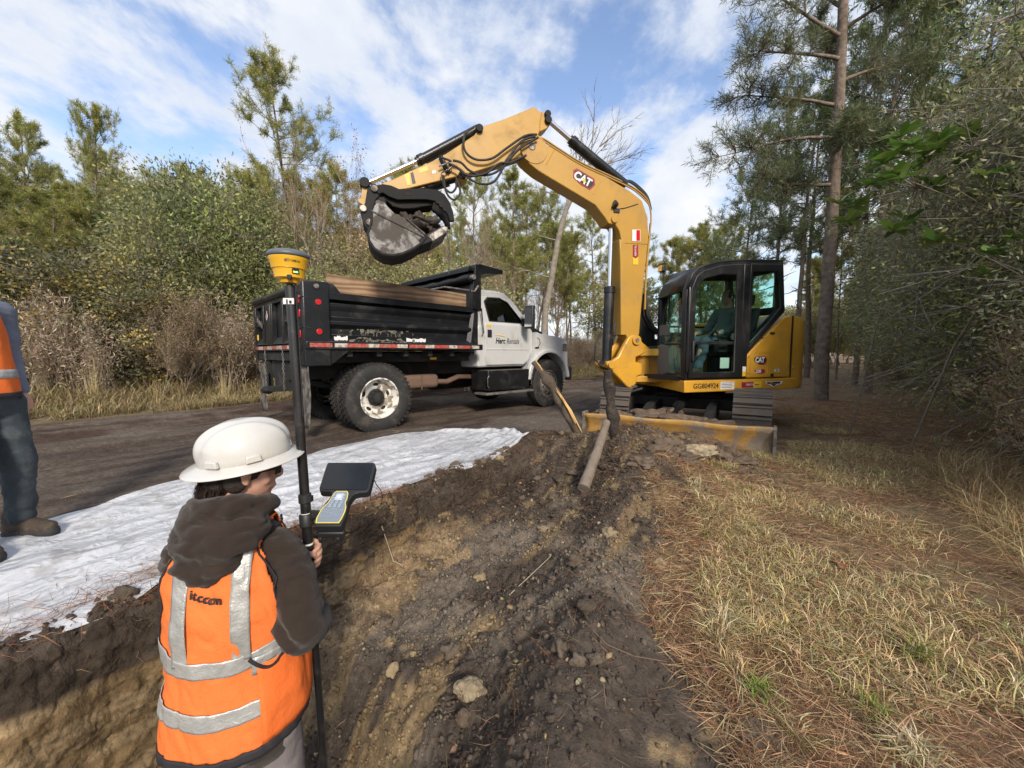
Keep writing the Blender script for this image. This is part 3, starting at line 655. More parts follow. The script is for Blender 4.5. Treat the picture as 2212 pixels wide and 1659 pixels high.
def plume(H=1.7, nst=46):
    segs = []; P = []; D = []
    for i in range(nst):
        a = rng.uniform(0, 6.28); e = rng.uniform(.02, .32); pts, ds = branch([rng.normal() * .13, rng.normal() * .13, 0], [math.cos(a) * e, math.sin(a) * e, 1], H * rng.uniform(.6, 1.1), .005, 6, segs, .06, 0, .10)
        for q in range(46):
            t = rng.uniform(.35, 1) * 6; j = min(int(t), 5); p = pts[j] + (pts[j + 1] - pts[j]) * (t - j); P.append(p + rng.normal(size=3) * .035 * (7 - t)); D.append(ds[j] * .5 + rng.normal(size=3) * .8)
    P = np.array(P); D = np.array(D); n = len(P)
    V, F = seg_tubes(segs, 4); return V, F, leaf_cards(P, D, rng.uniform(.03, .09, n), rng.uniform(.008, .02, n), pick([(.40, .31, .22), (.48, .39, .29), (.32, .23, .15), (.54, .45, .33)], n, .22))
for i in range(3): proto('plume%d' % i, 'dry_weed_clump', *plume(), M_TWIG, M_LEAF, 'seed_heads')
def reed():
    segs = []
    for i in range(26):
        a = rng.uniform(0, 6.28); e = rng.uniform(.02, .28); branch([rng.normal() * .05, rng.normal() * .05, 0], [math.cos(a) * e, math.sin(a) * e, 1], rng.uniform(.6, 1.15), .006, 5, segs, .05)
    n = 500; a = rng.uniform(0, 6.28, n); V, F = seg_tubes(segs, 4)
    return V, F, leaf_cards(rng.normal(size=(n, 3)) * [.08, .08, .02], np.stack([np.cos(a), np.sin(a), rng.uniform(.3, 1.5, n)], 1), rng.uniform(.15, .5, n), rng.uniform(.006, .012, n), pick([(.45, .35, .18), (.38, .28, .15)], n, .2), bend=.8)
proto('reed', 'tall_grass_tuft', *reed(), mat('reed_stalk', (.5, .4, .2), rough=.7), M_BLADE, 'blades')
# ------------------------------------------------------------------ planting
def at(px, Y): p = aty(px, 763, Y); return p.x, p.y
def nof(x, y):
    s, n = sn(x, y); return n - float(nedge(s)) - 10.0   # -10 at the far edge of the road
# far pine wall beyond the field, and mixed wood beyond the road
lab_far = 'tall green pine in the distant stand beyond the road'
k = 0
for i in range(120):
    px = random.uniform(-500, 2600); Y = random.uniform(34, 62)
    Y += 18 if px > 1380 else 0
    x, y = at(px, Y)
    h = 15.2 / Y * 36
    place('pine%d' % (i % 4), x, y, random.uniform(.8, 1.15) * (.9 if px > 1380 else 1.0 if px > 1000 else 1.15), label=lab_far, group='pines of the distant stand', cat='tree', tilt=.03); k += 1
# named individuals on the far side of the road, from the photograph's left edge
def T(pr, px, Y, H, h0, label, group=None, cat='tree', rz=None, w=1.):
    x, y = at(px, Y); s = H / h0
    if pr[:4] in ('pine', 'slim', 'dpin'): s *= .89; w *= .66
    if pr[:4] == 'bare': s *= .74
    return place(pr, x, y, s * w, label=label, group=group, cat=cat, rz=rz, sz=s)
T('pine0', 195, 15, 10.8, 14, 'crooked tall pine with bare trunk above the dark shrubs on the far verge')
T('pine0', 262, 19, 10.9, 14, 'thin open pine behind the crooked pine with bare trunk')
T('pine3', 90, 16.5, 11.4, 14, 'broad dense pine crown at the edge of the clearing', w=1.2)
T('pine1', 20, 13.5, 7.6, 14, 'yellowish pine behind the man in the grey sleeve', w=1.8)
for i, (px, Y, H) in enumerate([(-60, 15, 8.5), (55, 17, 9.6), (120, 14.5, 7.4), (160, 18, 10.2), (235, 15.5, 7.6), (300, 18, 8.6), (20, 19, 10.4), (350, 19, 8.2), (560, 18, 8.6), (700, 18.5, 9.4), (610, 20, 10.2)]):
    T('pine%d' % ((i + 1) % 4), px, Y, H, 14, 'yellow green pine massed behind the dark verge shrubs', 'pines massed behind the verge shrubs', w=2.0)
T('pine3', -120, 12, 7.2, 14, 'large pine at the far end of the verge outside the clearing', w=1.2)
T('pine0', 645, 17.5, 13.4, 14, 'tallest pine with open feathery crown behind the dump body', w=1.35)
T('slim0', 580, 16.5, 9.0, 9, 'bright green pine under the tallest pine', w=1.5)
T('slim2', 720, 17, 9.5, 9, 'green pine between the tallest pine and the bare grey tree', w=1.5)
T('oak0', 480, 13.6, 7.2, 7, 'round dark evergreen oak behind the tall dry weeds', w=.75)
T('oak1', 395, 16, 7.9, 7, 'second evergreen oak set deeper behind the round oak', w=.6)
T('oak1', 560, 14.6, 6.4, 7, 'low evergreen oak right behind the yellow receiver', w=.8)
T('oak0', 860, 16.5, 4.8, 7, 'dark evergreen oak in the shade behind the excavator bucket', w=.8)
T('bare2', 800, 15, 11.8, 9, 'bare grey tree with fine twigs and a few rust leaves beside the bucket arm')
T('bare1', 770, 17, 10.5, 9, 'slender leafless tree behind the bare grey tree')
for i in range(14):
    T('yel%d' % (i % 2), 1690 + 14 * i, random.uniform(30, 46), random.uniform(4, 6), 5, 'sunlit yellow green bush in the clearing beyond the excavator counterweight', 'sunlit bushes beyond the counterweight', cat='bush', w=1.2)
for i, px in enumerate([330, 610, 700, 760, 900, 960, 1010]):
    T('yel%d' % (i % 2), px, 12.5 + (i % 3) * 1.4, random.uniform(4.0, 5.2), 5, 'yellow green leafy tree ' + ['between the round oak and the narrow dark shrub', 'just behind the satellite receiver', 'behind the wooden side board of the truck', 'under the bare grey tree', 'below the excavator bucket', 'behind the tarp roll of the dump body', 'above the cab shield of the truck'][i])
for i in range(80):
    px = random.uniform(-300, 1560); Y = random.uniform(18, 34)
    x, y = at(px, Y)
    if nof(x, y) > -12.5: continue
    t = random.choice(['pine0', 'pine1', 'slim0', 'slim1', 'slim2', 'pine2', 'yel0', 'slim1'])
    base = {'p': 14, 's': 9, 'y': 5}[t[0]]; H = {'p': random.uniform(7.5, 10.5), 's': random.uniform(6, 8.5), 'y': random.uniform(5, 6)}[t[0]] * (Y / 22) ** .6
    place(t, x, y, H / base * 1.1, label={'p': 'pine tree in the mixed wood across the road', 's': 'young thin pine in the mixed wood across the road', 'y': 'pale leafy tree in the mixed wood across the road'}[t[0]], group={'p': 'pines of the mixed wood', 's': 'young pines of the mixed wood', 'y': 'pale trees of the mixed wood'}[t[0]], tilt=.05, sz=H / base)
for i in range(70):
    px = random.uniform(-300, 1520); Y = random.uniform(14, 30); x, y = at(px, Y)
    if nof(x, y) > -12.2: continue
    H = random.uniform(4.5, 8.0); place('bare%d' % random.randint(0, 2), x, y, H / 9 * random.uniform(.8, 1.2), label='thin leafless tree with tan twigs in the mixed wood', group='leafless trees of the mixed wood', tilt=.12, sz=H / 9)
for i in range(40):
    px = random.uniform(-200, 1500); Y = random.uniform(13, 26); x, y = at(px, Y)
    if nof(x, y) > -13: continue
    place('yel%d' % (i % 2), x, y, random.uniform(.55, .85), label='low leafy thicket bush filling the shade under the mixed wood', group='thicket bushes of the mixed wood', cat='bush', sz=random.uniform(.35, .6))
# dark yellow-spotted shrubs
for px, Y, s, l in [(60, 9.6, 1.15, 'dark shrub with yellow leaves at the verge nearest the grey sleeve'), (150, 9.2, 1.05, 'dark yellow flecked shrub above the pale reed tuft'), (235, 10.4, 1.2, 'tallest dark yellow flecked shrub on the verge'),
                    (310, 9.4, .85, 'narrow dark shrub before the round oak'), (-60, 8.8, 1.2, 'dark shrub at the near end of the verge'), (330, 10.2, 1.0, 'dark shrub behind the narrow dark shrub'), (-200, 8.6, 1.2, 'dark shrub beyond the near end of the verge')]:
    x, y = at(px, Y); place('dark%d' % (int(px) % 2), x, y, s, label=l, cat='shrub')
# dry plume weeds in front of the wood
c = 0
for i in range(330):
    px = random.uniform(-400, 1420) if i > 30 else random.uniform(370, 560); s = None
    Y = random.uniform(7.6, 17); x, y = at(px, Y); n = nof(x, y)
    if n > -10.7 - .5 * random.random() or n < -14.5 : continue
    t = random.choice(['plume0', 'plume1', 'plume2', 'brush0', 'brush1', 'brush2']); sc = random.uniform(.7, 1.1) * (1.6 if 360 < px < 540 else 1.35)
    pl = t[0] == 'p'
    place(t, x, y, sc * (1 if pl else .62), label='dry grey brown plumed weed clump along the far verge' if pl else 'tangled leafless brush along the far verge', group='plumed weeds of the verge' if pl else 'leafless brush of the verge', cat='weed' if pl else 'brush', tilt=.1)
for px, Y, s, l in [(195, 7.9, .95, 'pale upright reed tuft in front of the dark shrubs'), (480, 8.8, .8, 'leaning pale reed tuft beside the tailgate'), (330, 8.4, .55, 'small reed tuft before the plumed weeds')]:
    x, y = at(px, Y); place('reed', x, y, s, label=l, cat='grass tuft')
# weeds right of the truck towards the excavator
for i in range(90):
    px = random.uniform(1215, 1480); Y = random.uniform(11.5, 30); x, y = at(px, Y)
    if nof(x, y) > -10.3: continue
    t = random.choice(['plume0', 'plume1', 'brush0', 'brush1', 'brush2']); pl = t[0] == 'p'
    place(t, x, y, random.uniform(.8, 1.2) * (1.1 if pl else .9), label='brown plumed weed clump between the truck and the boom' if pl else 'brown leafless brush between the truck and the boom', group='weeds between truck and boom' if pl else 'brush between truck and boom', cat='weed' if pl else 'brush', tilt=.1)
# the crooked bare tree behind the truck cab
def crooked():
    segs = []; tips = []; P = [(1178, 672), (1192, 600), (1205, 520), (1222, 455), (1240, 418)]; Y = 13.5; pts = [np.array(aty(a, b, Y)) for a, b in P]; base = np.array([pts[0][0] - .12, Y, -.05]); pts = [base] + pts
    rr = [.15, .12, .11, .10, .09, .075]
    for i in range(5): segs.append((pts[i], pts[i + 1], rr[i], rr[i + 1]))
    top = pts[-1]
    for (a, b), r in [((1262, 300), .05), ((1310, 240), .055), ((1345, 300), .045), ((1215, 330), .035), ((1170, 420), .04), ((1375, 385), .04), ((1290, 360), .03)]:
        q = np.array(aty(a, b, Y + random.uniform(-.8, .8))); L = np.linalg.norm(q - top); rec_tree(top, q - top, L * .62, r, 3, segs, tips, (2, 4), .5, .6, .10, .03, 5, .006)
    for i in (2, 3): rec_tree(pts[i], [-1, .2, .3], 1.1, .03, 2, segs, tips, (2, 3), .5, .6, .12, .0, 4, .005)
    V, F = seg_tubes(segs, 6); c = V.mean(0) * [1, 1, 0] + [base[0] - V.mean(0)[0], base[1] - V.mean(0)[1], base[2]]
    e = mk_tree('crooked_bare_tree', V - c, F, None, M_BARKG, None, loc=tuple(c)); tag(e, 'tall crooked leafless tree rising behind the white truck cab under the boom', 'tree')
crooked()
# slim pale trunks
for px, Y, H in [(1138, 15, 6.2), (800, 11.6, 3.6), (1105, 18, 7.5), (1330, 20, 8.2), (930, 15, 5.0)]:
    T('bare0', px, Y, H, 9, 'slim pale leafless sapling standing before the pine stand', 'pale saplings before the pine stand', w=.5)
# ---------------- the wood on the near side of the excavator and to the right of the camera
def bigpine():
    segs = []; tips = []; TP = []; TD = []; Y = 9.6
    key = [(1772, 900, .21), (1776, 760, .20), (1786, 640, .19), (1795, 500, .175), (1806, 330, .165), (1815, 160, .15), (1822, 0, .13), (1826, -260, .11), (1830, -500, .07)]
    pts = [(np.array(aty(a, b, Y)), r) for a, b, r in key]; pts[0][0][2] = -.1
    for (a, r0), (b, r1) in zip(pts, pts[1:]): segs.append((a, b, r0 * .72, r1 * .72))
    V0, F0 = seg_tubes(segs, 12); segs = []
    z = lambda t: np.array([np.interp(t, np.arange(9), [p[0][j] for p in pts]) for j in range(3)])
    tg = [(4.2, 1545, 330), (4.6, 1600, 190), (5.2, 1640, 60), (5.5, 1600, -40), (5.9, 1700, -80), (6.3, 1640, -180), (3.6, 1640, 400), (4.9, 1960, 120), (5.6, 1990, -40), (4.3, 1930, 300), (6.5, 1900, -250), (6.8, 1700, -330), (7.2, 1800, -420), (5.0, 1760, 60), (6.0, 1830, -120), (7.6, 1900, -500), (4.0, 1860, 250)]
    for t, a, b in tg:
        s = z(t); q = np.array(aty(a, b, Y + random.uniform(-1.4, 1.8))); L = np.linalg.norm(q - s); p, ds = branch(s, q - s, L, .05, 8, segs, .05, .0)
        # steer to the target
        for w in range(40):
            i = int(rng.integers(3, 9)); dd = unit(ds[min(i, 8)] * .6 + perp_rand(ds[min(i, 8)]) + [0, 0, .1]); sp, sd = branch(p[i], dd, L * rng.uniform(.10, .24), .012, 4, segs, .2, .05)
            for v in range(1, 5):
                for h in range(2):
                    td = unit(sd[v] + perp_rand(sd[v]) * .9 + [0, 0, .15]); e = sp[v] + td * rng.uniform(.08, .22); segs.append((sp[v], e, .006, .003)); TP.append(e); TD.append(td)
    V1, F1 = seg_tubes(segs, 5); V = np.concatenate([V0, V1]); F = np.concatenate([F0, F1 + len(V0)]); fol = tuft(np.array(TP), np.array(TD), .16, 12, .0055, pick([(.15, .18, .08), (.11, .14, .07), (.20, .21, .10)], len(TP), .2))
    b = pts[0][0]; e = mk_tree('big_pine', V - b, F, (fol[0] - b, fol[1], fol[2]), M_BARK, M_NEEDLE, loc=tuple(b)); tag(e, 'big pine with thick furrowed trunk standing behind the excavator cab', 'tree')
bigpine()
DKP = [(.12, .15, .06), (.09, .125, .05), (.16, .18, .08)]
for i in range(2): proto('dpine%d' % i, 'dense_pine', *pine(13, .46, 3.0, .17, 40, cols=br(DKP, 1.3), sub=8, per=9, wid=.014, tl=.25, irregular=.4), M_BARK, M_NEEDLE)
T('dpine0', 1668, 15.5, 11.6, 13, 'dense dark pine with layered boughs behind the excavator cab')
T('dpine1', 1745, 19, 13.5, 13, 'dark pine filling in behind the big trunk', w=1.3)
for px, Y, H, l in [(1600, 21, 11.0, 'dark pine farthest towards the open sky behind the cab roof'), (1720, 14, 10.5, 'dark pine crowding the big trunk on its sky side'), (1880, 11.5, 12.5, 'dark pine just beside the big trunk on its wood side'), (1960, 13, 14.0, 'tall dark pine above the tallest grey green shrubs'), (2060, 11, 13.0, 'dark pine rising out of the shrubs near the top corner'), (1560, 27, 9.5, 'small dark pine seen through the rear window of the cab')]:
    T('dpine%d' % (int(px) % 20 // 10), px, Y, H, 13, l, w=1.25)
T('dpine0', 1850, 14, 12.5, 13, 'dark pine to the side of the big trunk over the brush')
T('slim1', 1850, 30, 9, 9, 'slender pine in the gap beyond the excavator counterweight', 'slender pines in the gap')
for px in (1780, 1810, 1870, 1910, 1745): T('slim1', px, random.uniform(16, 30), 9, 9, 'slender pine in the gap beyond the excavator counterweight', 'slender pines in the gap')
for i in range(24):
    s_ = random.uniform(14, 60); n_ = random.uniform(4.0, 16) + 0.05 * s_; x, y = xy(s_, n_)
    place(random.choice(['dpine0', 'dpine1', 'pine0', 'pine2']), x, y, random.uniform(.8, 1.1), label='dark pine of the roadside wood beyond the brush', group='dark pines of the roadside wood', tilt=.03)
# small-leaved evergreen brush at the forest edge
HOLLY = [(.26, .285, .12), (.31, .325, .16), (.20, .23, .09), (.38, .38, .22), (.31, .30, .10)]
for i in range(3): proto('holly%d' % i, 'evergreen_shrub', *leafy(4.2, (1.35, 1.35, 1.9), 2.1, 20000, .050, .018, HOLLY, .035, 150, base=1.0, csz=.19, flat=.8), M_BARKG, M_LEAF)
LB = ['grey green shrub bulging nearest the dead grass of the bank', 'grey green shrub just behind the nearest bulging one', 'grey green shrub beside the big pine trunk', 'tall grey green shrub under the thin branched trees', 'low grey green shrub cut by the edge of the view near the photographer']
ml = ['grey green small leaved evergreen shrub at the edge of the wood', 'shrubs at the edge of the wood']
spots = [(5.4, 3.3, .95), (5.9, 4.4, 1.0), (6.9, 5.4, 1.05), (7.0, 4.1, 1.25), (4.8, 2.2, .8), (8.4, 7.1, 1.1), (9.6, 8.8, 1.2), (11.2, 10.6, 1.2), (13.2, 12.6, 1.2), (7.6, 3.2, 1.5), (6.2, 2.2, 1.2), (5.4, .9, 1.0), (9.6, 5.6, 1.6), (11.8, 8.2, 1.7), (8.3, 4.8, 1.7), (6.1, 3.7, 1.25)]
for i, (x, y, s) in enumerate(spots): place('holly%d' % (i % 3), x, y, s, label=(LB[i] if i < len(LB) else ml[0]), group=None if i < len(LB) else ml[1], cat='shrub', tilt=.08)
for i in range(8):
    s_ = random.uniform(12, 30); n_ = 6.5 + random.uniform(0, 4); x, y = xy(s_, n_)
    if y < .2: continue
    place('oak%d' % (i % 2), x, y, random.uniform(1.0, 1.5), label='tall dark evergreen tree inside the roadside wood', group='evergreen trees inside the roadside wood', tilt=.05)
for i in range(30):
    s_ = random.uniform(1.5, 14); n_ = 1.3 + random.uniform(0, 1.6) + .04 * s_; x, y = xy(s_, n_)
    place('brush%d' % (i % 3), x, y, random.uniform(.35, .7), label='dry leafless brambles at the foot of the roadside wood', group='brambles at the foot of the wood', cat='brush', tilt=.5)
# tall thin-branched tree over the brush, whips of fine branches
WH = [(.19, .20, .10), (.23, .23, .12), (.30, .27, .13)]
for i in range(2): proto('whip%d' % i, 'thin_branched_tree', *bare(8, .05, 5, (2, 3), .06, .6, shrink=.7, leaves=16, cols=WH, ll=.05, first=.34, wander=.2, minr=.002), M_TWIG, M_LEAF)
for x, y, s in [(11.4, 6.4, 1.05), (14.6, 8.6, 1.2)]:
    place('whip%d' % (int(x * 10) % 2), x, y, s, label='thin branched tree arching over the evergreen shrubs', group='thin branched trees over the shrubs', tilt=.1)
# small magnolia sapling with big glossy leaves
def magnolia(c, n, r, ll, label):
    segs = []; c = np.array(c); base = np.array([c[0] + .5, c[1] + 1.2, gzp(c[0] + .5, c[1] + 1.2)]); segs.append((base, c * .5 + base * .5 + [.1, .1, .2], .012, .010)); segs.append((c * .5 + base * .5 + [.1, .1, .2], c, .010, .006)); P = []; D = []
    for w in range(n):
        e = c + rng.normal(size=3) * r * [1, .7, .8]; segs.append((c - [0, 0, .15], e, .004, .003))
        for q in range(12): a = q * 2.4; P.append(e); D.append([math.cos(a), math.sin(a), rng.uniform(-.2, .9)])
    P = np.array(P); D = np.array(D, float); m = len(P); V, F = seg_tubes(segs, 5)
    up = np.tile([0, 0, 1.], (m, 1)) + rng.normal(size=(m, 3)) * .2
    fol = leaf_cards(P, D, rng.uniform(.8, 1.2, m) * ll, rng.uniform(.32, .42, m) * ll, pick([(.17, .28, .06), (.23, .34, .09), (.13, .23, .05)], m, .2), up=up, bend=.2)
    e = mk_tree('magnolia_sapling', V - base, F, (fol[0] - base, fol[1], fol[2]), M_BARKG, mat('glossy_leaf', attr='Col', rough=.28, spec=.5, trans=.2), loc=tuple(base)); tag(e, label, 'sapling')
magnolia(aty(1985, 375, 4.3), 26, .30, .20, 'magnolia sapling with big glossy bright green leaves among the shrubs')
magnolia(aty(2185, 545, 3.4), 5, .16, .13, 'small glossy green leafed sapling at the brush edge')

for k_, o_ in list(protos.items()):
    if k_ not in USED:
        for c_ in list(o_.children): bpy.data.objects.remove(c_)
        bpy.data.objects.remove(o_); del protos[k_]
# ------------------------------------------------------------------ paint and materials of the machines
M_BLK = mat('black_paint', (.010, .011, .013), rough=.32, var=.3, vscale=4, dirt=(.09, .08, .07), dirt_amt=.38, dscale=3.5, dlo=.50, dhi=.72, bump=.12, bscale=60)
M_BLK2 = mat('black_steel', (.011, .012, .013), rough=.38, var=.3, vscale=5, dirt=(.06, .055, .05), dirt_amt=.25, dscale=5)
M_RUB = mat('rubber', (.022, .022, .022), rough=.75, dirt=(.11, .09, .07), dirt_amt=.5, dscale=7, bump=.2, bscale=50)
M_TRED = mat('muddy_tread', (.022, .021, .020), rough=.85, dirt=(.085, .065, .05), dirt_amt=.75, dscale=9, bump=.8, bscale=30)
M_UND = mat('underbody', (.012, .012, .012), rough=.8, dirt=(.05, .04, .03), dirt_amt=.7, dscale=4)
M_WHT = mat('white_paint', (.53, .54, .54), rough=.28, coat=.5, dirt=(.30, .25, .19), dirt_amt=.5, dscale=3.2, dlo=.5, dhi=.78)
M_WMUD = mat('muddy_white_steel', (.72, .70, .64), rough=.4, dirt=(.17, .13, .09), dirt_amt=.9, dscale=9, dlo=.47, dhi=.56)
M_YEL = mat('machine_yellow', (.58, .30, .030), rough=.40, coat=.15, var=.10, vscale=3, dirt=(.26, .17, .08), dirt_amt=.7, dscale=2.6, dlo=.5, dhi=.8)
M_YBM = mat('boom_yellow', (.45, .25, .038), rough=.45, coat=.1, var=.10, vscale=2, dirt=(.24, .16, .08), dirt_amt=.65, dscale=2.6, dlo=.48, dhi=.8)
M_WOOD = mat('weathered_wood', (.30, .19, .11), rough=.8, var=.25, vscale=4, dirt=(.14, .10, .07), dirt_amt=.6, dscale=4, bump=.4, bscale=30)
M_CHR = mat('chrome_rod', (.75, .75, .76), rough=.12, metal=1.)
M_STL = mat('worn_steel', (.30, .28, .26), rough=.5, metal=.6, dirt=(.10, .075, .055), dirt_amt=.8, dscale=6, dlo=.42, dhi=.6)
M_RED = mat('red_lens', (.55, .01, .015), rough=.2, coat=.6)
M_RTAPE = mat('red_tape', (.42, .05, .04), rough=.4, dirt=(.25, .18, .14), dirt_amt=.8, dscale=22, dlo=.48, dhi=.58)
M_WTAPE = mat('white_tape', (.55, .50, .45), rough=.4, dirt=(.22, .14, .11), dirt_amt=.8, dscale=22, dlo=.45, dhi=.58)
M_GLD = glass_mat('dark_window', (.25, .30, .30), 2.2)
M_GLT = glass_mat('green_window', (.82, .94, .90), 1.0)
M_GLF = glass_mat('grey_window', (.48, .56, .54), 1.6)
M_INK = mat('black_print', (.015, .015, .016), rough=.5)
M_GINK = mat('grey_print', (.06, .065, .07), rough=.5)
M_YINK = mat('yellow_print', (.80, .48, .03), rough=.5)
M_STK = mat('white_sticker', (.72, .72, .70), rough=.5)
M_MAR = mat('maroon_sticker', (.30, .02, .04), rough=.4)
M_TRIM = mat('black_plastic', (.02, .02, .021), rough=.5)
M_GRY = mat('grey_cloth', (.17, .19, .19), rough=.9)
M_SEAT = mat('seat_cloth', (.02, .022, .025), rough=.9)
M_MUDP = mat('dried_mud', (.14, .105, .078), rough=.95, spec=.1, var=.35, vscale=14, bump=1., bscale=24)
M_FLAP = mat('mud_flap_rubber', (.05, .048, .045), rough=.8, dirt=(.22, .19, .16), dirt_amt=.8, dscale=7, dlo=.4, dhi=.6, bump=.6, bscale=16)

def ringp(mb, outer, inner, a, b, axis='y'):
    """panel with a hole: outer and inner loops of the same count"""
    n = len(outer)
    def mk(p, t): return {'y': (p[0], t, p[1]), 'x': (t, p[0], p[1]), 'z': (p[0], p[1], t)}[axis]
    vs = [mk(p, a) for p in outer] + [mk(p, a) for p in inner] + [mk(p, b) for p in outer] + [mk(p, b) for p in inner]
    fs = []
    for i in range(n):
        j = (i + 1) % n
        fs += [(i, j, n + j, n + i), (2 * n + i, 3 * n + i, 3 * n + j, 2 * n + j), (i, 2 * n + i, 2 * n + j, j), (n + i, n + j, 3 * n + j, 3 * n + i)]
    return mb.add(vs, fs)
def arc(cx, cz, r, a0, a1, n=14): return [(cx + r * math.cos(R(a0 + (a1 - a0) * i / n)), cz + r * math.sin(R(a0 + (a1 - a0) * i / n))) for i in range(n + 1)]
def lumps(c, rad, seed=0, n=3, amp=.35, sq=(1, 1, 1), sub=4):
    """an uneven clod"""
    bm = bmesh.new(); bmesh.ops.create_icosphere(bm, subdivisions=sub, radius=1)
    for v in bm.verts:
        p = v.co.copy(); q = p * 1.6 + Vector((seed * 3.1, seed, 0)); k = 1 + amp * mnoise.noise(q) * 1.3 + amp * .5 * mnoise.noise(q * 2.7) + amp * .28 * mnoise.noise(q * 6.5)
        v.co = Vector(c) + Vector((p.x * sq[0], p.y * sq[1], p.z * sq[2])) * rad * k
    vs = [v.co.copy() for v in bm.verts]; fs = [tuple(v.index for v in f.verts) for f in bm.faces]; bm.free(); return vs, fs

# ------------------------------------------------------------------ dump truck
def build_truck():
    H = Vector((.707, .707, 0)).normalized(); Lf = Vector((-H.y, H.x, 0)); O = Vector((-2.78, 6.63, gzp(-2.2, 6.2) - .02))
    M = Matrix(((H.x, Lf.x, 0, O.x), (H.y, Lf.y, 0, O.y), (0, 0, 1, O.z), (0, 0, 0, 1)))
    root = empty('dump_truck', M=M); tag(root, 'white cab dump truck with black steel dump body parked on the dirt road', 'truck')
    P = lambda *a: MB(M)
    # --- wheels
    def tyre(x, y, w, r=.515, ri=.29):
        mb = P(); prof = []
        h = w / 2
        pts = [(ri, -h * .72), (ri + .03, -h * .86), (r - .12, -h), (r - .04, -h * .93), (r - .006, -h * .78), (r, -h * .5), (r, h * .5), (r - .006, h * .78), (r - .04, h * .93), (r - .12, h), (ri + .03, h * .86), (ri, h * .72)]
        T = Matrix.Translation((x, y, .505)) @ Matrix.Rotation(R(90), 4, 'X'); mb.lathe(pts, 56, T, caps=False); return mb
    def treads(mb, x, y, w, r=.515, n=46):
        for k in range(n):
            a = 2 * math.pi * k / n
            for q, dy in enumerate((-.32, 0, .32)):
                aa = a + (.5 if q == 1 else 0) * 2 * math.pi / n; T = Matrix.Translation((x, y, .505)) @ Matrix.Rotation(-aa, 4, 'Y') @ Matrix.Translation((r + .002, dy * w, 0)) @ Matrix.Rotation(.25 if q else -.25, 4, 'X')
                mb.box((0, 0, 0), (.018, w * .25, .042), T)
        return mb
    def rim(x, y, side, front):
        mb = P(); T = Matrix.Translation((x, y, .505)) @ Matrix.Rotation(R(90 * (1 if side < 0 else -1)), 4, 'X')
        d = .10 if front else -.12
        if front: prof = [(.295, -.02), (.297, .0), (.285, .0), (.27, -.03), (.255, -.035), (.235, .0), (.17, .045), (.14, .05), (.13, .05)]
        else: prof = [(.300, .0), (.302, .012), (.288, .012), (.272, -.02), (.258, -.11), (.25, -.125), (.20, -.13), (.13, -.125)]
        mb.lathe(prof, 48, T, caps=False); return mb, T
    for (x, y, w, nm, fr) in [(0, -1.05, .27, 'wheel', 0), (0, -.74, .27, 'wheel', 0), (0, 1.05, .27, 'wheel', 0), (0, .74, .27, 'wheel', 0), (4.0, -.97, .27, 'wheel', 1), (4.0, .97, .27, 'wheel', 1)]:
        ty = obj('wheel', tyre(x, y, w), M_RUB, root, smooth=40); obj('tread', treads(P(), x, y, w), M_TRED, ty, smooth=0)['kind'] = 'stuff'
        side = -1 if y < 0 else 1
        if abs(y) > .9:
            mb, T = rim(x, y + side * (.105), side, fr); rm = obj('rim', mb, M_WMUD if not fr else M_STL, ty, smooth=40, solid=.006)
            n = 5 if not fr else 10
            hb = P(); z0 = -.12 if not fr else .03
            hb.lathe([(0, z0 - .05), (.13, z0 - .02), (.13, z0 + .03 * fr), (.085, z0 + .04), (.075, z0 + (.10 if not fr else .07)), (.05, z0 + (.12 if not fr else .085)), (0, z0 + (.12 if not fr else .085))], 28, T, caps=False)
            for k in range(10):
                a = k * .628; hb.cyl((.105 * math.cos(a), .105 * math.sin(a), z0), (.105 * math.cos(a), .105 * math.sin(a), z0 + .045), .012, 6, M=T)
            obj('hub', hb, M_UND if not fr else M_STL, ty, smooth=40)
            dk = P()
            for k in range(n):
                a = k * 2 * math.pi / n + .3; cx, cy = .198 * math.cos(a), .198 * math.sin(a); U = T @ Matrix.Translation((cx, cy, -.128 if not fr else .028)) @ Matrix.Rotation(a, 4, 'Z') @ (Matrix.Rotation(0 if not fr else -.55, 4, 'Y'))
                dk.lathe([(0, .006), (.5, .006), (.5, -.02)], 18, U @ Matrix.Diagonal((.048 if not fr else .036, .085 if not fr else .045, 1, 1)))
            obj('hand_hole', dk, M_UND, ty, smooth=0)
    # --- frame, axles, tank
    mb = P(); mb.b2((-1.0, -.45, .78), (4.6, -.33, 1.03)); mb.b2((-1.0, .33, .78), (4.6, .45, 1.03)); mb.b2((-.75, -.33, .8), (-.62, .33, 1.0)); mb.b2((1.4, -.33, .8), (1.52, .33, 1.0)); mb.b2((4.4, -.33, .78), (4.55, .33, .98))
    mb.b2((-1.0, -.9, 1.03), (1.9, -.78, 1.17)); mb.b2((-1.0, .78, 1.03), (1.9, .9, 1.17)); mb.b2((-1.0, -.45, 1.05), (1.9, -.3, 1.19)); mb.b2((-1.0, .3, 1.05), (1.9, .45, 1.19))
    for k in range(7): mb.b2((-.9 + k * .44, -1.15, 1.12), (-.82 + k * .44, 1.15, 1.2))
    obj('chassis_frame', mb, M_UND, root, bev=.006)
    mb = P(); mb.cyl((0, -1.1, .505), (0, 1.1, .505), .075, 14); mb.lathe([(0, -.16), (.12, -.13), (.19, 0), (.12, .13), (0, .16)], 18, Matrix.Translation((0, 0, .505)) @ Matrix.Rotation(R(90), 4, 'Y')); mb.cyl((.1, 0, .52), (3.0, 0, .72), .045, 10); mb.cyl((4.0, -.9, .46), (4.0, .9, .46), .05, 10)
    for s in (-1, 1): mb.tube([(-.75, s * .4, .74), (-.3, s * .4, .62), (0, s * .4, .6), (.3, s * .4, .62), (.75, s * .4, .74)], .045, 6)
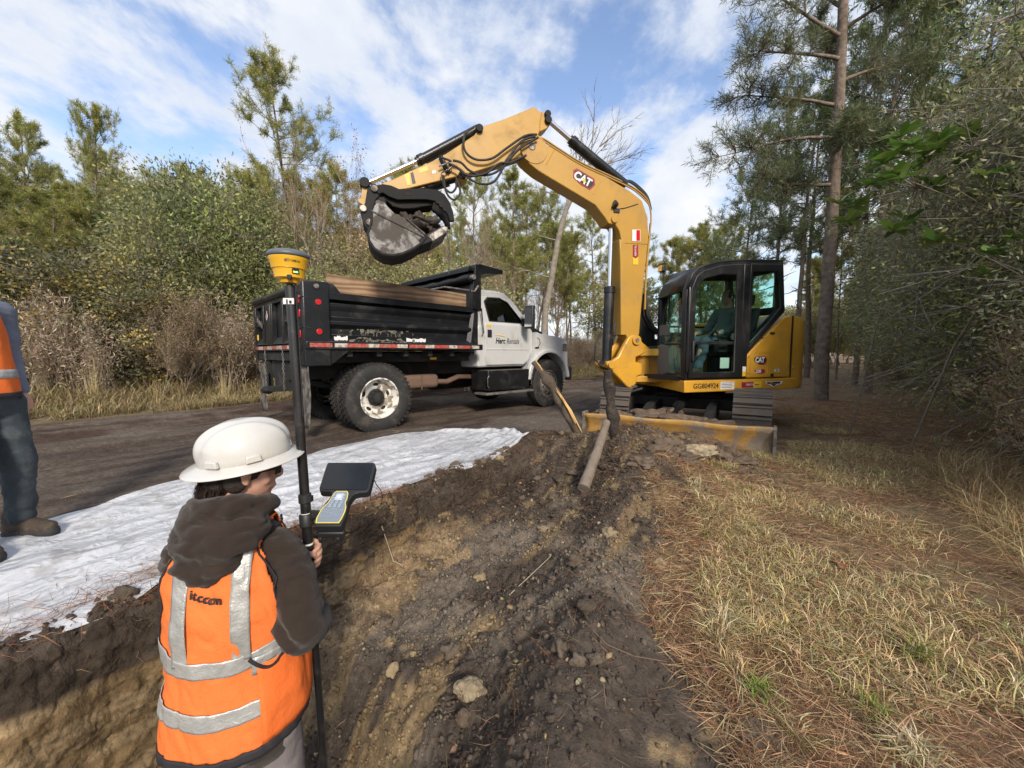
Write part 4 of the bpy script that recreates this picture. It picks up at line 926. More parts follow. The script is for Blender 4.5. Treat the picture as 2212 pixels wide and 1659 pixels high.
    obj('axle', mb, M_UND, root, smooth=40)
    mb = P(); mb.b2((.62, -.78, .56), (1.32, -.46, .80)); o = obj('muffler', mb, mat('rusty_pipe', (.16, .10, .07), rough=.8, dirt=(.09, .07, .05), dirt_amt=.6), root, bev=.07, seg=4); 
    mb = P(); mb.tube([(1.3, -.62, .66), (1.6, -.6, .64), (1.9, -.55, .72), (2.4, -.5, .70)], .05, 10); mb.cyl((.95, -.79, .55), (.95, -.79, .81), .012, 6); obj('exhaust_pipe', mb, MATS['rusty_pipe'], root, smooth=60)
    mb = P(); mb.cyl((2.0, .55, .62), (3.0, .55, .62), .24, 20); mb.b2((2.1, .2, .45), (2.3, .8, .85)); obj('fuel_tank', mb, M_UND, root, smooth=50)
    # --- dump body
    x0, x1 = -1.04, 1.9; yb = 1.22
    mb = P(); mb.b2((x0 + .06, -1.12, 1.22), (x1, 1.12, 1.26)); obj('bed_floor', mb, M_BLK2, root)
    prof = [(-1.10, 1.25), (-1.24, 1.25), (-1.24, 1.33), (-1.13, 1.42), (-1.13, 1.50), (-1.20, 1.56), (-1.20, 1.60), (-1.12, 1.66), (-1.12, 1.74), (-1.17, 1.80), (-1.17, 1.84), (-1.10, 1.88), (-1.22, 1.885), (-1.22, 1.975), (-1.06, 1.975), (-1.06, 1.25)]
    for s in (-1, 1):
        mb = P(); mb.prism([(-p[0] * s if False else p[0] * (1 if s < 0 else -1), p[1]) for p in prof], x0 + .30, x1 - .16, 'x'); sd = obj('bed_side', mb, M_BLK, root, smooth=20, bev=.004)
        mb = P(); mb.b2((x0 + .0, s * 1.03, 1.00 if s < 0 else 1.05), (x0 + .34, s * 1.235, 2.10)); ps = obj('corner_post', mb, M_BLK, root, bev=.02)
        g = P(); g.prism([(x0 + .34, 1.975), (x0 + .34, 2.09), (x0 + .40, 2.09), (x0 + .50, 1.975)], s * 1.14, s * 1.20); g.prism([(x0 + .34, 1.02), (x0 + .34, 1.235), (x0 + .62, 1.235)], s * 1.12, s * 1.22); obj('gusset', g, M_BLK, ps)
        g = P(); g.prism([(x1 - .16, 1.25), (x1 - .16, 1.975), (x1 - .02, 1.975), (x1, 1.9), (x1 + .0, 1.25)], s * 1.08, s * 1.16)
        g.add([(x1 - .30, s * 1.16, 1.26), (x1 - .16, s * 1.16, 1.26), (x1 - .06, s * 1.16, 1.88), (x1 - .16, s * 1.16, 1.88), (x1 - .22, s * 1.225, 1.26), (x1 - .14, s * 1.225, 1.26), (x1 - .08, s * 1.2, 1.88), (x1 - .12, s * 1.2, 1.88)], [(0, 1, 2, 3), (4, 5, 6, 7), (0, 1, 5, 4), (1, 2, 6, 5), (2, 3, 7, 6), (3, 0, 4, 7)])
        obj('front_post', g, M_BLK, root, bev=.005)
        g = P(); g.b2((x0 + .34, s * 1.245, 1.245), (x1 + .02, s * 1.10, 1.25)); 
        g = P(); g.b2((x0 + .02, s * 1.16, 1.225), (x1 + .03, s * 1.262, 1.325)); rl = obj('rub_rail', g, M_BLK, root, bev=.008)
        # reflective tape, chipped
        xx = x0 + .06; k = 0
        while xx < x1 - .1:
            w = .28 if k % 2 == 0 else .17; g = P(); g.b2((xx, s * 1.2625, 1.25), (min(xx + w, x1 - .02), s * 1.2645, 1.302)); obj('reflective_tape', g, M_RTAPE if k % 2 == 0 else M_WTAPE, rl, smooth=0); xx += w + (.004 if k % 5 else .03); k += 1
    # lights on the posts
    for z in (1.83, 1.45):
        g = P(); g.cyl((x0 + .19, -1.232, z), (x0 + .19, -1.25, z), .036, 20); lt = obj('marker_light', g, M_RED, root, smooth=40, bev=.004)
        g = P(); g.lathe([(.034, 0), (.044, 0), (.044, .012), (.034, .012)], 20, Matrix.Translation((x0 + .19, -1.234, z)) @ Matrix.Rotation(R(90), 4, 'X'), caps=False); obj('light_rim', g, M_TRIM, lt)
        for k in (2,): 
            g = P(); g.tube([(x0 - .01, -1.10, z + .10), (x0 - .02, -1.17, z + .03), (x0 - .01, -1.23, z + .06), (x0 + .09, -1.24, z + .04)], .007, 6); obj('wire_bracket', g, M_TRIM, root)
    g = P(); g.cyl((x0 + .17, -1.23, 2.03), (x0 + .17, -1.26, 2.03), .03, 16); g.cyl((x0 + .17, -1.26, 2.03), (x0 + .17, -1.275, 2.03), .014, 8); obj('hinge_pin', g, M_STL, root, smooth=40)
    for s in (-1, 1):
        for z in (1.86, 1.68, 1.42):
            g = P(); g.b2((x0 - .012, s * 1.09, z - .05), (x0 + .0, s * 1.15, z + .05)); obj('tail_light', g, M_RED, root, bev=.012)
    # tailgate
    tg = P(); tg.b2((x0 + .03, -1.03, 1.30), (x0 + .06, 1.03, 1.95)); T = obj('tailgate', tg, M_BLK, root)
    g = P(); g.tube([(x0 - .01, -1.06, 2.00), (x0 - .01, 1.10, 2.00)], .055, 12); g.b2((x0 - .02, -1.03, 1.90), (x0 + .05, 1.03, 2.0)); obj('top_rail', g, M_BLK, T, smooth=40)
    for y in (-1.0, -.5, .05, .5, 1.0): g = P(); g.b2((x0 - .045, y - .035, 1.31), (x0 + .03, y + .035, 1.91)); obj('rib', g, M_BLK, T, bev=.008)
    for ya, yb2 in ((-.97, -.54), (.54, .97)):
        g = P(); g.prism([(x0 - .03, 1.60), (x0 + .03, 1.54), (x0 + .03, 1.70), (x0 - .005, 1.66)], ya, yb2); obj('cross_rib', g, M_BLK, T)
    g = P(); g.prism([(x0 - .05, 1.30), (x0 + .04, 1.30), (x0 + .04, 1.42)], -1.03, 1.03); obj('bottom_ledge', g, M_BLK, T)
    g = P(); g.box((0, 0, 0), (.012, .34, .07), Matrix.Translation((x0 - .06, .62, 1.64)) @ Matrix.Rotation(R(22), 4, 'X')); obj('latch_bar', g, M_STL, T, bev=.006)
    g = P(); g.b2((x0 - .046, -.02 + .14, 1.30), (x0 - .02, .36, 1.9)); obj('chute_gate', g, M_BLK, T, bev=.01)
    g = P(); g.prism([(.25 + .05, 1.72), (.25, 1.81), (.25 - .05, 1.72), (.25, 1.66)], x0 - .049, x0 - .047, 'x'); obj('diamond_sticker', g, M_STK, T, smooth=0)
    g = P(); g.prism([(.25 + .02, 1.73), (.25, 1.80), (.25 - .02, 1.73), (.25, 1.69)], x0 - .051, x0 - .0495, 'x'); obj('flame_mark', g, M_RED, T, smooth=0)
    rb = P(); rb.b2((x0 - .03, -1.16, 1.20), (x0 + .05, 1.16, 1.29)); rr = obj('rear_rail', rb, M_BLK, root, bev=.006)
    for k in range(9): g = P(); g.b2((x0 - .033, 1.14 - k * .255, 1.225), (x0 - .031, .90 - k * .255, 1.275)); obj('reflective_tape', g, M_RTAPE if k % 2 == 0 else M_WTAPE, rr, smooth=0)
    g = P(); g.b2((x0 + .0, -1.1, 1.06), (x0 + .1, 1.1, 1.19)); obj('rear_beam', g, M_UND, root, bev=.01)
    # headboard, cab shield, rolled tarp
    g = P(); g.b2((x1 - .02, -1.13, 1.26), (x1 + .03, 1.13, 2.62)); hb = obj('headboard', g, M_BLK, root, bev=.006)
    for s in (-1, 1): g = P(); g.prism([(x1 - .18, 1.97), (x1 - .10, 2.50), (x1 - .06, 2.74), (x1 + .06, 2.74), (x1 + .06, 1.92)], s * 1.10, s * 1.19); obj('shield_post', g, M_BLK, root, bev=.006)
    g = P(); g.prism([(x1 + .0, 2.72), (x1 + .0, 2.76), (x1 + .60, 2.73), (x1 + .60, 2.66), (x1 + .14, 2.60), (x1 + .05, 2.56)], -1.19, 1.19); obj('cab_shield', g, M_BLK, root, bev=.008)
    g = P(); g.b2((x1 - .20, -1.16, 2.62), (x1 + .0, 1.16, 2.68)); g.b2((x1 - .21, -1.16, 2.60), (x1 - .19, 1.16, 2.67)); obj('tarp_housing', g, M_BLK, root, bev=.006)
    g = P(); g.tube([(x1 - .14, -1.15 + 2.3 * i / 12, 2.50 - .02 * math.sin(i * .26)) for i in range(13)], [.075 + .012 * math.sin(i * 2.3) for i in range(13)], 14); rt = obj('rolled_tarp', g, mat('black_vinyl', (.012, .012, .013), rough=.35, bump=.5, bscale=12), root, smooth=60)
    g = P(); g.cyl((x1 - .14, -1.15, 2.50), (x1 - .14, -1.24, 2.50), .045, 14); obj('roller_motor', g, M_STL, rt, smooth=40, bev=.005)
    g = P(); g.tube([(x1 - .14, -1.1, 2.28), (x1 - .45, -.8, 2.34), (x1 - .5, .9, 2.34)], .018, 8); g.tube([(x1 - .02, -1.2, 2.36), (x1 - .10, -1.2, 2.26), (x1 - .14, -1.15, 2.26)], .022, 8); obj('tarp_arm', g, M_STL, root, smooth=50)
    # board set on the side rail
    for s in (-1, 1):
        pts = []; n = 18
        for i in range(n + 1):
            x = x0 + .36 + (x1 - .22 - x0 - .36) * i / n; pts.append((x, 2.215 + .015 * mnoise.noise(Vector((x * 2, 3, s))) + (.02 if i < 6 else 0) * (1 - i / 6)))
        g = P(); g.prism([(p[0], 1.975) for p in (pts[0], pts[-1])] + pts[::-1], s * 1.06, s * 1.105)
        m = mat('board_wood', (.33, .215, .125), rough=.75, dirt=(.13, .085, .05), dirt_amt=.0)
        o = obj('side_board', g, m, root, smooth=0)
        if s < 0:
            nt = m.node_tree; N = nt.nodes; L = nt.links; b = N['Principled BSDF']; tc = N.new('ShaderNodeTexCoord'); mp = N.new('ShaderNodeMapping'); mp.inputs['Scale'].default_value = (.7, 3, 4.2); L.new(tc.outputs['Object'], mp.inputs[0])
            wv = N.new('ShaderNodeTexWave'); wv.wave_type = 'BANDS'; wv.bands_direction = 'Z'; wv.inputs['Scale'].default_value = .9; wv.inputs['Distortion'].default_value = 16; wv.inputs['Detail'].default_value = 3; wv.inputs['Detail Scale'].default_value = .7; L.new(mp.outputs[0], wv.inputs[0])
            cr = N.new('ShaderNodeValToRGB'); cr.color_ramp.elements[0].color = (.20, .115, .06, 1); cr.color_ramp.elements[1].color = (.40, .27, .165, 1); L.new(wv.outputs[0], cr.inputs[0])
            n2 = N.new('ShaderNodeTexNoise'); n2.inputs['Scale'].default_value = 2.2; n2.inputs['Detail'].default_value = 7; L.new(tc.outputs['Object'], n2.inputs[0]); mr = N.new('ShaderNodeMapRange'); mr.inputs[1].default_value = .35; mr.inputs[2].default_value = .7; mr.inputs[3].default_value = .65; mr.inputs[4].default_value = 1.2; L.new(n2.outputs[0], mr.inputs[0])
            vm = N.new('ShaderNodeVectorMath'); vm.operation = 'MULTIPLY'; L.new(cr.outputs[0], vm.inputs[0]); L.new(mr.outputs[0], vm.inputs[1]); L.new(vm.outputs[0], b.inputs['Base Color'])
    # splashes of dried concrete on the side, torn white labels
    rs = random.Random(4); g = P()
    for k in range(110):
        x = rs.gauss(-.05, .26); z = rs.choice([1.53, 1.49, 1.335, 1.36]) + rs.gauss(0, .012); w = rs.expovariate(60) + .004; h = rs.expovariate(120) + .003
        y = -1.137 if z > 1.45 else -1.243
        n = 7; g.prism([(x + w * math.cos(6.28 * i / n) * rs.uniform(.6, 1.3), z + h * math.sin(6.28 * i / n) * rs.uniform(.5, 1.3)) for i in range(n)], y, y - .006)
    for k in range(26):
        x = rs.gauss(.0, .28); z1 = rs.uniform(1.45, 1.5); z0_ = z1 - rs.uniform(.03, .10); g.b2((x, -1.133, z0_), (x + .005, -1.139, z1))
    sp = obj('concrete_splash', g, mat('dried_concrete', (.17, .16, .125), rough=.9, var=.3, vscale=40), root, smooth=0); sp['kind'] = 'stuff'
    for xa, w in ((-.66, .18), (.42, .34)):
        g = P(); n = 12; g.prism([(xa + w * i / n, 1.345 + rs.uniform(-.008, .008)) for i in range(n + 1)] + [(xa + w * (n - i) / n, 1.395 + rs.uniform(-.012, .012)) for i in range(n + 1)], -1.215, -1.221, 'y', Matrix.Translation((0, -.008, 0))); obj('torn_label', g, M_STK, root, smooth=0)
    # mud flaps, hitch, chains
    for s in (-1, 1):
        pts = []
        for i in range(9):
            z = 1.02 - .84 * i / 8; pts.append([(x0 + .05 + .008 * math.sin(i * .8 + s), s * 1.22 - s * .34 * j / 6 + .01 * math.sin(i), z) for j in range(7)])
        g = P(); g.grid(pts); fl = obj('mud_flap', g, M_FLAP, root, solid=.012, smooth=40)
    g = P(); g.b2((x0 + .05, -.36, .62), (x0 + .09, .36, 1.08)); g.b2((x0 - .10, -.08, .60), (x0 + .1, .08, .68)); obj('hitch_plate', g, M_UND, root, bev=.008)
    g = P(); g.b2((x0 - .02, .52, .62), (x0 + .07, .60, 1.05)); g.b2((x0 - .025, .42, .66), (x0 - .02, .50, .9)); obj('light_bracket', g, M_UND, root)
    vs, fs = lumps((x0 - .06, .35, .60), .085, 2, amp=.1, sq=(1, 1.2, .75)); g = P(); g.add(vs, fs); obj('tow_hook', g, M_UND, root, smooth=60)
    def chain(pts, r=.018):
        g = P(); 
        for i in range(len(pts)):
            a = Vector(pts[i]); T = Matrix.Translation(a) @ Matrix.Rotation(R(90) * (i % 2), 4, 'Z')
            g.tube([(r * .62 * math.cos(q * math.pi / 5), 0, r * 1.15 * math.sin(q * math.pi / 5)) for q in range(11)], r * .22, 5, M=T)
        return g
    for y in (-.42, .52): obj('safety_chain', chain([(x0 - .03, y + .01 * math.sin(i), 1.22 - i * .034) for i in range(18 if y > 0 else 20)]), M_STL, root, smooth=50)['kind'] = 'stuff'
    for y in (.98,): obj('gate_chain', chain([(x0 - .06, y - .05 * math.sin(i * .3), 1.85 - i * .034) for i in range(36)]), M_UND, root, smooth=50)['kind'] = 'stuff'
    g = P(); g.box((x0 - .055, .80, 1.42), (.01, .07, .09)); obj('yellow_tag', g, M_YINK, root, bev=.01)
    # --- cab
    yc = 1.0; xb, xd0, xd1, xw = 2.06, 2.23, 3.47, 3.60
    lower = [(xb, .90), (xb - .02, 1.55), (xb, 1.72), (3.52, 1.70), (3.60, 1.66), (3.62, 1.25), (3.45, .98), (3.30, .90)]
    g = P(); g.prism(lower, -yc + .03, yc - .03); cb = obj('cab', g, M_WHT, root, bev=.05, seg=4, smooth=45)
    # greenhouse: rear wall, side frames, roof
    for s in (-1, 1):
        a, b = (s * (yc - .045), s * (yc - .10))
        outer = [(xb, 1.69), (xb + .01, 2.20), (xb + .10, 2.33), (2.75, 2.37), (3.05, 2.26), (3.60, 1.70)]
        inner = [(xd0 + .14, 1.78), (xd0 + .06, 2.16), (xd0 + .16, 2.25), (2.70, 2.27), (2.92, 2.20), (3.36, 1.78)]
        T = Matrix(((1, 0, 0, 0), (0, 1, -.16 * s, .16 * s * 1.72), (0, 0, 1, 0), (0, 0, 0, 1)))   # tumblehome
        g = MB(M @ T); ringp(g, outer, inner, a, b); obj('window_frame', g, M_WHT, cb, bev=.012, smooth=40)
        sm = [(i_[0] + (c_ - i_[0]) * .0, i_[1]) for i_, c_ in zip(inner, [0] * 6)]
        inn = [(2.80 + (p[0] - 2.80) * .955, 2.02 + (p[1] - 2.02) * .93) for p in inner]; g = MB(M @ T); ringp(g, inner, inn, a + s * .003, b); obj('window_seal', g, M_TRIM, cb)
        g = MB(M @ T); g.prism(inner, s * (yc - .07), s * (yc - .076)); obj('side_window', g, M_GLD, cb, smooth=0)
        # door skin
        door = [(xd0, 1.0), (xd0 - .01, 1.68), (xd0 + .0, 1.735), (3.30, 1.735), (3.44, 1.72), (xd1, 1.60), (xd1, 1.25), (3.38, 1.02), (3.28, .94), (xd0 + .03, .94)]
        g = P(); g.prism(door, s * (yc - .05), s * (yc - .008)); dr = obj('door', g, M_WHT, root, bev=.014, seg=3, smooth=40)
        g = P(); g.b2((xd0 + .05, s * (yc - .012), 1.47), (xd0 + .16, s * (yc + .0), 1.62)); obj('door_handle', g, M_TRIM, dr, bev=.008)
        g = P(); g.prism([(xd0 + .02, 1.262), (xd1 - .02, 1.262), (xd1 - .02, 1.235), (xd0 + .02, 1.235)], s * (yc - .012), s * (yc - .0)); obj('crease_line', g, M_WHT, dr, bev=.005)
    g = P(); g.b2((xb + .01, -.86, 1.68), (xb + .05, .86, 2.24)); obj('cab_back', g, M_WHT, cb)
    g = P(); g.prism([(xb, 2.24), (xb + .03, 2.345), (xb + .16, 2.385), (2.6, 2.40), (2.85, 2.375), (3.06, 2.26), (2.9, 2.24)], -.87, .87); obj('roof', g, M_WHT, cb, bev=.04, seg=3, smooth=50)
    g = P(); g.add([(3.06, -.86, 2.25), (3.06, .86, 2.25), (3.58, .94, 1.73), (3.58, -.94, 1.73)], [(0, 1, 2, 3)]); obj('windshield', g, M_GLD, cb, solid=.006)
    g = P(); g.b2((2.35, -.75, 1.2), (2.55, .75, 2.05)); g.b2((2.4, -.75, 1.2), (2.95, .75, 1.45)); g.b2((2.38, -.62, 2.02), (2.5, -.36, 2.22)); g.b2((3.25, -.85, 1.5), (3.5, .85, 1.74)); obj('cab_interior', g, M_SEAT, cb, bev=.04)
    # mirror
    g = P(); g.b2((3.10, -1.40, 1.66), (3.20, -1.17, 2.12)); mr = obj('mirror', g, M_TRIM, root, bev=.035, seg=3, smooth=40)
    g = P(); g.tube([(3.36, -.98, 1.74), (3.24, -1.10, 1.77), (3.17, -1.2, 1.78)], .035, 10); g.box((3.34, -.975, 1.80), (.18, .03, .17)); obj('mirror_arm', g, M_TRIM, mr, smooth=40)
    g = P(); g.b2((3.096, -1.38, 1.70), (3.10, -1.19, 2.08)); obj('mirror_glass', g, M_CHR, mr)
    g = P(); g.b2((3.10, 1.17, 1.66), (3.20, 1.40, 2.12)); g.tube([(3.36, .98, 1.74), (3.24, 1.10, 1.77), (3.17, 1.2, 1.78)], .035, 10); obj('mirror', g, M_TRIM, root, bev=.03)
    # hood, fenders
    def loft(xs, fn, nm, m, par, **k):
        g = P(); g.grid([[(x, *p) for p in fn(x)] for x in xs]); return obj(nm, g, m, par, **k)
    def hood(x):
        t = (x - 3.5) / (4.66 - 3.5); w = .86 - .10 * t; z = 1.80 - .10 * t - .22 * t ** 4; zs = 1.62 - .04 * t - .10 * t ** 4
        return [(w + .03, 1.35), (w + .015, zs - .04), (w - .03, zs + .02), (w * .75, z - .035), (w * .70, z), (w * .35, z + .012), (0, z + .015), (-w * .35, z + .012), (-w * .70, z), (-w * .75, z - .035), (-w + .03, zs + .02), (-w - .015, zs - .04), (-w - .03, 1.35)]
    loft([3.50, 3.6, 3.8, 4.0, 4.2, 4.4, 4.52, 4.60, 4.64], hood, 'hood', M_WHT, root, smooth=50, solid=.01)
    g = P(); g.prism([(-.72, 1.0), (-.74, 1.44), (-.6, 1.47), (.6, 1.47), (.74, 1.44), (.72, 1.0)], 4.58, 4.63, 'x'); gr = obj('grille', g, M_TRIM, root, bev=.01)
    for z in (1.1, 1.2, 1.3, 1.4): g = P(); g.b2((4.63, -.66, z - .02), (4.645, .66, z + .02)); obj('grille_bar', g, M_STL, gr)
    for s in (-1, 1):
        ar = arc(4.0, .56, .62, 188, -2, 18)
        fen = [(3.44, .50), (3.50, 1.02), (3.60, 1.30), (3.62, 1.62), (3.80, 1.57), (4.30, 1.55), (4.58, 1.50), (4.68, 1.42), (4.70, 1.10), (4.70, .92), (4.62, .78)] + [(p[0], max(p[1], .50)) for p in ar[::-1]]
        g = P(); g.prism(fen, s * .78, s * 1.06); fd = obj('fender', g, M_WHT, root, bev=.03, seg=3, smooth=45)
        fl = [(4.0 + (.62 + .10) * math.cos(R(a)), .56 + (.62 + .08) * math.sin(R(a))) for a in range(175, 3, -10)]; ar2 = [(4.0 + .62 * math.cos(R(a)), .56 + .62 * math.sin(R(a))) for a in range(5, 177, 10)]
        g = P(); g.prism([(p[0], max(p[1], .5)) for p in fl + ar2], s * 1.0, s * 1.125); obj('wheel_arch', g, M_WHT, fd, bev=.02, seg=3, smooth=50)
        g = P(); g.b2((4.50, s * .74, 1.20), (4.695, s * 1.066, 1.40)); obj('headlight', g, M_CHR, root, bev=.03, seg=3)
        g = P(); g.prism([(3.56, 1.66), (3.68, 1.74), (4.02, 1.62), (3.98, 1.60), (3.66, 1.62)], s * .872, s * .893); obj('vent_badge', g, M_TRIM, fd, bev=.004)
        g = P(); g.tube([(3.62, s * 1.062, 1.50), (3.70, s * 1.064, 1.47), (3.73, s * 1.064, 1.38), (3.66, s * 1.066, 1.30)], .007, 6); g.box((3.62, s * 1.07, 1.29), (.10, .02, .03)); obj('hood_latch', g, M_TRIM, fd)
        g = P(); g.b2((3.52, s * .80, .55), (4.5, s * .84, 1.4)); obj('fender_liner', g, M_UND, fd)
    g = P(); g.prism([(4.66, .56), (4.66, .86), (4.80, .88), (4.84, .84), (4.84, .60), (4.78, .54)], -1.10, 1.10); obj('bumper', g, M_TRIM, root, bev=.03, seg=3, smooth=40)
    # step box
    g = P(); g.b2((2.18, -1.12, .46), (3.32, -.62, .84)); sb = obj('step_box', g, M_BLK2, root, bev=.012)
    g = P(); g.b2((2.10, -1.16, .38), (3.42, -.80, .42)); obj('step_tread', g, M_STL, sb, bev=.006)
    g = P()
    for k in range(26): g.b2((2.2 + k * .043, -1.125, .8405), (2.225 + k * .043, -.64, .847))
    obj('grip_ridges', g, M_STL, sb, smooth=0)['kind'] = 'stuff'
    g = P(); g.tube([(2.20, -1.125, .74), (2.14, -1.15, .70), (2.14, -1.15, .56), (2.20, -1.125, .52)], .012, 8); obj('grab_bar', g, M_CHR, sb, smooth=40)
    g = P(); g.tube([(2.09, -.985, 2.02), (2.10, -1.03, 2.0), (2.15, -1.03, 1.55), (2.15, -.985, 1.50)], .012, 8); obj('grab_handle', g, M_CHR, cb, smooth=40)
    # lettering
    Tm = frame(M @ Vector((2.62, -1.0035 + .0, 1.40)), H, (0, 0, 1)) 
    text('Herc', .155, M_INK, root, frame(M @ Vector((2.48, -.9995, 1.41)), H, (0, 0, 1)), shear=.25, bold=.0035, xs=.82)
    text('Rentals', .15, M_GINK, root, frame(M @ Vector((2.775, -.9995, 1.41)), H, (0, 0, 1)), shear=.25, xs=.82)
    g = P(); n = 12; up = [(2.47 + .30 * i / n, 1.505 + .028 * math.sin(math.pi * (i / n) ** .8) - .012 * i / n) for i in range(n + 1)]; lo = [(p[0], p[1] - .018 * math.sin(math.pi * (i / n) ** 1.3)) for i, p in enumerate(up)]; g.prism(up + lo[::-1][1:-1], -.9925, -1.0005); obj('logo_swoosh', g, M_YINK, root, smooth=0)
    g = P(); g.b2((2.27, -.993, 1.675), (2.37, -.9995, 1.722)); obj('yellow_label', g, M_YINK, root, smooth=0)
    g = P(); g.b2((1.05, -.905, 1.06), (1.18, -.9, 1.10)); obj('yellow_label', g, M_YINK, root, smooth=0)
build_truck()
# ------------------------------------------------------------------ excavator
C_EX = Vector((3.1, 6.78, 0)); HX = Vector((-.953, -.303, 0)).normalized(); LX = Vector((-HX.y, HX.x, 0))
M_EX = Matrix(((HX.x, LX.x, 0, C_EX.x), (HX.y, LX.y, 0, C_EX.y), (0, 0, 1, C_EX.z), (0, 0, 0, 1)))
def z2(u, v): return ((1380 + u / 2.676) * .8848, (560 + v / 2.676) * .8848)
def z3(u, v): return ((840 + u / 2.765) * .8848, (220 + v / 2.765) * .8848)
def pl(p, y=0.):
    q = onpl(p[0], p[1], C_EX + LX * y, LX) - C_EX; return (q.dot(HX), q.z)
def build_excavator():
    root = empty('excavator', M=M_EX); tag(root, 'yellow tracked mini excavator with raised boom and black cab beside the trench', 'excavator')
    P = lambda: MB(M_EX)
    Tv = Vector((-.53, -.85, 0)).normalized(); Rv = Vector((-Tv.y, Tv.x, 0)); MU = Matrix(((Tv.x, Rv.x, 0, C_EX.x), (Tv.y, Rv.y, 0, C_EX.y), (0, 0, 1, 0), (0, 0, 0, 1)))
    U = lambda: MB(MU)
    M_SHOE = mat('track_shoe_steel', (.11, .10, .092), rough=.6, metal=.25, dirt=(.15, .12, .092), dirt_amt=.95, dscale=7, dlo=.40, dhi=.55, bump=.5, bscale=20)
    # tracks
    Lc, r = 1.06, .30; per = 2 * 2 * Lc + 2 * math.pi * r; ns = 42
    def path(s):
        s = s % per
        if s < 2 * Lc: return (-Lc + s, 2 * r), 0.
        s -= 2 * Lc
        if s < math.pi * r: a = s / r; return (Lc + r * math.sin(a), r + r * math.cos(a)), a
        s -= math.pi * r
        if s < 2 * Lc: return (Lc - s, 0), math.pi
        s -= 2 * Lc; a = s / r; return (-Lc - r * math.sin(a), r - r * math.cos(a)), math.pi + a
    shoe = None
    for sg in (1, -1):
        yc = sg * .92
        b = U(); n = 60; rows = []
        for i in range(n):
            (x, z), a = path(per * i / n); nx, nz = math.sin(a), math.cos(a); rows.append([(x - nx * .035, yc - .13, z - nz * .035 + .04), (x - nx * .035, yc + .13, z - nz * .035 + .04), (x - nx * .085, yc + .13, z - nz * .085 + .04), (x - nx * .085, yc - .13, z - nz * .085 + .04)])
        b.grid(rows, closed_u=True, closed_v=True); tr = obj('track', b, M_UND, root, smooth=30)
        for i in range(ns):
            (x, z), a = path(per * (i + .3) / ns)
            sag = -.02 * math.sin(math.pi * (x + Lc) / (2 * Lc)) if a == 0 else 0
            T = MU @ Matrix.Translation((x, yc, z + .04 + sag)) @ Matrix.Rotation(a, 4, 'Y')
            if shoe is None:
                me = bpy.data.meshes.new('track_shoe'); q = MB(); w = per / ns
                q.box((0, 0, -.012), (w * .90, .45, .026)); q.prism([(-w * .40, 0), (-w * .36, .022), (-w * .26, .022), (-w * .22, 0)], -.225, .225); q.prism([(w * .30, 0), (w * .33, .022), (w * .40, .022), (w * .44, 0)], -.225, .225)
                me.from_pydata([tuple(v) for v in q.v], [], q.f); bm = bmesh.new(); bm.from_mesh(me); bmesh.ops.recalc_face_normals(bm, faces=bm.faces); bm.to_mesh(me); bm.free(); me.materials.append(M_SHOE); shoe = me
            o = link('track_shoe', shoe, tr); o.matrix_basis = M_EX.inverted() @ T
        g = U(); g.b2((-.85, yc - .11, .16), (.85, yc + .11, .44)); obj('track_frame', g, M_UND, root, bev=.03)
        for x, rr in ((Lc, .235), (-Lc, .24)): g = U(); g.cyl((x, yc - .09, r + .04), (x, yc + .09, r + .04), rr, 26); g.cyl((x, yc - .15, r + .04), (x, yc + .15, r + .04), .10, 14); obj('sprocket' if x < 0 else 'idler', g, M_UND, root, smooth=40, bev=.01)
        for k in range(5): g = U(); g.cyl((-.7 + k * .35, yc - .12, .12), (-.7 + k * .35, yc + .12, .12), .075, 14); obj('track_roller', g, M_UND, root, smooth=40)
    g = U(); g.b2((-.6, -.85, .28), (.6, .85, .46)); g.b2((-.45, -.5, .44), (.45, .5, .52)); obj('undercarriage', g, M_UND, root, bev=.03)
    g = P(); g.cyl((0, 0, .50), (0, 0, .63), .42, 36); obj('slew_ring', g, M_UND, root, smooth=40)
    # blade
    bz = -.17; g = U(); rows = []
    for i in range(9):
        t = i / 8; z = bz + .47 * t; x = 2.02 - .10 * math.sin(math.pi * t) + .02 * t; rows.append([(x, y, z + (.0 if i < 8 else .01 * math.sin(y * 7))) for y in np.linspace(-1.17, 1.17, 25)])
    M_BLADE_ = mat('worn_blade_paint', (.48, .27, .07), rough=.5, var=.2, vscale=5, dirt=(.24, .20, .16), dirt_amt=.95, dscale=3.1, dlo=.46, dhi=.58, bump=.4, bscale=25)
    g.grid(rows); bl = obj('dozer_blade', g, M_BLADE_, root, solid=.03, smooth=60)
    g = U(); g.b2((2.0, -1.17, bz - .02), (2.035, 1.17, bz + .10)); obj('cutting_edge', g, M_STL, bl, bev=.004)
    g = U()
    for y in (-1.16, 1.16): g = U(); g.b2((1.88, y - .018, bz), (2.05, y + .018, bz + .49)); obj('end_plate', g, M_STL, bl, bev=.006)
    for y in (-.42, .42): g = U(); g.prism([(.5, .20), (.5, .42), (1.2, .40), (1.86, .22), (1.86, .02), (1.2, .16)], y - .06, y + .06); obj('push_arm', g, M_UND, root, bev=.01)
    g = U(); g.cyl((.55, 0, .48), (1.25, 0, .40), .075, 16); g.cyl((1.25, 0, .40), (1.86, 0, .22), .035, 12); obj('blade_cylinder', g, M_BLK2, root, smooth=40)
    for k, (x, y, rr, sq) in enumerate([(1.55, -.35, .20, (1.6, 1.5, .55)), (1.70, .1, .17, (1.2, 2.4, .6)), (1.25, -.1, .20, (1.8, .8, .6)), (1.75, -.8, .14, (1, 2.3, .7)), (1.72, .6, .12, (1, 2.0, .7))]):
        vs, fs = lumps((x, y, .22), rr, k + 3, amp=.5, sq=sq); g = U(); g.add(vs, fs); obj('packed_mud', g, M_MUDP, root, smooth=60)
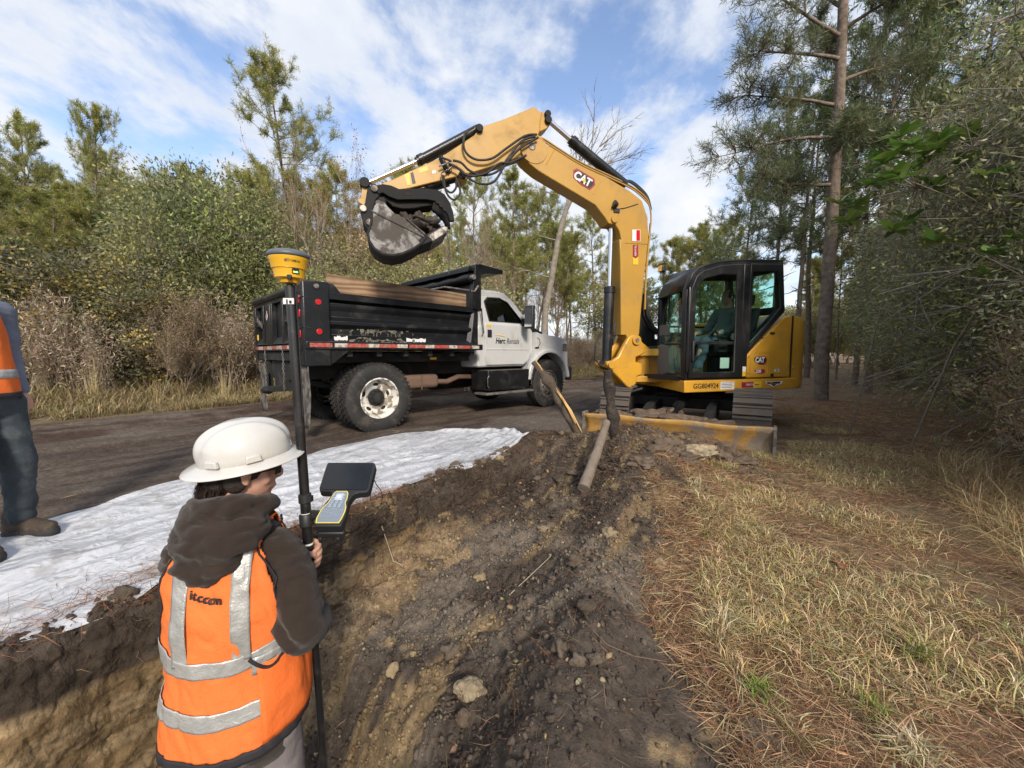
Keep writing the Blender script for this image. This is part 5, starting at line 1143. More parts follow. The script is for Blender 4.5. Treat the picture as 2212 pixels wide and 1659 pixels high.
    # ---- upper structure
    band = [(1.10, 1.08), (.80, .16), (.80, -.30), (1.0, -.55), (.9, -1.05), (-.9, -1.08)] + [(-.90 - .56 * max(0, math.cos(R(a))) ** .55, 1.05 * math.copysign(abs(math.sin(R(a))) ** .75, a)) for a in (-80, -62, -45, -25, 0, 25, 45, 62, 80)] + [(-.90, 1.08)]
    g = P(); g.prism([(p[0], p[1]) for p in band], .615, .785, 'z'); obj('house_base', g, M_YEL, root, bev=.012)
    cw = [(-.88, -1.06)] + [(-.88 - .62 * max(0, math.cos(R(a))) ** .55, 1.06 * math.copysign(abs(math.sin(R(a))) ** .75, a)) for a in (-84, -72, -58, -44, -28, -12, 12, 28, 44, 58, 72, 84)] + [(-.88, 1.06)]
    g = P(); n = len(cw)
    for z, k in ((.64, .97), (.80, 1.0), (1.30, 1.0), (1.62, .97), (1.73, .90), (1.745, .80)): g.v += [M_EX @ Vector((-.88 + (p[0] + .88) * k, p[1] * (1 if k > .95 else k + .06), z)) for p in cw]
    for i in range(5):
        for j in range(n): g.f.append((i * n + j, i * n + (j + 1) % n, (i + 1) * n + (j + 1) % n, (i + 1) * n + j))
    g.f += [tuple(range(n)), tuple(range(5 * n, 6 * n))]; cwo = obj('counterweight', g, M_YEL, root, smooth=40, bev=.01)
    g = P(); g.prism([(-.88, .66), (-.86, 1.72), (-.90, 1.735), (-.90, .66)], 1.062, 1.068); obj('seam', g, M_TRIM, cwo)
    vs, fs = lumps((-1.52, .35, .80), .13, 9, amp=.1, sq=(.8, 1.2, 1.3)); g = P(); g.add(vs, fs); obj('tail_bumper', g, M_YEL, cwo, smooth=60)
    for z in (.70, .95): g = P(); g.b2((-.97, 1.03, z - .02), (-.93, 1.066, z + .02)); obj('bolt', g, M_YEL, cwo, bev=.006)
    cov = [(.01, .80), (.015, 1.12), (.20, 1.12)] ; cov = [(.01, .80), (.015, 1.11), (-.06, 1.19), (-.66, 1.68), (-.76, 1.725), (-.865, 1.73), (-.865, .80)]
    g = P(); g.prism(cov, .2, 1.075); cv = obj('engine_cover', g, M_YEL, root, bev=.022, seg=3, smooth=40)
    inn = [(-.06, .86), (-.06, 1.10), (-.10, 1.18), (-.62, 1.60), (-.72, 1.63), (-.80, 1.63), (-.80, .86)]
    sub = [(-.08, .845), (-.08, 1.10), (-.15, 1.19), (-.42, 1.19), (-.42, 1.10), (-.42, .845)]
    g = P(); ringp(g, sub, [(-.25 + (p[0] + .25) * .93, 1.02 + (p[1] - 1.02) * .94) for p in sub], 1.074, 1.080); obj('panel_frame', g, M_YEL, cv, bev=.003)
    g = P(); ringp(g, inn, [(-.43 + (p[0] + .43) * .975, 1.24 + (p[1] - 1.24) * .97) for p in inn], 1.074, 1.0785); obj('panel_bead', g, M_YEL, cv, bev=.002)
    for x, z in ((-.045, .88), (-.04, 1.12), (-.30, 1.40), (-.62, 1.40), (-.25, 1.16), (-.80, .88)): g = P(); g.cyl((x, 1.07, z), (x, 1.084, z), .016, 12); obj('bolt', g, M_YEL, cv, smooth=40)
    g = P(); g.prism([(-.42, 1.475), (-.52, 1.475), (-.50, 1.44), (-.44, 1.44)], 1.07, 1.085); g.cyl((-.50, 1.07, .835), (-.50, 1.09, .835), .026, 14); obj('latch', g, M_TRIM, cv, smooth=40)
    # ---- cab
    Mp = [(1.09, .79), (1.11, 1.12), (1.11, 2.02), (1.02, 2.235), (.905, 2.33), (.594, 2.425), (.257, 2.47), (-.593, 2.525), (-.62, 2.50), (-.70, 1.79), (.022, 1.13), (.017, .79)]
    In = [(1.01, .86), (1.005, 1.12), (.985, 1.95), (.93, 2.12), (.86, 2.22), (.60, 2.30), (.25, 2.34), (-.50, 2.39), (-.535, 2.38), (-.60, 1.84), (.10, 1.20), (.10, .86)]
    def shell(y0, y1, nm):
        g = P(); ringp(g, Mp, In, y0, y1); return obj(nm, g, M_BLK2, root, bev=.012, smooth=35)
    cabf = shell(.99, 1.08, 'cab_frame'); 
    Mi = [(x - (.30 if x > .7 else 0), z) for x, z in Mp]; Ii = [(x - (.30 if x > .7 else 0), z) for x, z in In]
    g = P(); ringp(g, Mi, Ii, .10, .18); obj('cab_frame', g, M_BLK2, root, bev=.012)
    # front frame (slanted back towards the boom) and roof
    A = Vector((1.10, 1.07, 0)); B = Vector((.80, .14, 0))
    def fr(t, z, dx=0): p = A.lerp(B, t); return (p.x + dx, p.y, z)
    def rib(p0, p1, w, nm, par, m=M_BLK2): g = P(); g.tube([p0, p1], w, 4); return obj(nm, g, m, par, bev=.006, smooth=0)
    for z, w in ((.83, .045), (1.30, .02), (2.10, .035)): rib(fr(.03, z, -.03 - .05 * (z > 2)), fr(.97, z, -.03 - .05 * (z > 2)), w, 'cross_bar', cabf)
    g = P(); g.b2((0, 0, 0), (1, 1, 1)); g = P(); zs = Mp[2:8]
    # roof skin
    g = P(); g.grid([[(x, 1.08, z), (x - .02 - (.30 if x > .7 else 0) * .9, .12, z)] for x, z in [(1.10, 2.03), (1.02, 2.235), (.905, 2.33), (.594, 2.425), (.257, 2.47), (-.593, 2.525)]]); obj('roof', g, M_BLK2, root, solid=.03, smooth=50)
    g = P(); g.b2((-.64, .12, 1.75), (-.60, 1.05, 1.86)); g.b2((-.63, .12, 2.38), (-.59, 1.05, 2.5)); obj('rear_frame', g, M_BLK2, cabf)
    g = P(); g.b2((-.62, .16, 1.85), (-.612, 1.02, 2.40)); obj('rear_window', g, M_GLT, cabf)
    g = P(); g.b2((.0, .12, .77), (1.05, 1.06, .83)); obj('cab_floor', g, M_UND, root)
    # door with its two panes, quarter window
    dO = [(1.06, .82), (1.065, 2.02), (.98, 2.21), (.87, 2.29), (.56, 2.38), (.23, 2.42), (.155, 2.42), (.14, .82)]
    dI = [(.985, .90), (.975, 1.98), (.93, 2.10), (.83, 2.18), (.56, 2.25), (.30, 2.26), (.28, 2.26), (.275, .90)]
    g = P(); ringp(g, dO, dI, 1.082, 1.115); dr = obj('door', g, M_BLK2, root, bev=.012, smooth=35)
    g = P(); g.b2((.28, 1.085, 1.285), (.97, 1.11, 1.33)); obj('door_bar', g, M_BLK2, dr, bev=.006)
    g = P(); g.prism(dI, 1.094, 1.100); obj('door_glass', g, M_GLT, dr, smooth=0)
    g = P(); g.b2((1.0, 1.115, 1.05), (1.035, 1.15, 1.33)); obj('door_handle', g, M_TRIM, dr, bev=.012)
    g = P(); g.tube([(1.08, 1.10, 2.05), (1.10, 1.13, 1.9), (1.10, 1.13, 1.0), (1.08, 1.10, .9)], .012, 8); obj('grab_rail', g, M_BLK2, dr, smooth=40)
    g = P(); g.b2((.36, 1.102, .865), (.93, 1.108, .873)); obj('door_edge_strip', g, M_STL, dr)
    g = P(); g.b2((.015, .99, .80), (.145, 1.10, 2.43)); obj('door_post', g, M_BLK2, root, bev=.012)
    qO = [(.02, 1.15), (.02, 2.44), (-.58, 2.47), (-.66, 1.80)]; qI = [(-.02, 1.27), (-.03, 2.33), (-.50, 2.36), (-.575, 1.84)]
    g = P(); ringp(g, qO, qI, 1.081, 1.10); qw = obj('quarter_window', g, M_BLK2, root, bev=.008)
    g = P(); g.prism(qI, 1.088, 1.094); obj('window_glass', g, M_GLT, qw, smooth=0)
    g = P(); g.grid([[fr(.06, .88, -.03), fr(.94, .88, -.03)], [fr(.06, 2.08, -.04), fr(.94, 2.08, -.04)]]); obj('windshield', g, M_GLT, root, solid=.006)
    g = P(); g.prism([(x, z) for x, z in Ii], .135, .142); obj('inner_side_window', g, M_GLT, root, smooth=0)
    g = P(); g.b2((.3, .128, 1.62), (.42, .16, 2.3)); g.b2((-.1, .125, 1.58), (.75, .155, 1.61)); g.b2((.42, .10, .83), (.62, .2, 1.5)); obj('inner_frame', g, M_BLK2, root)
    g = P(); g.tube([fr(.62, 2.06, .0), fr(.85, 1.62, .01)], .009, 6); g.tube([fr(.8, 1.35, .015), fr(.86, 1.85, .015)], .006, 6); obj('wiper', g, M_TRIM, root)
    # lamp on the roof
    g = P(); g.box((1.0, .42, 2.44), (.07, .11, .10)); lm = obj('work_lamp', g, M_TRIM, root, bev=.015, seg=3)
    g = P(); g.box((1.037, .42, 2.44), (.004, .09, .08)); obj('lens', g, M_CHR, lm); g = P(); g.tube([(.96, .42, 2.28), (.98, .42, 2.42)], .014, 8); g.tube([(.97, .35, 2.38), (.97, .35, 2.48), (.97, .42, 2.50)], .006, 6); obj('bracket', g, M_TRIM, lm)
    g = P(); g.tube([(.76, .18, 2.2), (.75, .18, 2.34)], .008, 6); obj('antenna', g, M_TRIM, root)
    # interior: seat, consoles, floor lever
    g = P(); g.b2((-.30, .38, 1.12), (.22, .86, 1.24)); g.prism([(-.22, 1.2), (-.40, 1.86), (-.50, 1.86), (-.36, 1.15)], .38, .86); g.prism([(-.42, 1.9), (-.46, 2.08), (-.53, 2.08), (-.50, 1.9)], .50, .74); g.b2((-.1, .42, .83), (.1, .82, 1.12)); obj('seat', g, M_SEAT, root, bev=.035, seg=3, smooth=50)
    for y in (.26, .93): g = P(); g.b2((.0, y - .05, 1.18), (.42, y + .05, 1.36)); g.tube([(.38, y, 1.34), (.42, y, 1.46)], .012, 8); g.lathe([(0, 0), (.022, .01), (.026, .05), (0, .09)], 12, Matrix.Translation((.42, y, 1.44))); obj('control_console', g, M_TRIM, root, bev=.01, smooth=40)
    g = P(); g.prism([(.62, .83), (.88, .83), (.90, 1.28), (.72, 1.34)], .22, .50); g.box((.86, .34, 1.52), (.03, .22, .16), Matrix.Rotation(0, 4, 'Z')); g.tube([(.80, .34, 1.30), (.85, .34, 1.46)], .014, 6); obj('dash_monitor', g, mat('dash_grey', (.12, .12, .115), rough=.7), root, bev=.012, smooth=40)
    g = P(); g.tube([(.74, .70, .84), (.80, .70, 1.12)], .012, 8); g.tube([(.74, .56, .84), (.80, .56, 1.12)], .012, 8); g.box((.55, .63, .835), (.5, .5, .01)); obj('foot_pedals', g, M_TRIM, root)
    g = P(); g.b2((.34, 1.086, .95), (.50, 1.09, 1.10)); obj('paper_notice', g, M_STK, root, smooth=0)
    # ---- swing bracket and boom
    br = [pl(z2(*p), .16) for p in [(265, 885), (268, 862), (300, 858), (340, 832), (370, 770), (410, 700), (440, 688), (475, 700), (500, 740), (545, 775), (548, 800), (500, 815), (455, 835), (455, 870), (495, 876), (500, 945), (462, 960), (458, 1005), (430, 1036), (400, 1030), (350, 975), (300, 925)]]
    for s in (1, -1): g = P(); g.prism(br, s * .11, s * .19); sb = obj('swing_bracket', g, M_YEL, root, bev=.02, seg=3, smooth=40)
    g = P(); g.prism([pl(z2(*p), .16) for p in [(370, 850), (500, 870), (500, 1000), (430, 1030), (370, 940)]], -.12, .12); g.cyl((*pl(z2(500, 905), 0)[:1], 0, .66), (*pl(z2(500, 905), 0)[:1], 0, 1.20), .12, 20); obj('swing_post', g, M_YEL, root, bev=.02, smooth=40)
    for z0, z1 in ((1.12, 1.23), (.70, .80)): g = P(); g.prism([(.78, -.26), (1.22, -.14), (1.30, 0), (1.22, .14), (.78, .30)], z0, z1, 'z'); obj('house_lug', g, M_YEL, root, bev=.012)
    g = P(); g.b2((.74, -.30, .62), (.82, .34, 1.24)); obj('front_plate', g, M_YEL, root, bev=.012)
    g = P(); g.b2((.5, -.9, .79), (.80, .10, 1.20)); g.b2((-.9, -1.05, .79), (.75, .05, 1.40)); obj('engine_deck', g, M_BLK2, root, bev=.03)
    bp = [z3(*p) for p in [(1207, 360), (1222, 338), (1275, 338), (1330, 352), (1400, 378), (1600, 500), (1800, 600), (1935, 680), (2015, 745), (2050, 850), (2058, 960)]] + [z2(*p) for p in [(548, 60), (520, 300), (496, 560), (487, 680), (470, 730), (440, 742), (415, 725), (400, 690)]] + [z2(*p) for p in [(366, 690), (366, 500), (364, 200), (358, 60)]] + [z3(*p) for p in [(1878, 1010), (1862, 950), (1835, 905), (1790, 900), (1765, 860), (1700, 775), (1560, 690), (1400, 595), (1310, 540), (1250, 490), (1220, 430)]]
    bl = [pl(p, .14) for p in bp]
    # web plates and top/bottom skins
    g = P(); g.prism(bl, -.13, .13); bm_ = obj('boom', g, M_YBM, root, bev=.012, seg=2, smooth=30)
    def disc(px, r, y0, y1, nm, par, m, y=.14): q = pl(px, y); g = P(); g.cyl((q[0], y0, q[1]), (q[0], y1, q[1]), r, 24); return obj(nm, g, m, par, smooth=40, bev=.006)
    disc(z2(450, 725), .075, -.22, .225, 'pin', bm_, M_YEL); disc(z2(450, 725), .035, -.23, .235, 'pin', bm_, M_STL); disc(z2(290, 885), .06, -.22, .22, 'pin', sb, M_YEL); disc(z3(1270, 380), .05, -.15, .15, 'pin', bm_, M_STL); disc(z3(1825, 872), .055, -.16, .16, 'pin', bm_, M_YBM)
    # raised joint plate and weld seams
    g = P(); q = pl(z3(1285, 395), .14); g.cyl((q[0], -.138, q[1]), (q[0], .138, q[1]), .20, 32); obj('joint_plate', g, M_YBM, bm_, smooth=40, bev=.004)
    for a, b in (((1420, 400), (1365, 500)), ((1735, 610), (1685, 700)), ((1900, 1030), (2050, 1038))):
        p, q = pl(z3(*a), .14), pl(z3(*b), .14); g = P(); g.tube([(p[0], .132, p[1]), (q[0], .132, q[1])], .006, 6); obj('weld_seam', g, M_YBM, bm_)
    # stick
    sp = [(1285, 108), (1090, 188), (940, 240), (915, 250), (880, 300), (650, 452), (500, 518), (330, 598), (215, 640), (182, 668), (200, 704), (240, 700), (440, 662), (720, 592), (900, 545), (1100, 480), (1215, 445), (1262, 400), (1290, 335), (1325, 278), (1370, 258), (1392, 235), (1392, 165), (1360, 148), (1335, 148)]
    sl = [pl(z3(*p), .11) for p in sp]; g = P(); g.prism(sl, -.10, .10); st = obj('stick', g, M_YBM, root, bev=.012, smooth=30)
    for p, r_ in (((1372, 165), .045), ((1376, 205), .05), ((912, 262), .05), ((205, 668), .05), ((795, 580), .05)): disc(z3(*p), r_, -.15, .15, 'pin', st, M_UND, .11)
    g = P(); a, b, c = pl(z3(1335, 148), .1), pl(z3(1330, 220), .1), pl(z3(1320, 278), .1); g.tube([(a[0], .105, a[1]), (b[0] + .02, .105, b[1]), (c[0], .105, c[1])], .008, 6); obj('weld_seam', g, M_YBM, st)
    for pa in ([(785, 560), (840, 560), (840, 590), (800, 620), (770, 600)],): g = P(); g.prism([pl(z3(*p), .1) for p in pa], -.12, .12); obj('cylinder_bracket', g, M_YBM, st, bev=.01)
    # hydraulic cylinders
    def cyl(nm, a, m, b, r1, r2, y=0, yy=.0, zf=z3):
        A, Mm, B = [pl(zf(*p), y) for p in (a, m, b)]; g = P(); g.cyl((A[0], yy, A[1]), (Mm[0], yy, Mm[1]), r2, 16); rod = (A, Mm)
        h = P(); h.cyl((Mm[0], yy, Mm[1]), (B[0], yy, B[1]), r1, 22); d = (Vector(B) - Vector(Mm)).normalized() * .07; h.cyl((Mm[0], yy, Mm[1]), (Mm[0] + d.x, yy, Mm[1] + d.y), r1 * 1.18, 22); h.cyl((Mm[0] - d.x * .5, yy, Mm[1] - d.y * .5), (Mm[0], yy, Mm[1]), r1 * .9, 22)
        n = Vector((-d.y, d.x)).normalized() * r1 * 1.25; e = Vector(Mm) + d; f = Vector(B) - d * 3; h.tube([(e.x + n.x, yy, e.y + n.y), (f.x + n.x, yy, f.y + n.y)], .012, 6)
        c = obj(nm, h, M_BLK, root, smooth=40); obj('rod', g, M_CHR, c, smooth=60); return c
    cyl('stick_cylinder', (1380, 205), (1535, 340), (1900, 640), .068, .035)
    cyl('bucket_cylinder', (150, 632), (505, 475), (905, 262), .058, .030)
    cyl('thumb_cylinder', (300, 690), (560, 655), (795, 582), .052, .026)
    A = pl(z3(1805, 890), 0); Mm = pl(z2(290, 375), 0); B = pl(z2(268, 880), 0)
    g = P(); g.cyl((A[0], 0, A[1]), (Mm[0], 0, Mm[1]), .038, 18); h = P(); h.cyl((Mm[0], 0, Mm[1]), (B[0], 0, B[1]), .078, 24); h.cyl((Mm[0], 0, Mm[1] - .10), (Mm[0], 0, Mm[1]), .088, 24); h.cyl((B[0], -.09, B[1]), (B[0], .09, B[1]), .085, 20)
    h.tube([(Mm[0] - .10, .02, Mm[1] - .55), (B[0] + (-.09), .03, B[1] + .30)], .014, 6)
    c = obj('boom_cylinder', h, M_BLK, root, smooth=40, bev=.006); obj('rod', g, M_CHR, c, smooth=60)
    h = P(); h.tube([(B[0] + .10, .0, B[1] + .5), (B[0] + .20, .0, B[1] + .30), (B[0] + .20, .0, B[1] + .08), (B[0] + .08, 0, B[1] - .05)], .016, 8); obj('hose', h, M_RUB, c, smooth=60)
    # link plates
    lk = [(125, 625), (165, 632), (168, 700), (160, 760), (135, 785), (95, 760), (92, 740), (112, 730)]
    for s in (1, -1): g = P(); g.prism([pl(z3(*p), .13) for p in lk], s * .12, s * .15); obj('bucket_link', g, M_YBM, root, bev=.008)
    disc(z3(140, 632), .06, -.19, .19, 'pin', root, M_UND, .13)
    bk_up = [(160, 655), (245, 640), (265, 690), (215, 745), (190, 830), (185, 930), (160, 945), (125, 900), (115, 810), (140, 770)]
    g = P(); g.prism([pl(z3(*p), .15) for p in bk_up], -.15, .17); qc = obj('quick_coupler', g, M_UND, root, bev=.012)
    for p in ((205, 668), (130, 802), (235, 768), (172, 895)): disc(z3(*p), .042, -.19, .20, 'pin', qc, M_STL, .17)
    # thumb: two plates
    M_CST = mat('cast_black', (.010, .010, .011), rough=.65, spec=.2, dirt=(.05, .043, .036), dirt_amt=.5, dscale=5)
    tA = [(205, 672), (228, 640), (262, 630), (318, 640), (372, 664), (430, 660), (560, 660), (630, 668), (680, 700), (715, 755), (738, 820), (747, 882), (714, 882), (702, 840), (688, 818), (672, 812), (664, 792), (648, 786), (640, 766), (624, 762), (614, 745), (596, 744), (560, 736), (450, 736), (360, 738), (300, 715), (262, 690), (235, 700)]
    tB = [(235, 690), (270, 690), (330, 720), (420, 730), (560, 722), (610, 735), (600, 775), (560, 778), (470, 795), (400, 798), (330, 782), (285, 745), (262, 742), (240, 750)]
    g = P(); g.prism([pl(z3(*p), .2) for p in tA], .13, .19); th = obj('thumb', g, M_CST, root, bev=.008, smooth=30)
    g = P(); g.prism([pl(z3(*p), .2) for p in tA], -.19, -.13); obj('thumb_plate', g, M_CST, th, bev=.008)
    g = P(); g.prism([pl(z3(*p), .15) for p in tB], -.13, .13); obj('thumb_web', g, M_CST, th, bev=.01)
    for a, b in (((560, 690), (742, 868)),): pass
    g = P(); ringp(g, [pl(z3(*p), .19) for p in [(405, 675), (455, 675), (455, 712), (405, 712)]], [pl(z3(*p), .19) for p in [(410, 680), (450, 680), (450, 707), (410, 707)]], .189, .194); obj('cast_label', g, M_CST, th)
    # bucket
    W2 = .26
    bs = [(238, 752), (268, 752), (300, 790), (352, 842), (420, 866), (500, 930), (545, 975), (560, 990), (520, 1035), (470, 1070), (400, 1102), (330, 1116), (262, 1106), (205, 1070), (170, 1018), (160, 965), (182, 905), (188, 830), (205, 775)]
    bsl = [pl(z3(*p), W2) for p in bs]
    M_BKT = mat('bucket_steel', (.15, .143, .137), rough=.45, metal=.25, var=.15, vscale=3, dirt=(.075, .065, .055), dirt_amt=.9, dscale=3.5, dlo=.47, dhi=.58, bump=.2, bscale=40)
    for s in (1, -1): g = P(); g.prism(bsl, s * (W2 - .035), s * W2); bk = obj('bucket', g, M_BKT, root, bev=.006) if s == 1 else obj('bucket_side', g, M_BKT, bk, bev=.006)
    fl = bsl[7:17]; n = len(fl); g = P(); g.grid([[(p[0], -W2, p[1]), (p[0], W2 + .012, p[1])] for p in bsl[6:18]]); obj('bucket_shell', g, M_UND, bk, solid=.03, smooth=60)
    e0, e1 = Vector(bsl[5]), Vector(bsl[7])
    g = P(); g.tube([(bsl[4][0], W2 + .012, bsl[4][1]), (bsl[6][0], W2 + .012, bsl[6][1])], .012, 6); q0, q1 = pl(z3(185, 815), W2), pl(z3(540, 992), W2); g.tube([(q0[0], W2 + .006, q0[1]), (q1[0], W2 + .006, q1[1])], .010, 6); obj('edge_bead', g, M_BKT, bk)
    # teeth and lip
    lip = [(520, 1050), (600, 1020), (694, 962), (692, 925), (668, 914), (540, 980), (500, 1010)]
    ll = [pl(z3(*p), W2) for p in lip]; g = P(); g.prism(ll, -W2, W2 + .004); obj('bucket_lip', g, M_UND, bk, bev=.012)
    for k in range(5):
        y = -W2 + .03 + k * (2 * W2 - .06) / 4; g = P(); g.prism([pl(z3(*p), W2) for p in [(560, 985), (672, 918), (700, 925), (700, 960), (600, 1025)]], y - .045, y + .045); obj('tooth', g, M_STL, bk, bev=.012)
    g = P(); g.prism([pl(z3(*p), .1) for p in [(238, 740), (275, 740), (290, 800), (220, 850), (190, 830)]], -.2, .2); obj('bucket_ears', g, M_UND, bk, bev=.01)
    # earth in the bucket
    k = 0
    for (u, v, rr, sq) in [(440, 915, .15, (1.2, 1.5, .8)), (505, 880, .11, (1, 1.4, .8)), (520, 852, .07, (1, 1, 1)), (570, 912, .12, (1.2, 1.5, .8)), (620, 928, .08, (1.2, 2, .7)), (500, 945, .15, (1.3, 1.8, .9))]:
        q = pl(z3(u, v), .1); vs, fs = lumps((q[0], .08 * math.sin(k * 2.4), q[1]), rr, k + 20, amp=.5, sq=sq); g = P(); g.add(vs, fs); k += 1
        e = obj('earth_clod', g, mat('dark_earth', (.06, .048, .038), rough=.95, var=.4, vscale=14, bump=1., bscale=30), bk, smooth=60)
    q = pl(z3(560, 1010), W2); 
    def path3(pts, y, r, nm, par, m=M_RUB, n=8):
        P3 = []
        for i, p in enumerate(pts): q = pl(z3(p[0], p[1]), y); P3.append(Vector((q[0], y if len(p) < 3 else p[2], q[1])))
        # catmull-rom
        out = []
        for i in range(len(P3) - 1):
            a, b, c, d = P3[max(i - 1, 0)], P3[i], P3[i + 1], P3[min(i + 2, len(P3) - 1)]
            for s in range(6): t = s / 6; out.append(.5 * ((2 * b) + (c - a) * t + (2 * a - 5 * b + 4 * c - d) * t * t + (3 * b - a - 3 * c + d) * t ** 3))
        out.append(P3[-1]); g = P(); g.tube(out, r, n); return obj(nm, g, m, par, smooth=60)
    path3([(690, 960), (705, 1010), (712, 1100), (706, 1240)], .3, .007, 'dangling_root', bk, M_TRIM, 5)
    # hoses
    for k, pts in enumerate([[(1300, 300), (1220, 310), (1100, 390), (1000, 460), (900, 470), (830, 430), (805, 360), (825, 285), (875, 250)],
        [(1290, 312), (1200, 345), (1120, 440), (1040, 545), (940, 575), (850, 545), (790, 490), (735, 475)],
        [(1310, 320), (1180, 400), (1090, 500), (1020, 610), (940, 635), (850, 600), (760, 520), (705, 500)],
        [(1230, 440), (1120, 490), (1050, 495), (960, 560), (860, 580), (800, 560)],
        [(668, 575), (675, 650), (720, 692), (755, 660), (758, 600)], [(672, 580), (690, 690), (740, 740), (782, 700), (775, 640), (755, 590)],
        [(660, 455), (700, 470), (725, 480)]]):
        path3(pts, .17 + .012 * k, .016 if k < 4 else .014, 'hose', st)
    for k in range(3): path3([(1270 + 10 * k, 300), (1350, 330 + 8 * k), (1450, 395 + 8 * k), (1600, 488 + 8 * k), (1800, 580 + 8 * k), (1950, 655 + 8 * k), (2040, 730 + 10 * k), (2066, 800), (2072, 880), (2060, 990)], .05 + .04 * k, .012, 'hose', bm_, M_RUB if k == 1 else M_YBM)
    for k in range(3): path3([(1890, 610), (1940, 615 + 6 * k), (2000, 660 + 8 * k), (2050, 720 + 8 * k), (2072, 800 + 6 * k)], -.05 + .04 * k, .014, 'hose', bm_)
    path3([(2068, 900), (2060, 1000), (2046, 1150), (2036, 1300), (2030, 1480)], .10, .016, 'boom_pipe', bm_, M_YBM)
    h = P(); 
    for k in range(5): 
        a = [pl(z2(*p), 0) for p in ((500 + 4 * k, 420), (498 + 8 * k, 560), (540 + 8 * k, 640), (600 + 4 * k, 680))]; h.tube([(q[0], -.18 + .05 * k, q[1]) for q in a], .026, 8)
    obj('hose_bundle', h, M_RUB, root, smooth=60)['kind'] = 'stuff'
    g = P(); g.prism([pl(z2(*p), 0) for p in [(490, 500), (520, 560), (600, 640), (600, 760), (520, 760), (500, 650)]], -.25, -.05); obj('hose_guard', g, M_BLK2, root, bev=.01)
    # valve block with fittings on the stick
    g = P()
    for a, b in (((650, 452), (705, 565)),): p, q = pl(z3(*a), .1), pl(z3(*b), .1); g.tube([(p[0], .12, p[1]), (q[0], .12, q[1])], .035, 4)
    vb = obj('valve_block', g, M_BLK2, st, bev=.006)
    path3([(640, 515), (690, 495), (722, 480), (725, 520), (690, 545), (655, 560), (660, 580)], .16, .010, 'fitting', st, M_CHR, 6)
    # lights and labels on the boom
    q = pl(z3(1845, 785), .14); g = P(); g.lathe([(0, 0), (.035, 0), (.055, .05), (.055, .07)], 18, Matrix.Translation((q[0] + .02, .17, q[1])) @ Matrix.Rotation(R(70), 4, 'Y')); bl_ = obj('boom_light', g, M_TRIM, bm_, smooth=40); g = P(); g.lathe([(0, .066), (.048, .066)], 18, Matrix.Translation((q[0] + .02, .17, q[1])) @ Matrix.Rotation(R(70), 4, 'Y')); obj('light_lens', g, M_CHR, bl_)
    g = P(); g.b2((q[0] - .04, .13, q[1] - .09), (q[0] + .06, .15, q[1] - .03)); obj('light_bracket', g, M_TRIM, bl_)
    path3([(1865, 800), (1900, 795), (1985, 768)], .135, .006, 'wire', bm_, M_TRIM, 5)
    def quad(pts, y, nm, par, m, th=.003, zf=z3): g = P(); g.prism([pl(zf(*p), y) for p in pts], y, y + th); return obj(nm, g, m, par, smooth=0)
    y = .1335
    quad([(1945, 942), (2000, 942), (2000, 1020), (1945, 1020)], y, 'warning_label', bm_, M_STK); quad([(1973, 945), (1998, 945), (1998, 1017), (1973, 1017)], y + .003, 'label_print', bm_, M_RED, .001)
    quad([(1950, 1045), (1985, 1045), (1985, 1122), (1968, 1135), (1950, 1122)], y, 'rental_label', bm_, M_MAR); quad([(1950, 1127), (1968, 1138), (1985, 1127), (1985, 1178), (1950, 1178)], y, 'lift_label', bm_, M_YINK)
    ax = pl(z3(1967, 1120), y); ay = pl(z3(1967, 1050), y); Pw = lambda p, yy: M_EX @ Vector((p[0], yy, p[1]))
    text('RENTAL', .045, M_STK, bm_, frame(Pw(ax, y + .004), Pw(ay, y) - Pw(ax, y), Pw(ax, y) - Pw(pl(z3(1990, 1120), y), y)))
    # shield-and-letter emblem: dark hexagon behind the letters
    quad([(1548, 540), (1570, 528), (1600, 545), (1690, 600), (1694, 640), (1660, 672), (1600, 640), (1548, 590)], y, 'emblem_plate', bm_, M_MAR); quad([(1560, 545), (1600, 552), (1680, 605), (1684, 636), (1655, 662), (1605, 630), (1560, 590)], y + .003, 'emblem_field', bm_, M_INK, .001)
    a, b = pl(z3(1560, 562), y), pl(z3(1660, 622), y); c = pl(z3(1600, 520), y)
    text('CAT', .165, M_STK, bm_, frame(Pw(pl(z3(1553, 568), y), y + .0045), Pw(b, y) - Pw(a, y), Pw(c, y) - Pw(pl(z3(1580, 570), y), y)), bold=.006, shear=.1, xs=.88)
    quad([(1607, 612), (1622, 592), (1636, 628)], y + .005, 'emblem_triangle', bm_, M_YINK, .001)
    # stick labels
    quad([(405, 572), (440, 556), (450, 640), (428, 645)], .1, 'lift_chart', st, mat('label_yellow', (.62, .50, .10), rough=.5), .003); quad([(448, 560), (466, 553), (484, 628), (462, 634)], .1, 'lift_chart', st, M_INK, .003)
    quad([(500, 535), (560, 510), (570, 540), (512, 562)], .1, 'hook_label', st, MATS['label_yellow'], .003); quad([(594, 545), (616, 540), (620, 560), (598, 565)], .1, 'white_tag', st, M_STK, .003)
    # house lettering
    Z = Vector((0, 0, 1)); fw = -HX; F = lambda x, y, z: frame(M_EX @ Vector((x, y, z)), fw, Z)
    text('GG804924', .10, M_INK, root, F(.95, 1.083, .70), bold=.001)
    def rect(x0, x1, z0, z1, y, nm, m, par=root): g = P(); g.b2((x0, y, z0), (x1, y + .002, z1)); return obj(nm, g, m, par, smooth=0)
    rect(.47, .22, .645, .755, 1.082, 'white_notice', M_STK)
    for k in range(4): rect(.455, .235 + .03 * (k % 2), .735 - k * .022, .742 - k * .022, 1.0845, 'notice_line', M_GINK)
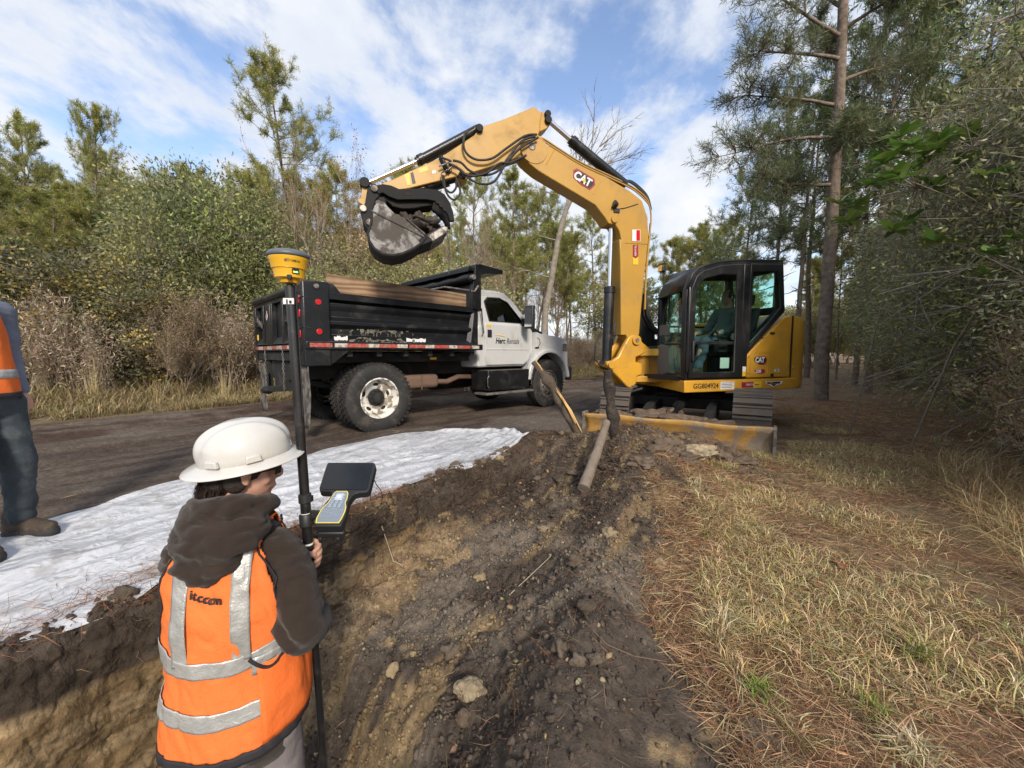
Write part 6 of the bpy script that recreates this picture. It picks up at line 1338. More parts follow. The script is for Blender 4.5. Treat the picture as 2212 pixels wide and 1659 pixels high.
    rect(.09, -.30, .655, .748, 1.082, 'rental_label', M_YINK); rect(.085, -.14, .66, .743, 1.0845, 'label_field', M_MAR); text('RENTAL', .045, M_STK, root, F(.0, 1.088, .702)); text('Rental', .03, M_INK, root, F(-.17, 1.086, .70))
    g = P(); g.prism([(-.36, .742), (-.72, .742), (-.70, .70), (-.58, .68), (-.53, .655), (-.48, .68), (-.42, .70)], 1.082, 1.084); obj('arrow_label', g, M_STK, root, smooth=0)
    g = P(); g.prism([(-.40, .735), (-.68, .735), (-.66, .705), (-.42, .705)], 1.0845, 1.0855); g.prism([(-.48, .70), (-.60, .70), (-.54, .665)], 1.0845, 1.0855); obj('arrow_print', g, M_INK, root, smooth=0); text('DOWN', .024, M_YINK, root, F(-.44, 1.087, .722))
    rect(.10, .035, .90, .97, 1.1015, 'serial_label', M_STK); rect(.10, .035, .83, .90, 1.1015, 'serial_label', M_YINK)
    rect(-.93, -1.02, 1.33, 1.41, 1.052, 'code_label', M_STK)
    def hexa(cx, cz, w, h, y, nm, m, par): g = P(); g.prism([(cx + w, cz + h * .6), (cx + w * .8, cz + h), (cx - w * .7, cz + h), (cx - w, cz + h * .5), (cx - w, cz - h * .4), (cx - w * .6, cz - h), (cx + w * .2, cz - h), (cx + w * .9, cz - h * .2)], y, y + .003); return obj(nm, g, m, par, smooth=0)
    hexa(-.27, 1.055, .115, .062, 1.0765, 'emblem_plate', M_MAR, cv); hexa(-.25, 1.06, .11, .05, 1.080, 'emblem_field', M_INK, cv); text('CAT', .105, M_STK, cv, F(-.155, 1.0845, 1.062), bold=.004, xs=.86)
    hexa(-.26, .895, .10, .034, 1.0765, 'number_plate', M_MAR, cv); text('308', .075, M_STK, cv, F(-.17, 1.0815, .895), bold=.001); g = P(); g.b2((-.545, 1.076, .885), (-.645, 1.079, .925)); obj('model_badge', g, M_STK, cv); text('CR', .032, M_INK, cv, F(-.575, 1.0805, .905), bold=.001)
build_excavator()
# ------------------------------------------------------------------ tarp, posts, stones, sticks
def interp_poly(pts, n):
    P = [Vector(p) for p in pts]; d = [0]
    for a, b in zip(P, P[1:]): d.append(d[-1] + (b - a).length)
    out = []
    for i in range(n):
        t = d[-1] * i / (n - 1); k = max(j for j in range(len(d)) if d[j] <= t + 1e-9); k = min(k, len(P) - 2); out.append(P[k].lerp(P[k + 1], (t - d[k]) / (d[k + 1] - d[k] + 1e-9)))
    return np.array([tuple(p) for p in out])
def build_tarp():
    near = [(-420, 1660), (-60, 1452), (0, 1432), (90, 1402), (170, 1372), (260, 1335), (340, 1290), (480, 1215), (620, 1150), (720, 1115), (800, 1090), (862, 1072), (930, 1056), (1000, 1035), (1100, 994), (1157, 966)]
    far = [(-700, 1330), (-200, 1205), (0, 1152), (60, 1132), (200, 1098), (320, 1060), (380, 1045), (480, 1022), (640, 992), (700, 975), (780, 962), (870, 942), (960, 934), (1060, 931), (1110, 940), (1155, 962)]
    n = 420; m = 120
    A = interp_poly([atz(*p) for p in near], n); B = interp_poly([atz(*p) for p in far], n)
    t = np.linspace(0, 1, m)[None, :, None]; G = A[:, None] * (1 - t) + B[:, None] * t; x = G[..., 0].ravel(); y = G[..., 1].ravel()
    T = np.broadcast_to(t[..., 0], (n, m)).ravel(); U = np.repeat(np.linspace(0, 1, n), m)
    edge = np.minimum(T, 1 - T); x += .03 * (fbm(U * 30, T * 2, 3, 201) - .5) * (edge < .25); y += .04 * (fbm(U * 28, T * 2 + 5, 3, 203) - .5)
    s, nn = sn(x, y)
    def ridg(a, b, seed, oc=3): return 1 - np.abs(fbm(a, b, oc, seed) * 2 - 1)
    a1 = s + .35 * fbm(s, nn, 2, 230); b1 = nn + .25 * fbm(s * 1.3, nn * 1.3, 2, 231)
    w = .032 * (facet(a1 * 1.1, b1 * 2.4, 211) - .35) + .026 * (facet(a1 * 2.1 + b1, b1 * 6.5 - a1, 213) - .4) + .012 * (facet(a1 * 4 - b1 * 3, b1 * 13 + a1 * 3, 215) - .4) + .05 * sst(.72, .85, U) * facet(x * 3.2, y * 3.2, 217)
    w += .06 * np.exp(-((T - .97) / .05) ** 2) * sst(.66, .75, U)
    # a few long straight creases
    for k in range(34):
        a = rng.uniform(0, 3.14); cx, cy = xy(rng.uniform(.5, 6.5), rng.uniform(-3.8, -2.6)); d = (x - cx) * math.cos(a) + (y - cy) * math.sin(a); e = -(x - cx) * math.sin(a) + (y - cy) * math.cos(a)
        w += .014 * np.exp(-np.abs(d) / .015) * np.exp(-(e / .6) ** 2)
    z = gz(x, y, False) + .012 + np.maximum(w, 0) * np.clip(edge * 14, .35, 1)
    F = (np.arange(n - 1)[:, None, None] * m + np.arange(m - 1)[None, :, None] + np.array([0, m, m + 1, 1])).reshape(-1, 4)
    mud = sst(.60, .72, fbm(x * 2.6 + 3, y * 2.6, 5, 221)) * sst(.78, .9, U) * .8 + sst(.66, .72, fbm(x * 9, y * 9, 4, 223)) * .35 + .5 * sst(.70, .76, fbm(x * 20, y * 20, 3, 225)) * sst(.6, .8, U)
    C = np.array([.56, .57, .59])[None] * (1 - mud.clip(0, 1)[:, None]) + np.array([.20, .16, .12])[None] * mud.clip(0, 1)[:, None]
    me = npmesh('tarp', np.stack([x, y, z], 1), F, C, True)
    tm = mat('white_plastic_sheet', attr='Col', rough=.30, spec=.5); nt = tm.node_tree; N = nt.nodes; L = nt.links; tc = N.new('ShaderNodeTexCoord'); prev = None
    for sc, st, ds, rot in ((3.2, (1, .45, 1), .05, .6), (7.5, (1, .5, 1), .03, -.35), (17, (1, .7, 1), .012, .9)):
        mp = N.new('ShaderNodeMapping'); mp.inputs['Rotation'].default_value = (0, 0, rot); mp.inputs['Scale'].default_value = st; L.new(tc.outputs['Object'], mp.inputs[0])
        nz = N.new('ShaderNodeTexNoise'); nz.inputs['Scale'].default_value = sc * .4; nz.inputs['Detail'].default_value = 2; L.new(mp.outputs[0], nz.inputs[0]); ad = N.new('ShaderNodeVectorMath'); ad.operation = 'MULTIPLY_ADD'; ad.inputs[1].default_value = (.5, .5, .5); L.new(nz.outputs[1], ad.inputs[0]); L.new(mp.outputs[0], ad.inputs[2])
        v = N.new('ShaderNodeTexVoronoi'); v.feature = 'F1'; v.inputs['Scale'].default_value = sc; L.new(ad.outputs[0], v.inputs['Vector'])
        b = N.new('ShaderNodeBump'); b.inputs['Strength'].default_value = .55; b.inputs['Distance'].default_value = ds; L.new(v.outputs['Distance'], b.inputs['Height'])
        if prev: L.new(prev.outputs[0], b.inputs['Normal'])
        prev = b
    L.new(prev.outputs[0], N['Principled BSDF'].inputs['Normal']); me.materials.append(tm); o = link('plastic_sheet', me); tag(o, 'crumpled white plastic sheet spread between the road and the trench', 'plastic sheet')
build_tarp()
M_POST = mat('old_post', (.10, .078, .058), rough=.95, spec=.1, var=.4, vscale=9, bump=1., bscale=18)
M_LOG = mat('grey_log', (.21, .17, .135), rough=.95, spec=.1, var=.3, vscale=7, bump=.8, bscale=22)
M_DARKW = mat('wet_dark_wood', (.035, .027, .021), rough=.9, var=.4, vscale=9, dirt=(.12, .095, .07), dirt_amt=.7, dscale=8, bump=1.4, bscale=16)
M_SPL = mat('fresh_splinter', (.62, .38, .13), rough=.7)
def rough_tube(pts, r, n=14, m=26, amp=.18, seed=0):
    P = interp_poly(pts, m); rs = np.interp(np.linspace(0, 1, m), np.linspace(0, 1, len(r)), r); g = MB(); g.tube([tuple(p) for p in P], list(rs), n)
    c = [Vector(P[i]) for i in range(m) for _ in range(n)]
    g.v = [c[i] + (v - c[i]) * (1 + amp * 2 * mnoise.noise(Vector(v) * 9 + Vector((seed, 0, 0)))) for i, v in enumerate(g.v)]; return g
g = rough_tube([aty(1152, 782, 4.75), aty(1180, 815, 4.68), aty(1205, 862, 4.6)], [.030, .055, .058], amp=.3, seed=1); post = obj('broken_post', g, M_POST, None, smooth=50); tag(post, 'broken round fence post with fresh yellow splinters leaning out of the soil pile', 'post')
g = rough_tube([aty(1203, 856, 4.6), aty(1232, 905, 4.5), aty(1268, 962, 4.42)], [.056, .060, .058], amp=.12, seed=2); o = obj('lower_length', g, M_POST, post, smooth=50)
g = MB()
for k, (a, b) in enumerate([((1196, 838), (1254, 936)), ((1198, 845), (1240, 915)), ((1205, 850), (1220, 880)), ((1150, 776), (1168, 800))]): g.tube([aty(a[0] + 5, a[1], 4.53), aty((a[0] + b[0]) / 2 + 8 - k, (a[1] + b[1]) / 2, 4.46), aty(b[0] + 4, b[1], 4.37)], [.003, .014 - .002 * k, .004], 5)
obj('splinter', g, M_SPL, post, smooth=0)['kind'] = 'stuff'
g = rough_tube([aty(1313, 800, 4.05), aty(1316, 850, 4.05), aty(1325, 905, 4.03), aty(1334, 975, 4.0)], [.050, .055, .052, .06], amp=.28, seed=3); o = obj('upright_post', g, M_DARKW, None, smooth=50); tag(o, 'dark wet wooden post standing upright in the soil pile', 'post')
g = rough_tube([aty(1311, 912, 3.85), aty(1290, 975, 3.55), aty(1260, 1055, 3.20)], [.036, .046, .050], amp=.08, seed=4); o = obj('leaning_log', g, M_LOG, None, smooth=50); tag(o, 'smooth grey brown log leaning against the upright post', 'log')
g = rough_tube([aty(1085, 972, 4.85), aty(1150, 975, 4.75)], [.02, .03], amp=.3, seed=5); o = obj('mud_caked_stick', g, M_DARKW, None); tag(o, 'mud caked stick lying at the far end of the plastic sheet', 'stick')
def clod(px, py, Y, r, sq, label, m, seed, amp=.3, zoff=0, cat='stone'):
    p = aty(px, py, Y); z = gzp(p.x, p.y) + r * sq[2] * .35 + zoff; vs, fs = lumps((p.x, p.y, z), r, seed, amp=amp, sq=sq, sub=4); g = MB(); g.add(vs, fs); nm = {'stone': 'sandy_stone', 'clod': 'soil_clod'}[cat]; o = obj(nm, g, m, None, smooth=60); tag(o, label, cat); return o
M_SAND = mat('sandy_stone', (.36, .29, .19), rough=.95, spec=.1, var=.3, vscale=16, dirt=(.10, .08, .06), dirt_amt=.7, dscale=14, dlo=.5, dhi=.6, bump=1., bscale=40)
def at_ground(px, py):
    z = 0
    for i in range(12): p = atz(px, py, z); z = .5 * z + .5 * gzp(p.x, p.y)
    return p.x, p.y
x, y = at_ground(1015, 1500); vs, fs = lumps((x, y, gzp(x, y) + .022), .052, 6, amp=.3, sq=(1.15, .9, .8)); g = MB(); g.add(vs, fs); tag(obj('sandy_stone', g, M_SAND, None, smooth=60), 'rounded sandy stone on the dark slope right of the survey pole', 'stone')
x, y = at_ground(1000, 1555); vs, fs = lumps((x, y, gzp(x, y) + .01), .03, 16, amp=.3); g = MB(); g.add(vs, fs); tag(obj('sandy_stone', g, M_MUDP, None, smooth=60), 'small dark stone below the rounded sandy stone', 'stone')
for k, (px, py, r, sq, m, l) in enumerate([(1500, 985, .13, (1.7, .9, .5), M_SAND, 'pale cracked slab of sandy soil against the blade'), (1560, 985, .11, (1.2, 1, .9), M_MUDP, 'dark soil clod against the middle of the blade'), (1470, 1000, .10, (1.5, 1, .6), M_MUDP, 'dark soil clod at the side of the pile below the blade'),
                                          (1600, 1000, .09, (1.9, .8, .5), M_MUDP, 'flat brown soil clod below the dark clod on the blade'), (1430, 975, .12, (1.6, 1, .6), M_MUDP, 'long soil clod lying on the pile before the blade'), (1385, 1010, .09, (1.2, 1, .7), M_MUDP, 'lumpy soil clod on the pile behind the leaning log')]):
    x, y = at_ground(px, py); vs, fs = lumps((x, y, gzp(x, y) + r * sq[2] * .5), r, k + 31, amp=.55, sq=sq); g = MB(); g.add(vs, fs); tag(obj('soil_clod', g, m, None, smooth=60), l, 'clod')
# twigs on the ground
M_PALE = mat('pale_stick', (.42, .35, .25), rough=.9)
def twig(pts, r, label, m=M_PALE, lift=.012):
    P = []
    for px, py in pts: x, y = at_ground(px, py); P.append(Vector((x, y, gzp(x, y) + lift)))
    g = MB(); g.tube(P, [r * (1 - .4 * i / len(P)) for i in range(len(P))], 6); tag(obj('twig', g, m, None, smooth=60), label, 'twig')
twig([(822, 1205), (850, 1216), (880, 1228)], .004, 'pale twig sticking out of the trench wall')
twig([(1262, 1345), (1310, 1395), (1368, 1420), (1440, 1432)], .003, 'long reddish runner root across the grey soil', MATS['rusty_pipe'], .006)
twig([(1228, 1330), (1280, 1380), (1330, 1430)], .003, 'thin reddish root crossing the long runner root', MATS['rusty_pipe'], .006)
twig([(1100, 1290), (1145, 1248), (1190, 1205)], .0025, 'straight pale stem pressed into the slope above the stone')
twig([(1660, 1448), (1740, 1500)], .0025, 'pale stem lying at the edge of the bare grey soil')
twig([(1700, 1550), (1730, 1610)], .0025, 'bent pale stem in the bare soil near the green tuft')
twig([(2075, 985), (2140, 930), (2190, 905)], .008, 'bleached branch at the foot of the shrubs'); twig([(2060, 1005), (2212, 985)], .007, 'grey fallen branch under the bleached branch')
twig([(1950, 1240), (2010, 1250)], .006, 'short grey stick in the straw')
# green grass clumps and single fallen leaves
def clump(px, py, n, L, cs, label):
    x, y = at_ground(px, py); a = rng.uniform(0, 6.28, n); n = int(n * 1.6); a = rng.uniform(0, 6.28, n); el = rng.uniform(.15, 1.3, n); D = np.stack([np.cos(a) * np.cos(el), np.sin(a) * np.cos(el), np.sin(el)], 1) + rng.normal(size=(n, 3)) * .25; P = np.stack([x + rng.normal(size=n) * .022, y + rng.normal(size=n) * .022, np.full(n, gzp(x, y))], 1)
    c = np.array([x, y, gzp(x, y)]); V, F, C = leaf_cards(P - c, D, rng.uniform(.6, 1.2, n) * L, rng.uniform(.0025, .0055, n), pick(cs, n, .2), up=np.tile([0, 0, 1.], (n, 1)) + rng.normal(size=(n, 3)) * .1, bend=.7)
    me = npmesh('grass_clump', V, F, C); me.materials.append(M_BLADE); o = link('grass_clump', me); o.location = tuple(c); tag(o, label, 'grass clump')
GR = [(.16, .22, .04), (.25, .28, .06), (.34, .32, .10)]; ST = [(.58, .48, .28), (.66, .56, .36), (.50, .40, .20)]
clump(1975, 1425, 60, .13, GR + ST[:1], 'green and straw grass clump in the middle of the dead grass')
clump(1884, 1545, 34, .09, GR, 'small green grass clump near the bottom edge of the photo'); clump(1644, 1505, 40, .07, [(.16, .27, .03), (.22, .32, .05)], 'bright green short tuft beside the pale stem'); clump(1965, 1640, 90, .11, ST, 'large pale straw clump at the bottom edge of the photo')
clump(1500, 1060, 70, .14, ST, 'bright straw tuft just below the corner of the blade'); clump(1560, 1360, 60, .13, ST, 'splayed straw tuft beside the bare soil')
M_DL = mat('dead_leaf', (.30, .13, .06), rough=.6, var=.3, vscale=30, trans=.2)
def dead_leaf(px, py, s, label, m=M_DL):
    x, y = at_ground(px, py); z = gzp(x, y) + .018; a = rng.uniform(0, 6.28); g = MB(Matrix.Translation((x, y, z)) @ Matrix.Rotation(a, 4, 'Z') @ Matrix.Rotation(.35, 4, 'X')); rows = []
    for i in range(9):
        t = i / 8; w = s * .42 * math.sin(math.pi * t ** .8) * (1 + .3 * math.sin(i * 2.2)); rows.append([(w * k / 3, s * (t - .5), .25 * s * (abs(k) / 3) ** 2 * math.sin(3 * t + .5) + .1 * s * math.sin(5 * t)) for k in range(-3, 4)])
    g.grid(rows); tag(obj('fallen_leaf', g, m, None, smooth=60, solid=.0008), label, 'leaf')
for px, py, s, l in [(1880, 1395, .07, 'curled orange brown leaf with raised tips in the dead grass'), (1795, 1440, .06, 'orange brown leaf lying left of the curled leaf'), (1812, 1225, .09, 'long pale brown leaf in the straw'), (1760, 1270, .08, 'flat brown leaf before the long pale leaf'), (1920, 1130, .05, 'dark red leaf near the shrubs'), (1745, 1160, .05, 'brown leaf at the middle of the bank')]: dead_leaf(px, py, s, l)

# ------------------------------------------------------------------ survey pole, receiver, field computer
YP = 1.36
M_CARB = mat('carbon_tube', (.012, .012, .013), rough=.28, coat=.3, dirt=(.07, .06, .05), dirt_amt=.3, dscale=12)
PT, PB = aty(628, 640, YP), aty(702, 1690, YP - .03); PD = (PB - PT).normalized()
def pz(py):  # point of the pole seen at picture height py
    lo, hi = -.2, 2.2
    for _ in range(40):
        md = (lo + hi) / 2; q = PT + PD * md; v = q - CO; c, s = math.cos(PITCH), math.sin(PITCH); Z = v.y * c - v.z * s; yy = 829.5 - 850 * (v.y * s + v.z * c) / Z
        if yy < py: lo = md
        else: hi = md
    return PT + PD * lo
def build_pole():
    foot = pz(1700); foot = PT + PD * ((PT.z - (gzp(PB.x, PB.y) - .02)) / -PD.z)
    root = empty('survey_pole', tuple(foot)); tag(root, 'black carbon survey pole held upright by the man in the orange vest', 'survey pole')
    g = MB(); g.tube([pz(650), pz(1080)], .0160, 24); g.tube([pz(1080), pz(1330)], .0170, 24); obj('upper_tube', g, M_CARB, root, smooth=40)
    g = MB(); g.tube([pz(1325), foot - PD * .10], .0125, 20); obj('lower_tube', g, M_CARB, root, smooth=40); g = MB(); g.tube([foot - PD * .10, foot - PD * .08, foot], [.0125, .012, .001], 12); obj('point', g, M_STL, root, smooth=40)
    g = MB(); g.tube([pz(1066), pz(1068), pz(1084), pz(1086)], [.017, .021, .021, .017], 24); q = pz(1076); g.box((q.x + .022, q.y - .004, q.z), (.012, .016, .02)); obj('clamp_collar', g, M_TRIM, root, smooth=40)
    for a, b in ((1107, 1108.5), (1172, 1176), (1235, 1236)): g = MB(); g.tube([pz(a), pz(b)], .0175, 24); obj('white_ring', g, M_STK, root, smooth=40)
    g = MB(); g.tube([pz(1109), pz(1112), pz(1134), pz(1137)], [.019, .023, .023, .018], 24); obj('bracket_ring', g, M_TRIM, root, smooth=40)
    g = MB(); g.tube([pz(606), pz(640)], .010, 16); g.tube([pz(618), pz(660)], .0165, 20); obj('top_fitting', g, M_STL if 0 else M_TRIM, root, smooth=40)
    g = MB(); q = pz(652); g.b2((q.x - .017, q.y - .0185, q.z - .010), (q.x + .019, q.y - .0155, q.z + .010)); lb = obj('pole_label', g, M_STK, root, smooth=0)
    g = MB(); g.b2((q.x - .006, q.y - .0195, q.z - .009), (q.x - .001, q.y - .0186, q.z + .006)); g.b2((q.x + .004, q.y - .0195, q.z - .008), (q.x + .012, q.y - .0186, q.z + .002)); obj('label_print', g, M_INK, root, smooth=0)
    g = MB(); g.tube([pz(612) + Vector((.02, -.004, 0)), pz(690) + Vector((.0215, -.004, 0)), pz(900) + Vector((.017, -.006, 0))], .0022, 6); obj('cable', g, M_TRIM, root, smooth=60)
    # lettering down the tube
    a = pz(1262); d = (pz(1330) - a).normalized(); cam_dir = (CO - a).normalized()
    side = d.cross(cam_dir).normalized(); nrm = side.cross(d).normalized()
    up = d.cross(nrm) if False else (-side if False else side)
    Mt = Matrix((( d.x, -side.x * -1, nrm.x, 0), (d.y, -side.y * -1, nrm.y, 0), (d.z, -side.z * -1, nrm.z, 0), (0, 0, 0, 1)))
    yv = nrm.cross(d); o = a + nrm * .0176; Mt = Matrix(((d.x, yv.x, nrm.x, o.x), (d.y, yv.y, nrm.y, o.y), (d.z, yv.z, nrm.z, o.z), (0, 0, 0, 1)))
    text('Trimble', .0235, mat('silver_print', (.45, .45, .45), rough=.5), root, Mt, xs=.9, extrude=.0003)
    g = MB(Mt @ Matrix.Translation((-.012, 0, 0)));
    for k in range(3): g.lathe([(.0025 + .003 * k, 0), (.0035 + .003 * k, 0), (.0035 + .003 * k, .0006), (.0025 + .003 * k, .0006)], 16, caps=False)
    obj('ring_logo', g, MATS['silver_print'], root, smooth=0)
    # receiver
    b = pz(606); rr = empty('gnss_receiver', tuple(b)); tag(rr, 'round yellow satellite receiver with dark top on the tip of the survey pole', 'receiver')
    T = Matrix.Translation(b); M_RY = mat('receiver_yellow', (.72, .40, .02), rough=.4, coat=.2)
    g = MB(T); g.lathe([(0, -.012), (.030, -.010), (.034, .0), (.046, .006), (.047, .02), (.050, .034), (.053, .036), (.058, .062), (.061, .070), (.061, .074), (0, .075)], 56); body = obj('receiver_body', g, M_RY, rr, smooth=35)
    g = MB(T); g.lathe([(.0475, .0335), (.0535, .036), (.053, .038), (.047, .036)], 48, caps=False); obj('body_seam', g, M_RY, rr, smooth=35)
    g = MB(T); g.lathe([(.0, .073), (.062, .0735), (.0655, .078), (.065, .084), (.060, .091), (.045, .097), (.02, .1), (0, .1005)], 56); obj('dark_dome', g, mat('dome_grey', (.10, .115, .13), rough=.45), rr, smooth=60)
    cd = (CO - b); cd.z = 0; cd.normalize(); sd = Vector((-cd.y, cd.x, 0))
    def fr_(ang, z, r): v = (Matrix.Rotation(R(ang), 3, 'Z') @ cd); s_ = Vector((-v.y, v.x, 0)); o = b + v * r + Vector((0, 0, z)); return Matrix(((s_.x, 0, v.x, o.x), (s_.y, 0, v.y, o.y), (0, 1, 0, o.z), (0, 0, 0, 1)))
    F1 = fr_(22, .027, .0495); g = MB(F1); g.b2((-.011, -.010, -.003), (.011, .010, .0015)); pn = obj('led_panel', g, M_INK, rr, bev=.002)
    for dx, c in ((-.006, (1, .35, 0)), (0, (.1, 1, .2)), (.004, (.1, 1, .2))): g = MB(F1); g.lathe([(0, .0022), (.0022, .0022), (.0022, .001)], 12, Matrix.Translation((dx, -.005, 0))); obj('status_light', g, emis_mat('led' + str(dx), c, 3), pn, smooth=0)
    for k, ch in enumerate('Trimble'):
        text(ch, .0105, M_INK, rr, fr_(-2 + k * 5.4, .057, .0583), extrude=.0003, align='CENTER', bold=.0002)
    g = MB(fr_(-9, .057, .0578)); g.lathe([(.0015, 0), (.004, 0), (.004, .0008), (.0015, .0008)], 12, caps=False); obj('ring_logo', g, M_INK, rr, smooth=0)
    g = MB(); v = b + cd * .045 + Vector((0, 0, .004)); g.box(tuple(v), (.014, .010, .016)); obj('port_cover', g, M_TRIM, rr, bev=.002)
    v = b - sd * .05 + Vector((0, 0, .012)); g = MB(); g.box(tuple(v), (.012, .012, .010)); obj('port_cover', g, M_TRIM, rr, bev=.002)
build_pole()
def build_tablet():
    zc = lambda u, v: ((740 + u / 7.213) * .8848, (1100 + v / 7.213) * .8848)
    bc = aty(*zc(420, 1290), 1.27); tc = aty(*zc(850, 215), 1.53); ax = (tc - bc); wd = Vector((1, .06, 0)).normalized(); ax = (ax - wd * ax.dot(wd)).normalized(); nr = wd.cross(ax).normalized()
    if nr.dot(CO - bc) < 0: nr = -nr
    def L(u, v):
        q = onpl(*zc(u, v), bc, nr) - bc; return (q.dot(wd), q.dot(ax))
    Mt = Matrix(((wd.x, ax.x, nr.x, bc.x), (wd.y, ax.y, nr.y, bc.y), (wd.z, ax.z, nr.z, bc.z), (0, 0, 0, 1)))
    root = empty('field_computer', M=Mt); tag(root, 'rugged black field computer with yellow outlined keypad clamped to the survey pole', 'field computer')
    out = [(450, 207), (1225, 207), (1262, 222), (1278, 260), (1262, 330), (1180, 660), (1150, 710), (1090, 730), (990, 735), (900, 760), (850, 820), (800, 900), (780, 1010), (755, 1130), (690, 1290), (660, 1330), (215, 1330), (195, 1300), (205, 1220), (250, 1130), (330, 990), (440, 860), (500, 780), (500, 735), (470, 715), (320, 712), (285, 690), (285, 650), (330, 510), (400, 290), (425, 225)]
    g = MB(Mt); g.prism([L(*p) for p in out], -.030, 0, 'z'); obj('casing', g, mat('tablet_case', (.014, .015, .016), rough=.6), root, bev=.006, seg=3, smooth=40)
    scr = [(470, 228), (1190, 232), (1225, 250), (1220, 280), (1130, 660), (1095, 688), (380, 688), (322, 665), (322, 640), (440, 245)]
    g = MB(Mt); g.prism([L(*p) for p in scr], .0003, .0018, 'z'); obj('screen', g, mat('screen_glass', (.004, .005, .007), rough=.03, spec=.5), root, smooth=0)
    kp = [(590, 722), (780, 722), (800, 760), (780, 860), (750, 925), (762, 1000), (745, 1080), (690, 1200), (635, 1282), (220, 1282), (235, 1200), (300, 1080), (345, 1010), (440, 925), (505, 820), (545, 755)]
    kl = [L(*p) for p in kp]; cx = sum(p[0] for p in kl) / len(kl); cy = sum(p[1] for p in kl) / len(kl); ins = [(cx + (p[0] - cx) * .93, cy + (p[1] - cy) * .97) for p in kl]
    g = MB(Mt); ringp(g, kl, ins, .0003, .003, 'z'); obj('yellow_outline', g, mat('yellow_rubber', (.75, .62, .10), rough=.5), root, smooth=0)
    g = MB(Mt); g.prism(ins, .0003, .0022, 'z'); pad = obj('keypad', g, mat('keypad_grey', (.20, .23, .27), rough=.5), root, smooth=0)
    g = MB(Mt)
    def key(u, v, w, h): c = L(u, v); e = L(u + w, v); f = L(u, v + h); dx = abs(e[0] - c[0]); dy = abs(f[1] - c[1]); g.box((c[0], c[1], .004), (dx, dy, .004))
    for r_, (v, us, w, h) in enumerate([(755, (620, 655, 690, 725), 26, 14), (800, (555, 735), 40, 32), (850, (545, 715), 40, 28), (895, (525, 610, 690), 52, 20), (930, (515, 600, 680), 52, 22), (965, (490, 570, 655), 52, 24), (1000, (475, 560, 640), 54, 24), (1045, (525, 560, 595), 26, 10)]):
        for u in us: key(u, v, w, h)
    for r_, v in enumerate((1065, 1100, 1137, 1172)):
        for k in range(10 - r_ % 2): key(380 - r_ * 22 + k * 36, v + 2 * k * (1 if k < 5 else .2), 24, 12)
    ks = obj('keys', g, mat('key_blue_grey', (.30, .36, .44), rough=.45), root, smooth=0); ks['kind'] = 'stuff'
    c = L(640, 825); g = MB(Mt); e = L(720, 825); w = abs(e[0] - c[0]); g.box((c[0], c[1], .0035), (w * 1.7, w * 1.9, .003)); obj('direction_pad', g, mat('key_pale', (.45, .50, .56), rough=.4), root, bev=.004); g = MB(Mt); g.box((c[0], c[1], .006), (w * .7, w * .8, .003)); obj('centre_button', g, M_STK, root, bev=.002)
    g = MB(Mt); g.prism([L(*p) for p in [(200, 1335), (660, 1335), (700, 1290), (700, 1200), (210, 1230)]], -.062, -.036, 'z'); obj('battery_pack', g, M_TRIM, root, bev=.006)
    for u in (240, 560): p = L(u, 1320); g = MB(Mt); g.box((p[0], p[1] - .004, -.066), (.012, .014, .022)); obj('connector_foot', g, M_TRIM, root, bev=.002)
    # bracket to the pole
    q = pz(1122); e = bc + wd * (L(330, 1060)[0]) + ax * (L(330, 1060)[1]) - nr * .03; g = MB(); g.tube([q, (q + e) / 2 + Vector((0, 0, .006)), e], .010, 8); g.box(tuple((q + e) / 2 + Vector((.0, 0, .016))), (.034, .006, .026)); br = obj('pole_bracket', g, M_TRIM, root, bev=.002)
    for dx in (-.008, .008):
        for dz in (.010, .022): g = MB(); p = (q + e) / 2 + Vector((dx, -.0045, dz)); g.cyl(p, p + Vector((0, -.003, 0)), .003, 8); obj('bolt', g, M_CHR, br)
    # cable loop
    pts = [aty(*zc(u, v), 1.46 + .02 * k) for k, (u, v) in enumerate([(1230, 480), (1290, 600), (1370, 700), (1400, 830), (1370, 960), (1290, 1015), (1215, 970), (1190, 880), (1188, 760)])]; g = MB(); g.tube(pts, .0016, 6); obj('loose_cable', g, M_TRIM, root, smooth=60)
build_tablet()
# ------------------------------------------------------------------ people
def limb(mb, pts, rs, n=16, sq=1., M=None, cap=True):
    pts = [Vector(p) for p in pts]; out = []; rr = []
    d0 = (pts[0] - pts[1]).normalized(); d1 = (pts[-1] - pts[-2]).normalized()
    if cap:
        for k in (80, 55, 28): out.append(pts[0] + d0 * rs[0] * math.sin(R(k))); rr.append(rs[0] * math.cos(R(k)))
    m = len(pts)
    for i in range(m - 1):
        a, b, c, d = pts[max(i - 1, 0)], pts[i], pts[i + 1], pts[min(i + 2, m - 1)]
        for s in range(5): t = s / 5; out.append(.5 * ((2 * b) + (c - a) * t + (2 * a - 5 * b + 4 * c - d) * t * t + (3 * b - a - 3 * c + d) * t ** 3)); rr.append(rs[i] + (rs[i + 1] - rs[i]) * (t * t * (3 - 2 * t)))
    out.append(pts[-1]); rr.append(rs[-1])
    if cap:
        for k in (28, 55, 80): out.append(pts[-1] + d1 * rs[-1] * math.sin(R(k))); rr.append(rs[-1] * math.cos(R(k)))
    mb.tube(out, rr, n, True, M)
def ell(mb, c, r, M=None, rot=None):
    bm = bmesh.new(); bmesh.ops.create_icosphere(bm, subdivisions=3, radius=1); T = Matrix.Translation(c) @ (rot or Matrix()) @ Matrix.Diagonal((*r, 1)); vs = [T @ v.co for v in bm.verts]; fs = [tuple(v.index for v in f.verts) for f in bm.faces]; bm.free(); mb.add(vs, fs, M)
